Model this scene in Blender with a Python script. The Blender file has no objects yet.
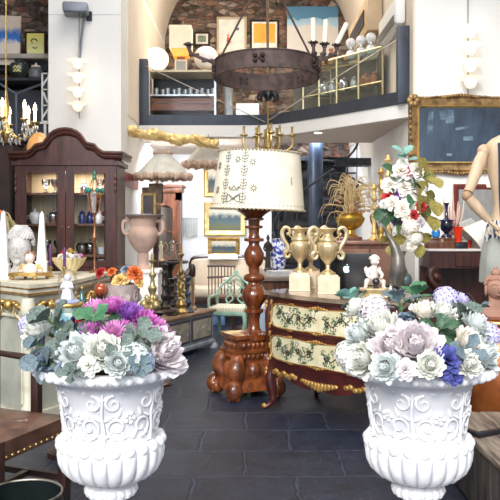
import bpy, bmesh, math, random
from mathutils import Vector, Matrix
random.seed(7)
PI = math.pi
sin, cos = math.sin, math.cos
COL = bpy.context.scene.collection
F, HOR, CH = 740.0, 222.0, 1.4

def W(px, py, Y):
    return ((px-250)/F*Y, Y, CH+(HOR-py)/F*Y)
def X(px, Y): return (px-250)/F*Y
def Z(py, Y): return CH+(HOR-py)/F*Y

# ------------------------------------------------------------------ materials
_m = {}
def M(key, col=(.5,.5,.5), rough=.5, metal=0, col2=None, scale=8, bump=0, bscale=None,
      emit=None, estr=0, pos=(.35,.65), trans=0, coat=0, stretch=None, sheen=0, tex='noise'):
    if key in _m: return _m[key]
    m = bpy.data.materials.new(key); m.use_nodes = True
    nt = m.node_tree; N = nt.nodes; L = nt.links
    b = N['Principled BSDF']
    b.inputs['Base Color'].default_value = (*col, 1)
    b.inputs['Roughness'].default_value = rough
    b.inputs['Metallic'].default_value = metal
    b.inputs['Transmission Weight'].default_value = trans
    b.inputs['Coat Weight'].default_value = coat
    tc = N.new('ShaderNodeTexCoord'); mp = N.new('ShaderNodeMapping')
    L.new(tc.outputs['Object'], mp.inputs['Vector'])
    if stretch: mp.inputs['Scale'].default_value = stretch
    if col2 is None:
        col2 = tuple(c*.8 for c in col)
    if tex == 'noise':
        n = N.new('ShaderNodeTexNoise'); n.inputs['Scale'].default_value = scale
        n.inputs['Detail'].default_value = 6; out = n.outputs['Fac']
    elif tex == 'voronoi':
        n = N.new('ShaderNodeTexVoronoi'); n.inputs['Scale'].default_value = scale; out = n.outputs['Distance']
    elif tex == 'wave':
        n = N.new('ShaderNodeTexWave'); n.inputs['Scale'].default_value = scale
        n.inputs['Distortion'].default_value = 4; n.inputs['Detail'].default_value = 3; out = n.outputs['Fac']
    L.new(mp.outputs['Vector'], n.inputs['Vector'])
    r = N.new('ShaderNodeValToRGB')
    r.color_ramp.elements[0].position = pos[0]; r.color_ramp.elements[1].position = pos[1]
    r.color_ramp.elements[0].color = (*col2, 1); r.color_ramp.elements[1].color = (*col, 1)
    L.new(out, r.inputs['Fac']); L.new(r.outputs['Color'], b.inputs['Base Color'])
    if bump:
        n2 = N.new('ShaderNodeTexNoise'); n2.inputs['Scale'].default_value = bscale or scale*2
        n2.inputs['Detail'].default_value = 5
        L.new(mp.outputs['Vector'], n2.inputs['Vector'])
        bp = N.new('ShaderNodeBump'); bp.inputs['Strength'].default_value = bump
        bp.inputs['Distance'].default_value = .01
        L.new(n2.outputs['Fac'], bp.inputs['Height']); L.new(bp.outputs['Normal'], b.inputs['Normal'])
    if emit:
        b.inputs['Emission Color'].default_value = (*emit, 1); b.inputs['Emission Strength'].default_value = estr
    _m[key] = m
    return m

def glass(key='clear glass', tint=(1,1,1), amt=.12, mul=1):
    if key in _m: return _m[key]
    m = bpy.data.materials.new(key); m.use_nodes = True
    nt = m.node_tree; N = nt.nodes; L = nt.links
    for n in list(N):
        if n.type == 'BSDF_PRINCIPLED': N.remove(n)
    out = [n for n in N if n.type == 'OUTPUT_MATERIAL'][0]
    t = N.new('ShaderNodeBsdfTransparent'); t.inputs['Color'].default_value = (*tint, 1)
    g = N.new('ShaderNodeBsdfGlossy'); g.inputs['Roughness'].default_value = .04
    fr = N.new('ShaderNodeFresnel'); fr.inputs['IOR'].default_value = 1.45
    ad = N.new('ShaderNodeMath'); ad.operation = 'ADD'; ad.inputs[1].default_value = amt
    ml = N.new('ShaderNodeMath'); ml.operation = 'MULTIPLY'; ml.inputs[1].default_value = mul
    L.new(fr.outputs[0], ml.inputs[0]); L.new(ml.outputs[0], ad.inputs[0]); ad.use_clamp = True
    mx = N.new('ShaderNodeMixShader'); L.new(ad.outputs[0], mx.inputs[0])
    L.new(t.outputs[0], mx.inputs[1]); L.new(g.outputs[0], mx.inputs[2])
    L.new(mx.outputs[0], out.inputs['Surface'])
    _m[key] = m; return m

def brickmat(key, c1, c2, mortar, bw, rh, msize, rough=.8, axes='XY', bump=.5, noise=1, mix=.5, nscale=4, spec=None):
    m = bpy.data.materials.new(key); m.use_nodes = True
    nt = m.node_tree; N = nt.nodes; L = nt.links; b = N['Principled BSDF']
    tc = N.new('ShaderNodeTexCoord'); sp = N.new('ShaderNodeSeparateXYZ'); cb = N.new('ShaderNodeCombineXYZ')
    L.new(tc.outputs['Object'], sp.inputs[0])
    L.new(sp.outputs[axes[0]], cb.inputs[0]); L.new(sp.outputs[axes[1]], cb.inputs[1])
    dn = N.new('ShaderNodeTexNoise'); dn.inputs['Scale'].default_value = 6; L.new(tc.outputs['Object'], dn.inputs['Vector'])
    dm = N.new('ShaderNodeVectorMath'); dm.operation = 'SCALE'; dm.inputs['Scale'].default_value = .035*noise
    L.new(dn.outputs['Color'], dm.inputs[0])
    ad = N.new('ShaderNodeVectorMath'); ad.operation = 'ADD'
    L.new(cb.outputs[0], ad.inputs[0]); L.new(dm.outputs[0], ad.inputs[1])
    br = N.new('ShaderNodeTexBrick')
    br.inputs['Color1'].default_value = (*c1,1); br.inputs['Color2'].default_value = (*c2,1); br.inputs['Mortar'].default_value = (*mortar,1)
    br.inputs['Scale'].default_value = 1; br.inputs['Brick Width'].default_value = bw; br.inputs['Row Height'].default_value = rh
    br.inputs['Mortar Size'].default_value = msize; br.inputs['Mortar Smooth'].default_value = .3
    L.new(ad.outputs[0], br.inputs['Vector'])
    n = N.new('ShaderNodeTexNoise'); n.inputs['Scale'].default_value = nscale; n.inputs['Detail'].default_value = 8
    n.inputs['Roughness'].default_value = .7
    L.new(tc.outputs['Object'], n.inputs['Vector'])
    r = N.new('ShaderNodeValToRGB'); r.color_ramp.elements[0].position = .3; r.color_ramp.elements[1].position = .72
    r.color_ramp.elements[0].color = (.35,.36,.4,1); r.color_ramp.elements[1].color = (2.6,2.8,3.2,1); r.color_ramp.elements[1].position = .8; n.inputs['Roughness'].default_value = .8
    L.new(n.outputs['Fac'], r.inputs[0])
    mx = N.new('ShaderNodeMix'); mx.data_type = 'RGBA'; mx.blend_type = 'MULTIPLY'; mx.inputs['Factor'].default_value = mix
    L.new(br.outputs['Color'], mx.inputs['A']); L.new(r.outputs['Color'], mx.inputs['B'])
    L.new(mx.outputs['Result'], b.inputs['Base Color'])
    if spec is not None:
        n4 = N.new('ShaderNodeTexNoise'); n4.inputs['Scale'].default_value = 38; n4.inputs['Detail'].default_value = 5; n4.inputs['Roughness'].default_value = .75
        L.new(tc.outputs['Object'], n4.inputs['Vector'])
        r4 = N.new('ShaderNodeValToRGB'); r4.color_ramp.elements[0].position = .56; r4.color_ramp.elements[1].position = .74
        r4.color_ramp.elements[1].color = (.6,.6,.6,1); L.new(n4.outputs['Fac'], r4.inputs[0])
        m4 = N.new('ShaderNodeMix'); m4.data_type = 'RGBA'; L.new(r4.outputs[0], m4.inputs['Factor']); L.new(mx.outputs['Result'], m4.inputs['A'])
        m4.inputs['B'].default_value = (.20,.23,.29,1); L.new(m4.outputs['Result'], b.inputs['Base Color'])
    b.inputs['Roughness'].default_value = rough
    if spec is not None: b.inputs['Specular IOR Level'].default_value = spec
    bp = N.new('ShaderNodeBump'); bp.inputs['Strength'].default_value = bump; bp.inputs['Distance'].default_value = .02
    sm = N.new('ShaderNodeMath'); sm.operation = 'MULTIPLY_ADD'; sm.inputs[1].default_value = .6
    iv = N.new('ShaderNodeMath'); iv.operation = 'SUBTRACT'; iv.inputs[0].default_value = 1
    L.new(br.outputs['Fac'], iv.inputs[1]); L.new(n.outputs['Fac'], sm.inputs[0]); L.new(iv.outputs[0], sm.inputs[2])
    L.new(sm.outputs[0], bp.inputs['Height']); L.new(bp.outputs[0], b.inputs['Normal'])
    return m

# ------------------------------------------------------------------ mesh builder
class MB:
    def __init__(s): s.bm = bmesh.new()
    def box(s, c, d, rz=0, rx=0, ry=0, bevel=0):
        r = bmesh.ops.create_cube(s.bm, size=1)
        vs = r['verts']
        mt = Matrix.Translation(c) @ Matrix.Rotation(rz,4,'Z') @ Matrix.Rotation(ry,4,'Y') @ Matrix.Rotation(rx,4,'X') @ Matrix.Diagonal((*d,1))
        bmesh.ops.transform(s.bm, matrix=mt, verts=vs)
        if bevel:
            es = list({e for v in vs for e in v.link_edges})
            bmesh.ops.bevel(s.bm, geom=es, offset=bevel, segments=2, affect='EDGES', profile=.5)
        return s
    def bb(s, x0,x1,y0,y1,z0,z1, bevel=0):
        return s.box(((x0+x1)/2,(y0+y1)/2,(z0+z1)/2),(abs(x1-x0),abs(y1-y0),abs(z1-z0)),bevel=bevel)
    def grid(s, fn, nu, nv, cu=False, cv=False):
        g = [[s.bm.verts.new(fn(i/(nu if cu else nu), j/nv)) for j in range(nv if cv else nv+1)] for i in range(nu if cu else nu+1)]
        a = len(g); b = len(g[0])
        for i in range(a if cu else a-1):
            for j in range(b if cv else b-1):
                q = [g[i][j], g[(i+1)%a][j], g[(i+1)%a][(j+1)%b], g[i][(j+1)%b]]
                try: s.bm.faces.new(q)
                except ValueError: pass
        return g
    def lathe(s, prof, c=(0,0,0), n=28, mod=None, sx=1, sy=1, cap=True, mt=None):
        rings = []
        mt = mt or Matrix.Identity(4)
        for k,(r,z) in enumerate(prof):
            ring = []
            for i in range(n):
                t = 2*PI*i/n
                rr = r*(mod(t,z,k) if mod else 1)
                ring.append(s.bm.verts.new(mt @ Vector((c[0]+rr*cos(t)*sx, c[1]+rr*sin(t)*sy, c[2]+z))))
            rings.append(ring)
        for a,b in zip(rings, rings[1:]):
            for i in range(n):
                s.bm.faces.new((a[i], a[(i+1)%n], b[(i+1)%n], b[i]))
        if cap:
            if prof[0][0] > 1e-5: s.bm.faces.new(list(reversed(rings[0])))
            if prof[-1][0] > 1e-5: s.bm.faces.new(rings[-1])
        return s
    def tube(s, pts, r, n=8, flat=1):
        pts = [Vector(p) for p in pts]; k = len(pts)
        rs = r if isinstance(r,(list,tuple)) else [r]*k
        rings = []; up = None
        for i,p in enumerate(pts):
            d = (pts[min(i+1,k-1)]-pts[max(i-1,0)])
            if d.length < 1e-9: d = Vector((0,0,1))
            d.normalize()
            if up is None:
                up = Vector((0,0,1)) if abs(d.z)<.9 else Vector((1,0,0))
            a = d.cross(up)
            if a.length < 1e-6: a = d.orthogonal()
            a.normalize(); b = a.cross(d).normalized(); up = b
            rings.append([s.bm.verts.new(p + (a*cos(2*PI*j/n) + b*sin(2*PI*j/n)*flat)*rs[i]) for j in range(n)])
        for a,b in zip(rings, rings[1:]):
            for j in range(n): s.bm.faces.new((a[j], a[(j+1)%n], b[(j+1)%n], b[j]))
        s.bm.faces.new(list(reversed(rings[0]))); s.bm.faces.new(rings[-1])
        return s
    def sph(s, c, r, seg=14, rings=9, rz=0, ry=0):
        if not isinstance(r,(tuple,list)): r = (r,r,r)
        mt = Matrix.Translation(c) @ Matrix.Rotation(rz,4,'Z') @ Matrix.Rotation(ry,4,'Y') @ Matrix.Diagonal((*r,1))
        nv = s.bm.verts.new; nf = s.bm.faces.new
        top = nv(mt @ Vector((0,0,1))); bot = nv(mt @ Vector((0,0,-1))); rr = []
        for k in range(1,rings):
            t = PI*k/rings; st_, ct_ = sin(t), cos(t)
            rr.append([nv(mt @ Vector((st_*cos(2*PI*i/seg), st_*sin(2*PI*i/seg), ct_))) for i in range(seg)])
        for i in range(seg):
            j = (i+1)%seg
            nf((top, rr[0][i], rr[0][j])); nf((bot, rr[-1][j], rr[-1][i]))
            for a_, b_ in zip(rr, rr[1:]): nf((a_[i], b_[i], b_[j], a_[j]))
        return s
    def prism(s, poly, z0, z1, mt=None):
        mt = mt or Matrix.Identity(4)
        lo = [s.bm.verts.new(mt @ Vector((x,y,z0))) for x,y in poly]
        hi = [s.bm.verts.new(mt @ Vector((x,y,z1))) for x,y in poly]
        n = len(poly)
        s.bm.faces.new(list(reversed(lo))); s.bm.faces.new(hi)
        for i in range(n): s.bm.faces.new((lo[i], lo[(i+1)%n], hi[(i+1)%n], hi[i]))
        return s
    def frame(s, w, h, t, d, c=(0,0,0), lip=0):
        # picture frame in the XZ plane, facing -Y, bottom centre at c
        prof = [(0,0),(0,-d*.6),(t*.25,-d),(t*.6,-d*.75),(t,-d*.35),(t,0)]
        cs = [(-1,0),(1,0),(1,1),(-1,1)]
        rings = []
        for a,(sx,sz) in enumerate(cs):
            ring = []
            for o,y in prof:
                ring.append(s.bm.verts.new((c[0]+sx*(w/2-o), c[1]+y, c[2]+(o if sz==0 else h-o))))
            rings.append(ring)
        n = len(prof)
        for i in range(4):
            a, b = rings[i], rings[(i+1)%4]
            for j in range(n): s.bm.faces.new((a[j], b[j], b[(j+1)%n], a[(j+1)%n]))
        return s
    def disc(s, c, r, n=16, nrm='Z'):
        vs = []
        for i in range(n):
            t = 2*PI*i/n
            p = {'Z':(r*cos(t), r*sin(t),0),'Y':(r*cos(t),0,r*sin(t))}[nrm]
            vs.append(s.bm.verts.new(Vector(c)+Vector(p)))
        s.bm.faces.new(vs); return s
    def build(s, name, mat, parent=None, loc=(0,0,0), rz=0, smooth=True, ang=40, scale=None, rot=None):
        bmesh.ops.recalc_face_normals(s.bm, faces=s.bm.faces)
        me = bpy.data.meshes.new(name); s.bm.to_mesh(me); s.bm.free()
        if smooth:
            me.shade_smooth()
            try: me.set_sharp_from_angle(angle=math.radians(ang))
            except Exception: pass
        for mm in (mat if isinstance(mat,(list,tuple)) else [mat]): me.materials.append(mm)
        o = bpy.data.objects.new(name, me); COL.objects.link(o)
        if parent: o.parent = parent
        o.location = loc; o.rotation_euler = rot or (0,0,rz)
        if scale: o.scale = scale if isinstance(scale,(tuple,list)) else (scale,)*3
        return o

def tag(o, label, cat, group=None, kind=None):
    o['label'] = label; o['category'] = cat
    if group: o['group'] = group
    if kind: o['kind'] = kind
    return o
def thing(name, label, cat, loc=(0,0,0), rz=0, group=None, scale=1, rot=None):
    o = bpy.data.objects.new(name, None); COL.objects.link(o)
    o.empty_display_size = .05
    o.location = loc; o.rotation_euler = rot or (0,0,rz); o.scale = (scale,)*3
    return tag(o, label, cat, group)
def struct(o):
    o['kind'] = 'structure'; return o
def dup(root, loc=None, rz=None, label=None, group=None, scale=None, rot=None, mats=None):
    def cp(o, parent):
        c = o.copy(); COL.objects.link(c); c.parent = parent
        for ch in list(kids[o]): cp(ch, c)
        return c
    kids = {}
    def walk(o):
        kids[o] = list(o.children)
        for ch in kids[o]: walk(ch)
    walk(root)
    r = cp(root, None)
    if loc is not None: r.location = loc
    if rz is not None: r.rotation_euler = (0,0,rz)
    if rot is not None: r.rotation_euler = rot
    if scale is not None: r.scale = scale if isinstance(scale,(tuple,list)) else (scale,)*3
    if label: r['label'] = label
    if group: r['group'] = group
    return r
def spline(pts, n=6):
    P = [Vector(p) for p in pts]; out = []
    for i in range(len(P)-1):
        a = P[max(i-1,0)]; b = P[i]; c = P[i+1]; d = P[min(i+2,len(P)-1)]
        for k in range(n):
            t = k/n
            out.append(.5*((2*b)+(-a+c)*t+(2*a-5*b+4*c-d)*t*t+(-a+3*b-3*c+d)*t**3))
    out.append(P[-1]); return out
def scroll(cx, cz, r, turns=1.3, start=0, sgn=1, y=0, n=22, shrink=.8):
    # spiral points in the XZ plane
    return [(cx+sgn*r*(1-shrink*i/n)*cos(start+turns*2*PI*i/n), y, cz+r*(1-shrink*i/n)*sin(start+turns*2*PI*i/n)) for i in range(n+1)]

def rubble(key, cols, mortar, scale, zst, bump=1, dark=1):
    m = bpy.data.materials.new(key); m.use_nodes = True
    nt = m.node_tree; N = nt.nodes; L = nt.links; b = N['Principled BSDF']; b.inputs['Roughness'].default_value = .95
    tc = N.new('ShaderNodeTexCoord'); mp = N.new('ShaderNodeMapping'); mp.inputs['Scale'].default_value = (1,1,zst)
    L.new(tc.outputs['Object'], mp.inputs[0])
    n = N.new('ShaderNodeTexNoise'); n.inputs['Scale'].default_value = 9; n.inputs['Detail'].default_value = 7
    L.new(tc.outputs['Object'], n.inputs[0])
    sc_ = N.new('ShaderNodeVectorMath'); sc_.operation = 'SCALE'; sc_.inputs['Scale'].default_value = .16
    ad = N.new('ShaderNodeVectorMath'); ad.operation = 'ADD'
    L.new(n.outputs['Color'], sc_.inputs[0]); L.new(mp.outputs[0], ad.inputs[0]); L.new(sc_.outputs[0], ad.inputs[1])
    v = N.new('ShaderNodeTexVoronoi'); v.inputs['Scale'].default_value = scale; L.new(ad.outputs[0], v.inputs['Vector'])
    e = N.new('ShaderNodeTexVoronoi'); e.feature = 'DISTANCE_TO_EDGE'; e.inputs['Scale'].default_value = scale; L.new(ad.outputs[0], e.inputs['Vector'])
    sp = N.new('ShaderNodeSeparateColor'); L.new(v.outputs['Color'], sp.inputs[0])
    r = N.new('ShaderNodeValToRGB'); el = r.color_ramp.elements
    el[0].position = .1; el[0].color = (*cols[0],1); el[1].position = .9; el[1].color = (*cols[-1],1)
    for i,c in enumerate(cols[1:-1]): q = el.new(.1+.8*(i+1)/(len(cols)-1)); q.color = (*c,1)
    L.new(sp.outputs[0], r.inputs[0])
    r2 = N.new('ShaderNodeValToRGB'); r2.color_ramp.elements[0].position = .02; r2.color_ramp.elements[1].position = .09
    L.new(e.outputs['Distance'], r2.inputs[0])
    mx = N.new('ShaderNodeMix'); mx.data_type = 'RGBA'; mx.inputs['A'].default_value = (*mortar,1)
    L.new(r2.outputs[0], mx.inputs['Factor']); L.new(r.outputs[0], mx.inputs['B'])
    r3 = N.new('ShaderNodeValToRGB'); r3.color_ramp.elements[0].position = .3; r3.color_ramp.elements[1].position = .7
    r3.color_ramp.elements[0].color = (.3,.3,.3,1); r3.color_ramp.elements[1].color = (1.5,1.45,1.4,1); L.new(n.outputs['Fac'], r3.inputs[0])
    m2 = N.new('ShaderNodeMix'); m2.data_type = 'RGBA'; m2.blend_type = 'MULTIPLY'; m2.inputs['Factor'].default_value = .9
    L.new(mx.outputs['Result'], m2.inputs['A']); L.new(r3.outputs[0], m2.inputs['B']); L.new(m2.outputs['Result'], b.inputs['Base Color'])
    bp = N.new('ShaderNodeBump'); bp.inputs['Strength'].default_value = bump; bp.inputs['Distance'].default_value = .03
    L.new(r2.outputs[0], bp.inputs['Height']); L.new(bp.outputs[0], b.inputs['Normal'])
    return m

# palette
white = M('white plaster', (.86,.85,.83), .85, col2=(.80,.79,.77), scale=1.5, bump=.05)
cream = M('cream plaster', (.78,.70,.60), .85, col2=(.70,.62,.52), scale=1.2, bump=.06)
ceilm = M('beige ceiling plaster', (.62,.55,.49), .9, col2=(.57,.50,.44), scale=1)
iron = M('black iron', (.025,.027,.035), .45, .6, col2=(.05,.05,.06))
rust = M('rusty wrought iron', (.115,.075,.065), .7, .35, col2=(.05,.035,.035), scale=14, bump=.3)
railm = M('dark slate blue steel', (.055,.065,.09), .45, .3, col2=(.04,.05,.07))
gold = M('antique gilding', (.72,.48,.16), .35, .75, col2=(.42,.25,.07), scale=20, bump=.15)
goldl = M('bright giltwood', (.90,.70,.32), .38, .45, col2=(.62,.42,.14), scale=14, bump=.15)
brass = M('aged brass', (.66,.48,.20), .3, .9, col2=(.35,.24,.09), scale=22)
wood = M('dark mahogany', (.085,.018,.011), .4, 0, col2=(.03,.008,.006), scale=5, stretch=(6,6,.8), coat=.15)
wood2 = M('walnut wood', (.19,.065,.03), .4, 0, col2=(.07,.024,.012), scale=5, stretch=(5,5,.8), coat=.3)
wood3 = M('polished amber walnut', (.24,.06,.014), .22, 0, col2=(.07,.016,.006), scale=6, stretch=(3,3,1), coat=.6)
woodl = M('worn brown oak', (.38,.24,.14), .6, 0, col2=(.18,.10,.06), scale=6, stretch=(1,6,6), bump=.2)
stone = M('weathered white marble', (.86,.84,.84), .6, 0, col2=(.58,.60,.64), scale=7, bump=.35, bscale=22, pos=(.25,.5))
def crevice_shade(m, dark, lo=.44, hi=.52):  # multiplies painted occlusion shade into the concave parts of the base colour
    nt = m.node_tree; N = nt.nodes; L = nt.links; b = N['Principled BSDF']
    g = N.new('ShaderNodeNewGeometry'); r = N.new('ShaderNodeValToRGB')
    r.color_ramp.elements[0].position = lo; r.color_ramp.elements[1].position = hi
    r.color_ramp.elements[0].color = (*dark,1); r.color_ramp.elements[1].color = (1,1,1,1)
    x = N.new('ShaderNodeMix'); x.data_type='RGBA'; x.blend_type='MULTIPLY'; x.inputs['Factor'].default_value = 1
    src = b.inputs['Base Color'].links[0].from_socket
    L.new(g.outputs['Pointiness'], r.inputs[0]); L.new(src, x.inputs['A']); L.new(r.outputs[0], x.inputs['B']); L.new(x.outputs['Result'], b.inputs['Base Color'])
crevice_shade(stone,(.36,.38,.44),.455,.53)
terra = M('pale terracotta', (.62,.42,.33), .8, 0, col2=(.46,.32,.27), scale=9, bump=.2)
silver = M('tarnished silver', (.75,.75,.76), .2, .95, col2=(.35,.35,.37), scale=12)
porc = M('white porcelain', (.88,.87,.86), .25, 0, col2=(.78,.78,.80), scale=6, coat=.5)
ivory = M('ivory wax', (.90,.84,.68), .5, 0, col2=(.82,.74,.55))
clear = glass()
crystal = glass('cut crystal', (.92,.95,.97), .22)
# ------------------------------------------------------------------ camera, sky, light
cam = bpy.data.cameras.new('camera'); co = bpy.data.objects.new('camera', cam); COL.objects.link(co)
co.location = (0,0,CH); co.rotation_euler = (PI/2,0,0)
cam.sensor_width = 36; cam.lens = F/500*36; cam.shift_y = -28/500; cam.clip_end = 60
bpy.context.scene.camera = co
sc = bpy.context.scene
sc.view_settings.view_transform = 'Standard'
sc.view_settings.look = 'None'
sc.view_settings.exposure = 0.18
w = bpy.data.worlds.new('street daylight'); sc.world = w; w.use_nodes = True
bg = w.node_tree.nodes['Background']; bg.inputs[0].default_value = (.80,.88,1,1); bg.inputs[1].default_value = 1.1
def lamp(name, kind, loc, energy, col=(1,1,1), size=.1, rot=None, size_y=None, angle=None, blend=None, spot=None):
    l = bpy.data.lights.new(name, kind); l.energy = energy; l.color = col
    if kind == 'AREA':
        l.size = size
        if size_y: l.shape = 'RECTANGLE'; l.size_y = size_y
    elif kind == 'SUN': l.angle = angle or .1
    else: l.shadow_soft_size = size
    if spot: l.spot_size = spot; l.spot_blend = .6
    o = bpy.data.objects.new(name, l); COL.objects.link(o); o.location = loc
    if rot: o.rotation_euler = rot
    return o
def aim(o, tgt):
    o.rotation_euler = (Vector(tgt)-o.location).to_track_quat('-Z','Y').to_euler()
s = lamp('daylight_sun','SUN',(-2,-4,6),2.1,(1,.97,.92),angle=.25); aim(s,(1.0,6,.5))
a = lamp('shopfront_fill','AREA',(0,-.6,3.6),150,(.93,.96,1),size=4,size_y=2.4); aim(a,(0,7,1.4))  # added area fill behind the camera, standing in for street daylight
a = lamp('shop_ceiling_fill','AREA',(0,5.0,5.6),120,(1,.95,.88),size=3,size_y=3); aim(a,(0,5.4,0))  # added overhead fill, no fixture behind it
a = lamp('mezzanine_fill','AREA',(.1,9.6,4.9),60,(1,.88,.72),size=1.6,size_y=1.4); aim(a,(.1,10.0,0))  # added warm fill inside the vault, without a fixture
a = lamp('back_room_fill','AREA',(-.6,9.3,2.39),100,(.95,.97,1),size=.9,size_y=.5); aim(a,(-.6,10.2,0))  # added fill that lifts the back wall and settee
a = lamp('stairwell_fill','AREA',(.9,10.6,2.6),20,(.75,.85,1),size=.5,size_y=.5); aim(a,(.9,11.6,.8))  # added fill that lightens the dark stair void

# ------------------------------------------------------------------ the setting
fm = brickmat('dark slate setts', (.013,.017,.030), (.026,.029,.040), (.036,.042,.058), .56,.455,.014, rough=.36, axes='XY', bump=1, noise=1.6, mix=1, nscale=5.5, spec=.5)
struct(MB().bb(-4,4,-2,13,-.1,0).build('floor', fm, smooth=False))
bk = rubble('old rubble brick',[(.07,.05,.04),(.22,.10,.07),(.13,.10,.08),(.30,.18,.13),(.10,.08,.08),(.34,.27,.22)],(.20,.165,.14),6.5,2.3)
st = rubble('dark rubble stone',[(.02,.025,.03),(.05,.055,.06),(.03,.035,.035),(.09,.085,.075)],(.05,.05,.05),3.6,1.7)
_bk = brickmat('old rubble brick', (.20,.11,.08), (.09,.065,.055), (.28,.23,.19), .24,.085,.016, rough=.95, axes='XZ', bump=1, noise=3, mix=.95, nscale=7)
_st = brickmat('dark rubble stone', (.035,.038,.042), (.075,.072,.068), (.12,.115,.105), .34,.20,.02, rough=.9, axes='XZ', bump=1, noise=2.2, mix=.8, nscale=5)
struct(MB().bb(-3.4,-1.9,8.6,8.8,0,5.8).build('wall_left_back', bk, smooth=False))
struct(MB().bb(-3.6,-3.4,1.5,8.8,0,5.8).build('wall_left', M('low bounce grey wall',(.42,.40,.37),.9), smooth=False))  # unseen side walls and ceiling darkened to cut bounce and deepen contrast
struct(MB().bb(3.2,3.4,1.5,7.2,0,5.8).build('wall_right', M('low bounce grey wall'), smooth=False))
o = struct(MB().bb(-2.07,-1.325,7.6,11.5,0,5.8).build('wall_left_pillar', white, smooth=False))
struct(MB().bb(-1.327,-1.312,7.63,8.72,1.78,1.93).build('trim_2', M('red veined marble',(.34,.07,.06),.35,col2=(.14,.03,.03),scale=14,pos=(.4,.6)), smooth=False))
# thin plaster joint across the pillar
struct(MB().bb(-2.07,-1.325,7.597,7.6,Z(15,7.6),Z(14.3,7.6)).build('trim_1', M('plaster joint grey',(.62,.64,.68),.8), smooth=False))
struct(MB().bb(1.55,3.4,6.95,12.2,0,5.8).build('wall_right_pillar', white, smooth=False))
struct(MB().bb(-3.6,3.4,1.5,8.79,5.8,6.0).build('ceiling', M('low bounce grey wall'), smooth=False))
# warm plaster skins on the inner faces of the upper vault room
struct(MB().bb(-1.325,-1.315,8.0,11.5,2.56,4.1).build('wall_left_upper', cream, smooth=False))
struct(MB().bb(1.535,1.55,6.96,11.5,2.56,4.1).build('wall_right_upper', cream, smooth=False))
# barrel vault and the brick lunette
vb = MB(); cx, cz, R = .11, 4.08, 1.44
vb.grid(lambda u,v: (cx-R*cos(PI*u), 8.8+2.75*v, cz+R*sin(PI*u)), 32, 1)
struct(vb.build('ceiling_vault', cream))
# front arch face above the mezzanine
poly = [(-1.33,4.08)]+[(cx-R*cos(PI*i/24), cz+R*sin(PI*i/24)) for i in range(25)]+[(1.55,4.08),(1.55,5.8),(-1.33,5.8)]
af = MB(); af.prism(poly, 0, .1, Matrix(((1,0,0,0),(0,0,1,8.8),(0,1,0,0),(0,0,0,1))))
struct(af.build('wall_arch_face', white, smooth=False))
struct(MB().bb(-1.33,1.55,11.5,11.65,2.41,5.8).build('wall_back_upper', bk, smooth=False))
struct(MB().bb(-1.33,.32,11.0,11.12,0,2.41).build('wall_back', M('cool white plaster',(.86,.88,.90),.85,col2=(.78,.80,.84),scale=1.5), smooth=False))
struct(MB().bb(.30,.36,11.12,12.2,0,2.7).build('wall_stair_side', st, smooth=False))
struct(MB().bb(.30,1.6,12.0,12.2,0,2.8).build('wall_stair_back', st, smooth=False))
struct(MB().bb(.30,1.6,11.4,12.2,2.7,2.8).build('ceiling_stair', ceilm, smooth=False))
edge = [Vector((-1.325,8.8,0)), Vector((-.6,8.8,0))] + spline([(.1,8.8,0),(.35,8.66,0),(.75,8.2,0),(1.15,7.66,0),(1.55,7.12,0)],6)
poly = [(p.x,p.y) for p in edge] + [(1.55,9.4),(.32,9.4),(.32,11.5),(-1.325,11.5)]
struct(MB().prism(poly,2.415,2.55).build('floor_mezzanine', white, smooth=False))
struct(MB().prism([(x*.995,y+.05 if y<9 else y) for x,y in poly],2.405,2.415).build('ceiling_under_mezzanine', ceilm, smooth=False))

# railing: bottom rail, posts, glass, diagonal tie cables
rl = thing('mezzanine_railing','dark steel and glass railing along the curved mezzanine edge','railing',(0,0,2.55))
pr = [Vector((p.x,p.y+.03,0)) for p in edge]
def ribbon(pts, z0, z1, d):
    b = MB(); lo=[];
    ring=[]
    for i,p in enumerate(pts):
        q = pts[min(i+1,len(pts)-1)]-pts[max(i-1,0)]; q.normalize(); nrm = Vector((-q.y,q.x,0))*d/2
        ring.append([b.bm.verts.new(p+nrm*s_+Vector((0,0,zz))) for s_,zz in ((-1,z0),(1,z0),(1,z1),(-1,z1))])
    for a_,c_ in zip(ring,ring[1:]):
        for j in range(4): b.bm.faces.new((a_[j],c_[j],c_[(j+1)%4],a_[(j+1)%4]))
    b.bm.faces.new(ring[0]); b.bm.faces.new(list(reversed(ring[-1])))
    return b
ribbon(pr, 0,.125,.06).build('bottom_rail', railm, rl)
gp = MB(); gl_=[(gp.bm.verts.new(p+Vector((0,0,.12))),gp.bm.verts.new(p+Vector((0,0,.74)))) for p in pr]
for a_,c_ in zip(gl_,gl_[1:]): gp.bm.faces.new((a_[0],c_[0],c_[1],a_[1]))
gp.build('glass_panel', glass('railing glass',(.95,.98,1),-.01,.10), rl)
MB().bb(-1.318,-1.215,8.79,8.88,.002,.79,bevel=.004).build('post', railm, rl)
MB().bb(1.42,1.53,7.11,7.20,.002,.74,bevel=.004).build('post', railm, rl)
MB().tube([(-1.24,8.78,.70),(.19,8.77,.03)],.006,6).build('tie_cable', M('steel cable',(.55,.53,.5),.4,.8), rl)
MB().tube([(.22,8.73,.05),(.75,8.15,.32),(1.44,7.14,.62)],.006,6).build('tie_cable', M('steel cable'), rl)

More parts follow.
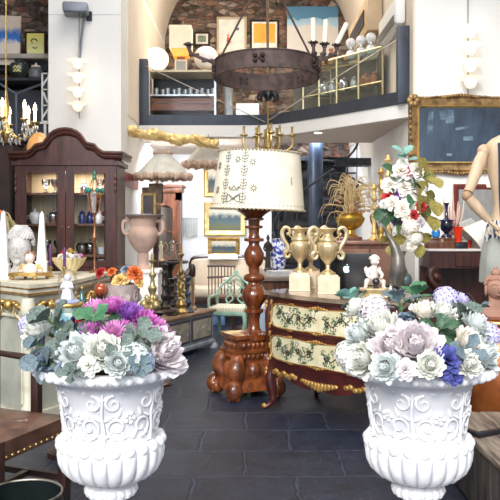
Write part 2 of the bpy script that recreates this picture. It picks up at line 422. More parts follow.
# recessed ceiling spots
for i,(px,py,lab) in enumerate([(147.5,143,'small lit ceiling spotlight nearest the left pillar'),(218,142.5,'small lit ceiling spotlight above the gathered shade'),(318,132,'small lit ceiling spotlight right of the embroidered lamp shade')]):
    Y_ = 1.005*F/(HOR-py); x_ = X(px,Y_)
    t = thing('ceiling_spotlight',lab,'spotlight',(x_,Y_,2.405),group='recessed ceiling spotlights')
    MB().lathe([(.045,0),(.055,-.004),(.055,-.010),(.045,-.012)],n=20).build('trim_ring', white, t)
    MB().lathe([(.001,-.014),(.042,-.014),(.042,-.011)],n=18,cap=False).build('lamp', M('spot glow',(1,1,1),.5,emit=(1,.93,.82),estr=6), t)
    lamp('spot_beam','SPOT',(x_,Y_,2.38),14,(1,.9,.76),size=.04,spot=2.2)
# ------------------------------------------------------------------ garden urns
def make_urn(name, label, loc, rz=0):
    t = thing(name, label, 'urn', loc, rz, group='white marble garden urns')
    b = MB()
    # square plinth and foot
    b.box((0,0,.05),(.36,.36,.10),bevel=.01)
    foot = [(.165,.10),(.17,.125),(.16,.145),(.14,.155),(.11,.19),(.08,.24),(.060,.30),(.055,.355),(.062,.375)]
    b.lathe(foot, n=40)
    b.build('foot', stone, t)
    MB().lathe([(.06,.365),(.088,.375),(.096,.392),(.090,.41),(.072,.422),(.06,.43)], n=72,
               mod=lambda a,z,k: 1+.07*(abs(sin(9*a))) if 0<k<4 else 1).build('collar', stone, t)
    # gadrooned bowl
    g = MB()
    prof = [(.065,.425),(.10,.432),(.145,.452),(.170,.478),(.184,.51),(.188,.545),(.182,.575),(.170,.592)]
    g.lathe(prof, n=176, mod=lambda a,z,k: 1+(.075*abs(sin(11*a))**.7 if 0<k<7 else 0))
    for i in range(22):
        a = 2*PI*(i+.5)/22
        g.sph((.187*cos(a),.187*sin(a),.578),(.022,.022,.024),8,6)
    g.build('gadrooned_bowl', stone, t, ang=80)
    # body
    g = MB()
    body = [(.168,.590),(.171,.61),(.175,.65),(.180,.70),(.187,.74),(.196,.78),(.206,.815),(.22,.83)]
    g.lathe(body, n=64)
    rnd = random.Random(3)
    def bp(a,z,o=.004):
        r = .171+max(0,(z-.56))**1.6*.26+o
        return (r*cos(a), r*sin(a), z)
    def ornament(ac, zc, R, sgn, start, turns=1.25, th=.0052):
        pts=[]; n=24
        for i in range(n+1):
            q=i/n; rr=R*(1-.82*q); an=start+sgn*turns*2*PI*q
            pts.append(bp(ac+rr*cos(an)/.19, zc+rr*sin(an)))
        g.tube(pts,[th*(1-.45*i/n) for i in range(n+1)],6)
    def leaf(ac,zc,ang,L,wd):
        wd*=.75; pts=[bp(ac+L*q*cos(ang)/.19, zc+L*q*sin(ang),.0) for q in (0,.25,.5,.75,1)]
        g.tube(pts,[.002,wd,wd*1.1,wd*.7,.001],6)
    for k in range(6):
        a0 = 2*PI*k/6 + .3
        ornament(a0-.27,.668,.042,1,-PI/2); ornament(a0+.27,.668,.042,-1,-PI/2)
        ornament(a0-.2,.755,.032,-1,PI/2); ornament(a0+.2,.755,.032,1,PI/2)
        g.tube([bp(a0,.605),bp(a0+.02,.65),bp(a0-.03,.71),bp(a0,.79)],[.009,.007,.006,.004],6)
        for s_ in (-1,1):
            leaf(a0,.625,PI/2-s_*.9,.05,.009); leaf(a0,.69,PI/2-s_*1.1,.045,.008); leaf(a0+s_*.27,.70,PI/2-s_*.4,.04,.008)
            leaf(a0+s_*.45,.62,PI/2+s_*.5,.05,.008); leaf(a0,.765,PI/2-s_*.8,.038,.007); leaf(a0+s_*.42,.79,PI/2+s_*1.2,.035,.006)
            leaf(a0+s_*.36,.625,PI/2-s_*1.3,.035,.006)
        for q in range(5):
            al = 2*PI*q/5
            g.sph(bp(a0+.52+.016*cos(al)/.19,.70+.016*sin(al),.002),.009,6,5)
        g.sph(bp(a0+.52,.70,.005),.007,6,5)
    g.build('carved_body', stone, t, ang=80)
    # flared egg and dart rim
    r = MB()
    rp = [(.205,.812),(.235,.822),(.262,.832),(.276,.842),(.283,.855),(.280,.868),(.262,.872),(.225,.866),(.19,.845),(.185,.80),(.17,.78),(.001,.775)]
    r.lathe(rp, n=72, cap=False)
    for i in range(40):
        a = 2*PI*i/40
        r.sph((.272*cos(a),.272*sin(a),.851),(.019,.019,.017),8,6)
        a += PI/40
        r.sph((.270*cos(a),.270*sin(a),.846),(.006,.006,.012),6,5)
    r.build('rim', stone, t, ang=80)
    MB().lathe([(.18,.785),(.17,.80),(.12,.86),(.001,.90)],n=24).build('moss_filling', M('dark moss',(.05,.07,.04),.95,bump=.8,scale=30), t)
    return t
UL = (-.525,2.80,0); UR = (.636,2.80,0)
make_urn('garden_urn','tall white carved marble urn at left holding magenta, white and blue flowers',UL,.25)
make_urn('garden_urn','tall white carved marble urn at right holding pale peonies and a deep blue rose',UR,-.1)

# ------------------------------------------------------------------ flowers
def petal(b, base, d_az, L, Wd, tilt, cup, ruf=0, ph=0, nu=3, nv=4):
    """petal from base, leaning out by tilt (0 = upright) in azimuth d_az"""
    ca, sa = cos(d_az), sin(d_az)
    def fn(u,v):
        s_ = (u-.5)*2
        wv = Wd*(sin(PI*min(1,(v*.82+.12)))**.7)
        x = s_*wv
        ang = tilt + cup*(v-.5)
        r = L*v
        out = r*sin(ang) - cupd*(s_**2)*sin(PI*v*.9)*cos(ang)
        up = r*cos(ang) + cupd*(s_**2)*sin(PI*v*.9)*sin(ang)
        if v > .9: up += ruf*sin(s_*7+ph)
        return (base[0]+out*ca - x*sa, base[1]+out*sa + x*ca, base[2]+up)
    cupd = Wd*.35
    b.grid(fn, nu, nv)
def peony_mesh(b, R=.06, rnd=None, n=7, dense=12):
    rnd = rnd or random.Random(1)
    for k in range(n):
        f = k/(n-1)
        m_ = int(dense-2+f*4)
        for i in range(m_):
            az = 2*PI*i/m_ + k*1.1 + rnd.uniform(-.2,.2)
            tilt = .12+f*1.15+rnd.uniform(-.1,.1)
            petal(b,(.10*R*f*cos(az),.10*R*f*sin(az),-.25*R*f), az, R*(.78+.28*f)*rnd.uniform(.9,1.08), R*(.17+.19*f), tilt, -.75+.45*f, ruf=R*.10, ph=rnd.uniform(0,6))
def mum_mesh(b, R=.05, rnd=None):
    rnd = rnd or random.Random(2)
    for k in range(6):
        f = k/5; m_ = 8+k*3
        for i in range(m_):
            az = 2*PI*i/m_+k*.7+rnd.uniform(-.1,.1)
            petal(b,(0,0,-.15*R*f), az, R*(.6+.42*f)*rnd.uniform(.9,1.1), R*.09, .15+f*1.25, -.6, nu=2, nv=3)
def hydr_mesh(b, R=.07, rnd=None, n=70):
    rnd = rnd or random.Random(3)
    for i in range(n):
        z = 1-1.35*(i+.5)/n; r = math.sqrt(max(0,1-z*z)); a = i*2.39996
        nrm = Vector((r*cos(a), r*sin(a), z)); c = nrm*R*rnd.uniform(.9,1.05)
        t1 = nrm.orthogonal().normalized(); t2 = nrm.cross(t1); ph = rnd.uniform(0,PI)
        for k in range(4):
            q = ph+k*PI/2; d = t1*cos(q)+t2*sin(q); e = t1*cos(q+PI/2)+t2*sin(q+PI/2); s_ = R*.22
            vs = [b.bm.verts.new(c), b.bm.verts.new(c+d*s_*.6+e*s_*.45+nrm*s_*.25), b.bm.verts.new(c+d*s_*1.15+nrm*s_*.1), b.bm.verts.new(c+d*s_*.6-e*s_*.45+nrm*s_*.25)]
            b.bm.faces.new(vs)
    b.sph((0,0,-.05*R),(R*.86,R*.86,R*.86),10,8)
def rose_mesh(b, R=.05, rnd=None):
    rnd = rnd or random.Random(4)
    for k in range(5):
        f = k/4; m_ = 3+k
        for i in range(m_):
            az = 2*PI*i/m_+k*.9
            petal(b,(.06*R*f*cos(az),.06*R*f*sin(az),-.3*R*f), az, R*(.85+.15*f), R*(.3+.3*f), .02+f*.75, .25+f*.9, ruf=R*.03, ph=i)
def pm(key, c, c2, **k): return M(key, c, .75, col2=c2, scale=k.get('s',3.5), pos=(.3,.62), sheen=.2)
PM = {
 'cream': pm('petals cream tinged blue',(.86,.84,.76),(.68,.71,.65)),
 'paleblue': pm('petals pale ice blue',(.78,.80,.77),(.56,.62,.62)),
 'blush': pm('petals white and lilac pink',(.80,.76,.74),(.62,.50,.56)),
 'lilac': pm('petals pale lilac',(.70,.66,.84),(.42,.38,.72)),
 'blue': pm('petals deep violet blue',(.09,.10,.36),(.03,.04,.18)),
 'magenta': pm('petals magenta',(.72,.22,.58),(.45,.08,.38)),
 'pink': pm('petals orchid pink',(.78,.38,.64),(.6,.2,.48)),
 'purple': pm('petals violet purple',(.36,.13,.55),(.18,.05,.32)),
 'dusty': pm('petals dusty blue',(.27,.33,.42),(.14,.19,.27)),
 'white': pm('petals chalk white',(.96,.91,.82),(.86,.80,.70)),
 'red': pm('petals red',(.62,.05,.05),(.35,.02,.02)),
 'rosepink': pm('petals rose pink',(.72,.10,.22),(.45,.04,.12)),
 'orange': pm('petals burnt orange',(.85,.24,.06),(.55,.10,.02)),
 'yellow': pm('petals butter yellow',(.88,.66,.28),(.7,.42,.12)),
}
stemm = M('green flower stem',(.10,.20,.06),.7)
_proto = {}
def bloom(kind, colr, p, R, nrm, label, group=None, cat='flower', stem=.06):
    key = (kind, colr)
    name = {'peony':'peony','mum':'chrysanthemum','hydr':'hydrangea','rose':'rose'}[kind]
    q = Vector(nrm).normalized().to_track_quat('Z','Y')
    rot = (q @ Matrix.Rotation(random.uniform(0,6),3,'Z').to_quaternion()).to_euler()
    if key not in _proto:
        t = thing(name, label, cat, p)
        b = MB(); {'peony':peony_mesh,'mum':mum_mesh,'hydr':hydr_mesh,'rose':rose_mesh}[kind](b, 1.0)
        b.build('petals', PM[colr], t, ang=180)
        MB().tube([(0,0,0),(.05,0,-.6),(0,0,-1.3)],[.12,.07,.05],6).build('stem', stemm, t)
        _proto[key] = t
    else:
        t = dup(_proto[key], p, label=label)
    t.rotation_euler = rot; t.scale = (R,R,R); t['label'] = label
    if group: t['group'] = group
    elif 'group' in t: del t['group']
    return t
def leafspray(p, nrm, R, matn, label, kind='ivy', n=6, group=None, seed=0):
    rnd = random.Random(seed)
    R *= 1.15
    t = thing('leaf_spray', label, 'foliage', p, group=group)
    q = Vector(nrm).normalized().to_track_quat('Z','Y'); t.rotation_euler = q.to_euler(); t.scale = (R,R,R)
    b = MB(); sb = MB()
    for i in range(n):
        az = i*2.4; h = .15+.75*i/n; tilt = 1.25-.7*i/n+rnd.uniform(-.2,.2)
        L = rnd.uniform(.65,.95); wd = {'ivy':.30,'narrow':.10,'round':.34}[kind]*rnd.uniform(.9,1.2)
        base = (.12*cos(az),.12*sin(az),h-.4)
        ca,sa = cos(az),sin(az)
        def fn(u,v,ca=ca,sa=sa,base=base,tilt=tilt,L=L,wd=wd):
            s_=(u-.5)*2; wv = wd*sin(PI*min(1,v*.9+.06))**.8*(1.15 if kind!='ivy' else (1+.35*cos(v*9)))
            an = tilt+.5*(v-.4); out=L*v*sin(an); up=L*v*cos(an)+abs(s_)*wd*.25
            return (base[0]+out*ca-s_*wv*sa, base[1]+out*sa+s_*wv*ca, base[2]+up)
        b.grid(fn,4,6)
        sb.tube([(0,0,base[2]-.3),base],.025,5)
    b.build('leaves', matn, t, ang=180); sb.tube([(0,0,-1.1),(0,0,.4)],.035,5); sb.build('stem', stemm, t)
    return t
LM = {'grey':M('grey green leaves',(.17,.215,.175),.65,col2=(.07,.10,.09),scale=9),
      'green':M('fresh green leaves',(.07,.20,.09),.5,col2=(.03,.12,.05),scale=9),
      'dark':M('dark green leaves',(.05,.13,.06),.5,col2=(.02,.06,.03),scale=9),
      'blue':M('blue green leaves',(.16,.215,.235),.65,col2=(.08,.12,.14),scale=9),
      'teal':M('pale teal leaves',(.26,.48,.40),.6,col2=(.15,.33,.30),scale=9),
      'olive':M('olive gold leaves',(.42,.36,.10),.5,col2=(.24,.20,.05),scale=9)}
def urn_bloom(U, px, py, Y, kind, colr, rpx, label):
    p = Vector(W(px,py,Y)); n = p-Vector((U[0],U[1],.80)); n.z = max(n.z,.03)+.02
    n.y -= .05
    if py > 336: p.z -= .010; rpx *= 1.12
    if kind == 'mum': rpx *= 1.22; p.z += .008
    R = rpx/F*Y
    return bloom(kind, colr, p-n.normalized()*R*.35, R*1.08, n, label)
gl = 'blooms in the left urn'; gr = 'blooms in the right urn'
L_ = [
 (38,326,2.74,'peony','cream',21,'large cream and blue peony leaning out at the far left of the left urn'),
 (76,350,2.56,'peony','paleblue',19,'pale ice blue peony low at the front left of the left urn'),
 (103,347,2.53,'peony','cream',17,'cream peony at the front centre of the left urn'),
 (134,354,2.54,'hydr','paleblue',13,'small pale blue hydrangea on the front rim of the left urn'),
 (163,348,2.66,'peony','blush',24,'big ruffled blush peony overhanging the right rim of the left urn'),
 (45,358,2.64,'rose','dusty',15,'dusty blue rose drooping at the left rim of the left urn'),
 (62,366,2.56,'rose','dusty',9,'small dusty blue rosebud hanging over the left rim of the left urn'),
 (92,333,2.62,'mum','magenta',11,'magenta chrysanthemum above the cream front peony of the left urn'),
 (113,332,2.60,'mum','pink',11,'orchid pink chrysanthemum at the centre of the left urn'),
 (96,309,2.80,'mum','pink',15,'orchid pink chrysanthemum topmost in the left urn'),
 (113,306,2.76,'mum','magenta',13,'magenta chrysanthemum beside the topmost pink one in the left urn'),
 (131,313,2.74,'mum','purple',14,'violet purple chrysanthemum in the upper right of the left urn'),
 (147,322,2.72,'mum','magenta',15,'magenta chrysanthemum directly above the big ruffled blush peony'),
 (160,327,2.80,'mum','pink',11,'orchid pink chrysanthemum at the far right of the left urn'),
 (80,317,2.70,'rose','red',6,'tiny red rosebud among the leaves of the left urn'),
 (74,319,2.72,'rose','blue',6,'tiny deep blue bud beside the red rosebud'),
 (27,323,2.84,'hydr','lilac',10,'lilac hydrangea peeping behind the far left cream peony'),
 (122,329,2.66,'mum','magenta',10,'small magenta chrysanthemum right of the central orchid pink one'),
 (100,326,2.85,'hydr','paleblue',12,'pale blue hydrangea deep among the leaves of the left urn'),
 (88,362,2.50,'rose','cream',10,'cream rose tucked against the front rim between two big peonies of the left urn'),
 (118,360,2.50,'peony','paleblue',12,'pale blue peony against the front rim of the left urn'),
 (145,358,2.54,'rose','dusty',10,'dusty blue rose against the rim beside the big ruffled blush peony'),
 (60,335,2.70,'rose','paleblue',9,'half-open pale blue rose between the two big left peonies'),
]
for px,py,Y_,k,c,r,lab in L_: urn_bloom(UL,px,py,Y_,k,c,r,lab)
R_ = [
 (380,326,2.70,'peony','cream',20,'cream peony at the upper left of the right urn'),
 (357,333,2.72,'peony','paleblue',16,'pale blue peony at the left rim of the right urn'),
 (391,343,2.56,'peony','blush',19,'white and lilac pink peony at the front left of the right urn'),
 (415,342,2.52,'peony','blush',23,'largest blush peony at the front centre of the right urn'),
 (362,355,2.64,'peony','cream',17,'cream peony over the front left rim of the right urn'),
 (372,306,2.84,'hydr','blush',14,'pale grey blush hydrangea at the back left of the right urn'),
 (356,306,2.9,'peony','cream',14,'cream peony topmost at the far left of the right urn'),
 (425,309,2.74,'peony','white',14,'chalk white peony at the top centre of the right urn'),
 (444,311,2.72,'peony','cream',15,'cream peony at the top right of centre in the right urn'),
 (447,296,2.86,'hydr','lilac',12,'lilac hydrangea topmost at the back of the right urn'),
 (461,301,2.9,'mum','lilac',11,'lilac chrysanthemum behind the cream peonies of the right urn'),
 (477,322,2.72,'peony','paleblue',16,'pale blue peony at the upper right of the right urn'),
 (470,338,2.62,'peony','white',14,'chalk white peony above the deep blue rose'),
 (485,350,2.66,'peony','paleblue',18,'pale blue peony at the far right rim of the right urn'),
 (448,357,2.50,'rose','blue',15,'deep violet blue rose spilling over the front rim of the right urn'),
 (455,372,2.50,'rose','blue',9,'small deep blue rose hanging below the larger blue one'),
 (403,318,2.78,'rose','dusty',10,'dusty blue rose between the upper left peonies of the right urn'),
 (345,350,2.74,'hydr','cream',11,'small cream hydrangea at the very left of the right urn'),
 (492,333,2.82,'hydr','lilac',11,'lilac hydrangea at the very right edge of the right urn'),
 (385,364,2.48,'peony','paleblue',13,'pale blue peony against the front left rim of the right urn'),
 (405,366,2.46,'rose','blush',10,'blush rose against the front rim under the largest blush peony'),
 (430,362,2.46,'peony','cream',12,'cream peony against the front rim left of the deep blue rose'),
 (470,360,2.50,'peony','cream',12,'cream peony against the front rim right of the deep blue rose'),
 (432,334,2.74,'hydr','paleblue',9,'small pale blue hydrangea in the dark leaves of the right urn'),
]
for px,py,Y_,k,c,r,lab in R_: urn_bloom(UR,px,py,Y_,k,c,r,lab)
def spray(U,px,py,Y,rpx,m,kind,lab,n=6,seed=0):
    p = Vector(W(px,py,Y)); d = p-Vector((U[0],U[1],.80)); d.y -= .06; d.normalize(); R=rpx/F*Y
    leafspray(p-d*R*.2,d,R,LM[m],lab,kind,n,seed=seed)
for i,a in enumerate([
 (52,322,2.70,24,'grey','round','grey green leaf spray rising above the far left cream peony'),
 (60,350,2.62,18,'grey','round','grey green leaves between the dusty rose and ice blue peony'),
 (93,320,2.66,20,'green','ivy','fresh green ivy leaves at the centre of the left urn'),
 (108,330,2.72,17,'green','round','fresh green round leaves under the central pink chrysanthemum'),
 (137,336,2.62,21,'grey','ivy','grey green leaves right of centre in the left urn'),
 (120,350,2.54,17,'grey','ivy','grey green ivy draped over the front rim of the left urn'),
 (150,338,2.70,15,'dark','narrow','dark narrow leaves left of the big ruffled blush peony'),
 (40,345,2.66,16,'blue','round','blue green leaves below the far left cream peony'),
 (44,364,2.62,21,'blue','round','blue green leaves draping over the left rim of the left urn'),
 (70,372,2.48,13,'grey','ivy','grey green leaves hanging over the front left rim of the left urn'),
 (140,366,2.50,13,'blue','ivy','blue green ivy hanging over the front right rim of the left urn'),
 (120,318,2.80,15,'dark','narrow','dark narrow leaves between the magenta and violet blooms'),
 (160,338,2.72,15,'grey','narrow','narrow grey green leaves above the big ruffled blush peony'),
 (72,332,2.72,18,'blue','ivy','blue green ivy behind the ice blue peony'),
]): spray(UL,*a[:6],a[6],seed=i)
for i,a in enumerate([
 (416,296,2.86,18,'green','round','fresh green leaves topmost in the right urn'),
 (438,330,2.66,22,'dark','ivy','dark green ivy in the hollow behind the blush peonies'),
 (466,352,2.54,18,'blue','ivy','blue green ivy beside the deep blue rose'),
 (354,299,2.95,17,'teal','round','pale teal leaves at the far upper left of the right urn'),
 (400,305,2.84,20,'blue','ivy','blue green ivy between hydrangeas at the back of the right urn'),
 (460,316,2.78,20,'grey','round','grey green leaves behind the right hand peonies'),
 (478,308,2.86,18,'blue','narrow','narrow blue green leaves at the upper right of the right urn'),
 (430,352,2.56,14,'grey','ivy','grey green ivy between the largest blush peony and blue rose'),
 (372,322,2.80,17,'grey','ivy','grey green ivy behind the upper left cream peony of the right urn'),
]): spray(UR,*a[:6],a[6],seed=20+i)
# ------------------------------------------------------------------ painted commode
CA = math.radians(-46); C0 = (.158,5.57)
def CW(lx,ly,z=0):
    c,s_ = cos(CA), sin(CA)
    return (C0[0]+lx*c-ly*s_, C0[1]+lx*s_+ly*c, z)
WD, DP, ZT = 1.15, .52, .885
comm = thing('painted_commode','bow fronted dark red commode with cream drawers painted with vines and gilt scrolls','commode',(C0[0],C0[1],0),CA)
def fy(u,z):   # front surface (local y)
    q=(z-.2)/.66
    return -.105*sin(PI*u)**.75 - .03*sin(PI*min(1,max(0,q))*.95) if 0<=u<=1 else 0
redl = M('dark red lacquer',(.09,.015,.012),.3,col2=(.04,.008,.008),scale=8,coat=.5)
creamp = M('cream painted panel',(.80,.75,.54),.45,col2=(.62,.54,.32),scale=9,coat=.3)
gilt = M('gilt scrollwork',(.66,.40,.12),.4,.55,col2=(.36,.18,.05),scale=24,bump=.3)
vine = M('dark green vine paint',(.02,.05,.03),.5,col2=(.07,.02,.02),scale=30)
vineg = M('green vine paint',(.08,.17,.07),.5,col2=(.03,.08,.05),scale=30)
b = MB()
us=[i/24 for i in range(25)]
b.grid(lambda u,v: (u*WD, fy(u,.31+.53*v), .31+.53*v), 24, 10)
b.grid(lambda u,v: (-.02*sin(PI*u)-0.0, u*DP, .31+.53*v), 8, 4)
b.grid(lambda u,v: (WD+.02*sin(PI*u), u*DP, .31+.53*v), 8, 4)
b.grid(lambda u,v: (u*WD, DP, .31+.53*v), 1, 1)
b.grid(lambda u,v: (u*WD, fy(u,.31)*(1-v)+DP*v, .31), 24, 1)
b.grid(lambda u,v: (u*WD, fy(u,.84)*(1-v)+DP*v, .84), 24, 1)
b.build('body', redl, comm)
# shaped apron
b = MB(); b.grid(lambda u,v: (u*WD, fy(u,.31)-.004, .325-v*(.045-.03*cos(2*PI*u)+.025*abs(cos(3*PI*u)))), 36, 2)
b.build('apron', redl, comm)
# top
tp=[(-.035,DP+.02)]+[(-.035+(WD+.07)*i/30, fy(min(1,max(0,(-.035+(WD+.07)*i/30)/WD)),.84)-.035) for i in range(31)]+[(WD+.035,DP+.02)]
MB().prism(tp,.855,ZT).build('top', M('brown marbled top',(.46,.36,.24),.25,col2=(.10,.06,.05),scale=5,coat=.5,pos=(.3,.7)), comm)
MB().prism([(x*.985+.008,y+.012) for x,y in tp],.838,.856).build('top_moulding', redl, comm)
def onf(u,z,o=.004): return (u*WD, fy(u,z)-o, z)
def panel_outline(u0,u1,z0,z1,n=40):
    pts=[]; uc,zc=(u0+u1)/2,(z0+z1)/2; hu,hz=(u1-u0)/2,(z1-z0)/2
    for i in range(n*2):
        t=2*PI*i/(n*2)
        c,s_=cos(t),sin(t)
        x=abs(c)**.22*(1 if c>=0 else -1); z=abs(s_)**.35*(1 if s_>=0 else -1)
        k = 1-.10*math.exp(-((x)/.12)**2)*0
        pts.append((uc+hu*x, zc+hz*z*(1-.12*math.exp(-(x/.13)**2))))
    return pts
for z0,z1,nm in ((.625,.815,'upper'),(.39,.585,'lower')):
    d = MB()
    for (ua,ub) in ((.03,.97),):
        d.grid(lambda u,v: onf(ua+(ub-ua)*u, z0-.012+(z1-z0+.024)*v,.012), 24, 3)
        d.grid(lambda u,v: onf(ua+(ub-ua)*u, (z0-.012) ,.012*v), 24, 1); d.grid(lambda u,v: onf(ua+(ub-ua)*u, (z1+.012) ,.012*v), 24, 1)
    dr = d.build('drawer', redl, comm); dr['label'] = nm+' drawer with cream vine painted panel'
    o_ = panel_outline(.065,.935,z0+.008,z1-.008)
    p_ = MB(); zc=(z0+z1)/2
    def pg(u,v):
        # radial fill of the outline
        i=int(round(u*80))%80; a=o_[i]; return onf(.5+(a[0]-.5)*v if False else a[0], zc+(a[1]-zc)*v,.016)
    p_.grid(lambda u,v: onf(.075+.85*u, zc+(z1-z0-.03)/2*(2*v-1)*(1-.45*max(0,abs(2*u-1)-.93)/.07)*(1-.12*math.exp(-((2*u-1)/.13)**2)),.016), 48, 4)
    p_.build('cream_panel', creamp, dr)
    g_ = MB()
    bo=[onf(a[0],a[1],.018) for a in o_]; g_.tube(bo+[bo[0]], .0055, 6)
    for sgn,ue in ((1,.05),(-1,.95)):
        for k in range(5):
            zz=z0+.01+(z1-z0-.02)*k/4; g_.sph(onf(ue+sgn*.012*(1 if k%2 else -.4),zz,.014),(.014,.007,.024),8,6,rz=.2)
    for uc_ in (.5,):
        for zz in (z1-.004,z0+.006):
            for q in range(-3,4): g_.sph(onf(uc_+q*.022,zz-abs(q)*.003*(1 if zz>zc else -1),.014),(.016,.008,.014-.002*abs(q)),8,6)
    for uc_ in (.27,.73):
        for zz in (z0,z1): g_.sph(onf(uc_,zz,.014),(.03,.006,.006),8,5)
    g_.build('gilt_border', gilt, dr, ang=80)
    v_ = MB(); lf = MB(); rnd=random.Random(5 if nm=='upper' else 9)
    for half in (0,1):
        base=.12+.42*half
        pts=[onf(base+.36*i/16, zc+.028*sin(i*.9+half*2)+.01*rnd.uniform(-1,1), .019) for i in range(17)]
        v_.tube(pts,.0036,5)
        for i in range(1,17):
            u=base+.36*i/16
            for s_ in (-1,1):
                zz=zc+.028*sin(i*.9+half*2)+s_*rnd.uniform(.022,.05)
                tip=u+rnd.uniform(-.02,.02)
                v_.tube([onf(u,zc+.028*sin(i*.9+half*2),.019),onf(tip,zz,.019)],.0014,4)
                for k in range(8):
                    a=rnd.uniform(0,6); q=.008+rnd.uniform(0,.014); zq=min(z1-.026,max(z0+.026,zz+sin(a)*q))
                    lf.sph(onf(tip+cos(a)*q/WD, zq,.019),(.0056,.0015,.0042),6,4,ry=a)
        for k in range(4):
            u=base+.04+.095*k; zz=zc+.028*sin((u-base)/.36*14.4+half*2)
            for a in range(6):
                q=.014; v_.sph(onf(u+cos(a*PI/3+k)*q/WD*1.1,zz+sin(a*PI/3+k)*q,.019),(.0105,.0018,.007),6,4,ry=-a*PI/3-k)
    v_.build('painted_vine', vine, dr); lf.build('painted_leaves', vineg, dr)
# gilt apron mounts
g_=MB()
for q in range(-5,6): g_.sph(onf(.5+q*.026,.290-.005*(5-abs(q)),.012),(.022,.010,.016+.004*(5-abs(q))),8,6)
g_.build('apron_mount', gilt, comm, ang=80)
for s_ in (-1,1):
    g_=MB()
    for k in range(9):
        u=.5+s_*(.20+.028*k); g_.sph(onf(u,.295+.010*sin(k*2),.008),(.026,.010,.020),8,5)
    g_.build('apron_mount', gilt, comm, ang=80)
# corner stiles with gilt and cabriole legs
for (lx,ly,sx,sy) in ((.02,0,-1,-1),(WD-.02,0,1,-1),(.03,DP-.03,-1,1),(WD-.03,DP-.03,1,1)):
    b=MB()
    b.tube(spline([(lx,ly,.84),(lx+sx*.02,ly+sy*.02,.72),(lx+sx*.012,ly+sy*.012,.5),(lx,ly,.34),(lx+sx*.016,ly+sy*.016,.24),(lx+sx*.0,ly+sy*.0,.12),(lx+sx*.005,ly+sy*.005,.05),(lx+sx*.045,ly+sy*.045,.012)],4),
       [.030]*4+[.032]*4+[.030]*4+[.033]*4+[.040]*4+[.030]*4+[.019]*4+[.020],10)
    lg=b.build('leg', redl, comm)
    if sy<0:
        g_=MB(); 
        for k in range(7): g_.sph((lx+sx*.03,ly+sy*.035,.80-.028*k),(.016-.001*k,.014,.018),8,6)
        for k in range(4): g_.sph((lx+sx*.035,ly+sy*.035,.30-.03*k),(.016-.003*k,.012,.018),8,6)
        g_.sph((lx+sx*.045,ly+sy*.045,.022),(.026,.022,.02),8,6)
        g_.build('leg_mount', gilt, lg, ang=80)

# ------------------------------------------------------------------ gilt handled urns on marble plinths
marb = M('cream alabaster',(.84,.70,.50),.4,col2=(.66,.46,.30),scale=9,pos=(.3,.6),coat=.3)
cupm = M('pale gold leaf',(.88,.74,.48),.32,.65,col2=(.60,.43,.20),scale=10)
def make_cup(label, loc, rz):
    t=thing('gilt_urn',label,'gilt urn',loc,rz,group='gilt handled urns on the commode')
    b=MB(); b.box((0,0,.068),(.155,.155,.116),bevel=.004); b.box((0,0,.128),(.135,.135,.02),bevel=.006); b.box((0,0,.006),(.162,.162,.012),bevel=.003)
    b.build('plinth', marb, t)
    z0=.138
    prof=[(.052,0),(.052,.010),(.042,.018),(.022,.030),(.013,.045),(.017,.055),(.013,.062),(.024,.080),(.046,.110),(.060,.150),(.066,.190),(.068,.205),(.060,.215),(.052,.222),(.060,.232),(.058,.240),(.036,.262),(.032,.280),(.040,.292),(.058,.305),(.064,.312),(.056,.318),(.03,.312),(.001,.30)]
    MB().lathe([(r*1.08,z0+z*1.05) for r,z in prof],n=60,mod=lambda a,z,k:1+(.07*abs(sin(10*a)) if 7<k<11 else 0),cap=False).build('vase', cupm, t, ang=60)
    for s_ in (-1,1):
        pts=[(s_*.070,0,z0+.14),(s_*.085,0,z0+.115),(s_*.108,0,z0+.118),(s_*.112,0,z0+.145),(s_*.092,0,z0+.165),(s_*.095,0,z0+.20),(s_*.125,0,z0+.25),(s_*.135,0,z0+.30),(s_*.112,0,z0+.335),(s_*.082,0,z0+.325),(s_*.075,0,z0+.295),(s_*.09,0,z0+.285)]
        sp_=spline(pts,5); n_=len(sp_)
        h=MB(); h.tube(sp_,[.010+.006*sin(PI*i/n_) for i in range(n_)],8); h.sph((s_*.09,0,z0+.288),.013,8,6); h.sph((s_*.108,0,z0+.135),.013,8,6)
        h.tube([(s_*.05,0,z0+.25),(s_*.09,0,z0+.285)],.006,6); h.tube([(s_*.06,0,z0+.15),(s_*.09,0,z0+.165)],.007,6)
        h.build('handle', cupm, t)
    return t
make_cup('front left gilt urn on alabaster plinth at the commode corner',(.375,5.56,ZT),-.1)
make_cup('hindmost gilt urn on alabaster plinth, half hidden behind the front left one',(.475,5.76,ZT),.05)
make_cup('right hand gilt urn on alabaster plinth beside the black laptop',(.561,5.33,ZT),.0)

# ------------------------------------------------------------------ laptop
blk=M('matte black shell',(.008,.008,.010),.35,col2=(.012,.012,.014))
lap=thing('laptop','open black laptop seen from behind, pale fruit logo on its lid','laptop',(.745,5.56,ZT),math.radians(-16))
MB().box((0,.0,.010),(.40,.22,.018),bevel=.004).build('keyboard_base', blk, lap)   # base lies behind the lid as seen from the street
lid=MB().box((0,0,.138),(.40,.010,.275),bevel=.004).build('lid', blk, lap, loc=(0,-.11,.014), rot=(.12,0,0))
MB().box((0,.0065,.125),(.38,.002,.25)).build('screen', M('dim screen',(.03,.035,.04),.15), lid)
def apple():
    pts=[]; 
    raw=[(0,-.40),(.16,-.46),(.30,-.34),(.40,-.12),(.33,-.06),(.27,.06),(.27,.16),(.31,.26),(.39,.33),(.28,.42),(.14,.43),(0,.38),(-.14,.43),(-.30,.40),(-.42,.24),(-.44,.02),(-.37,-.24),(-.24,-.42),(-.12,-.46)]
    return raw
s_=.055
lg=MB(); mtx=Matrix(((1,0,0,0),(0,0,1,0),(0,1,0,.155),(0,0,0,1)))
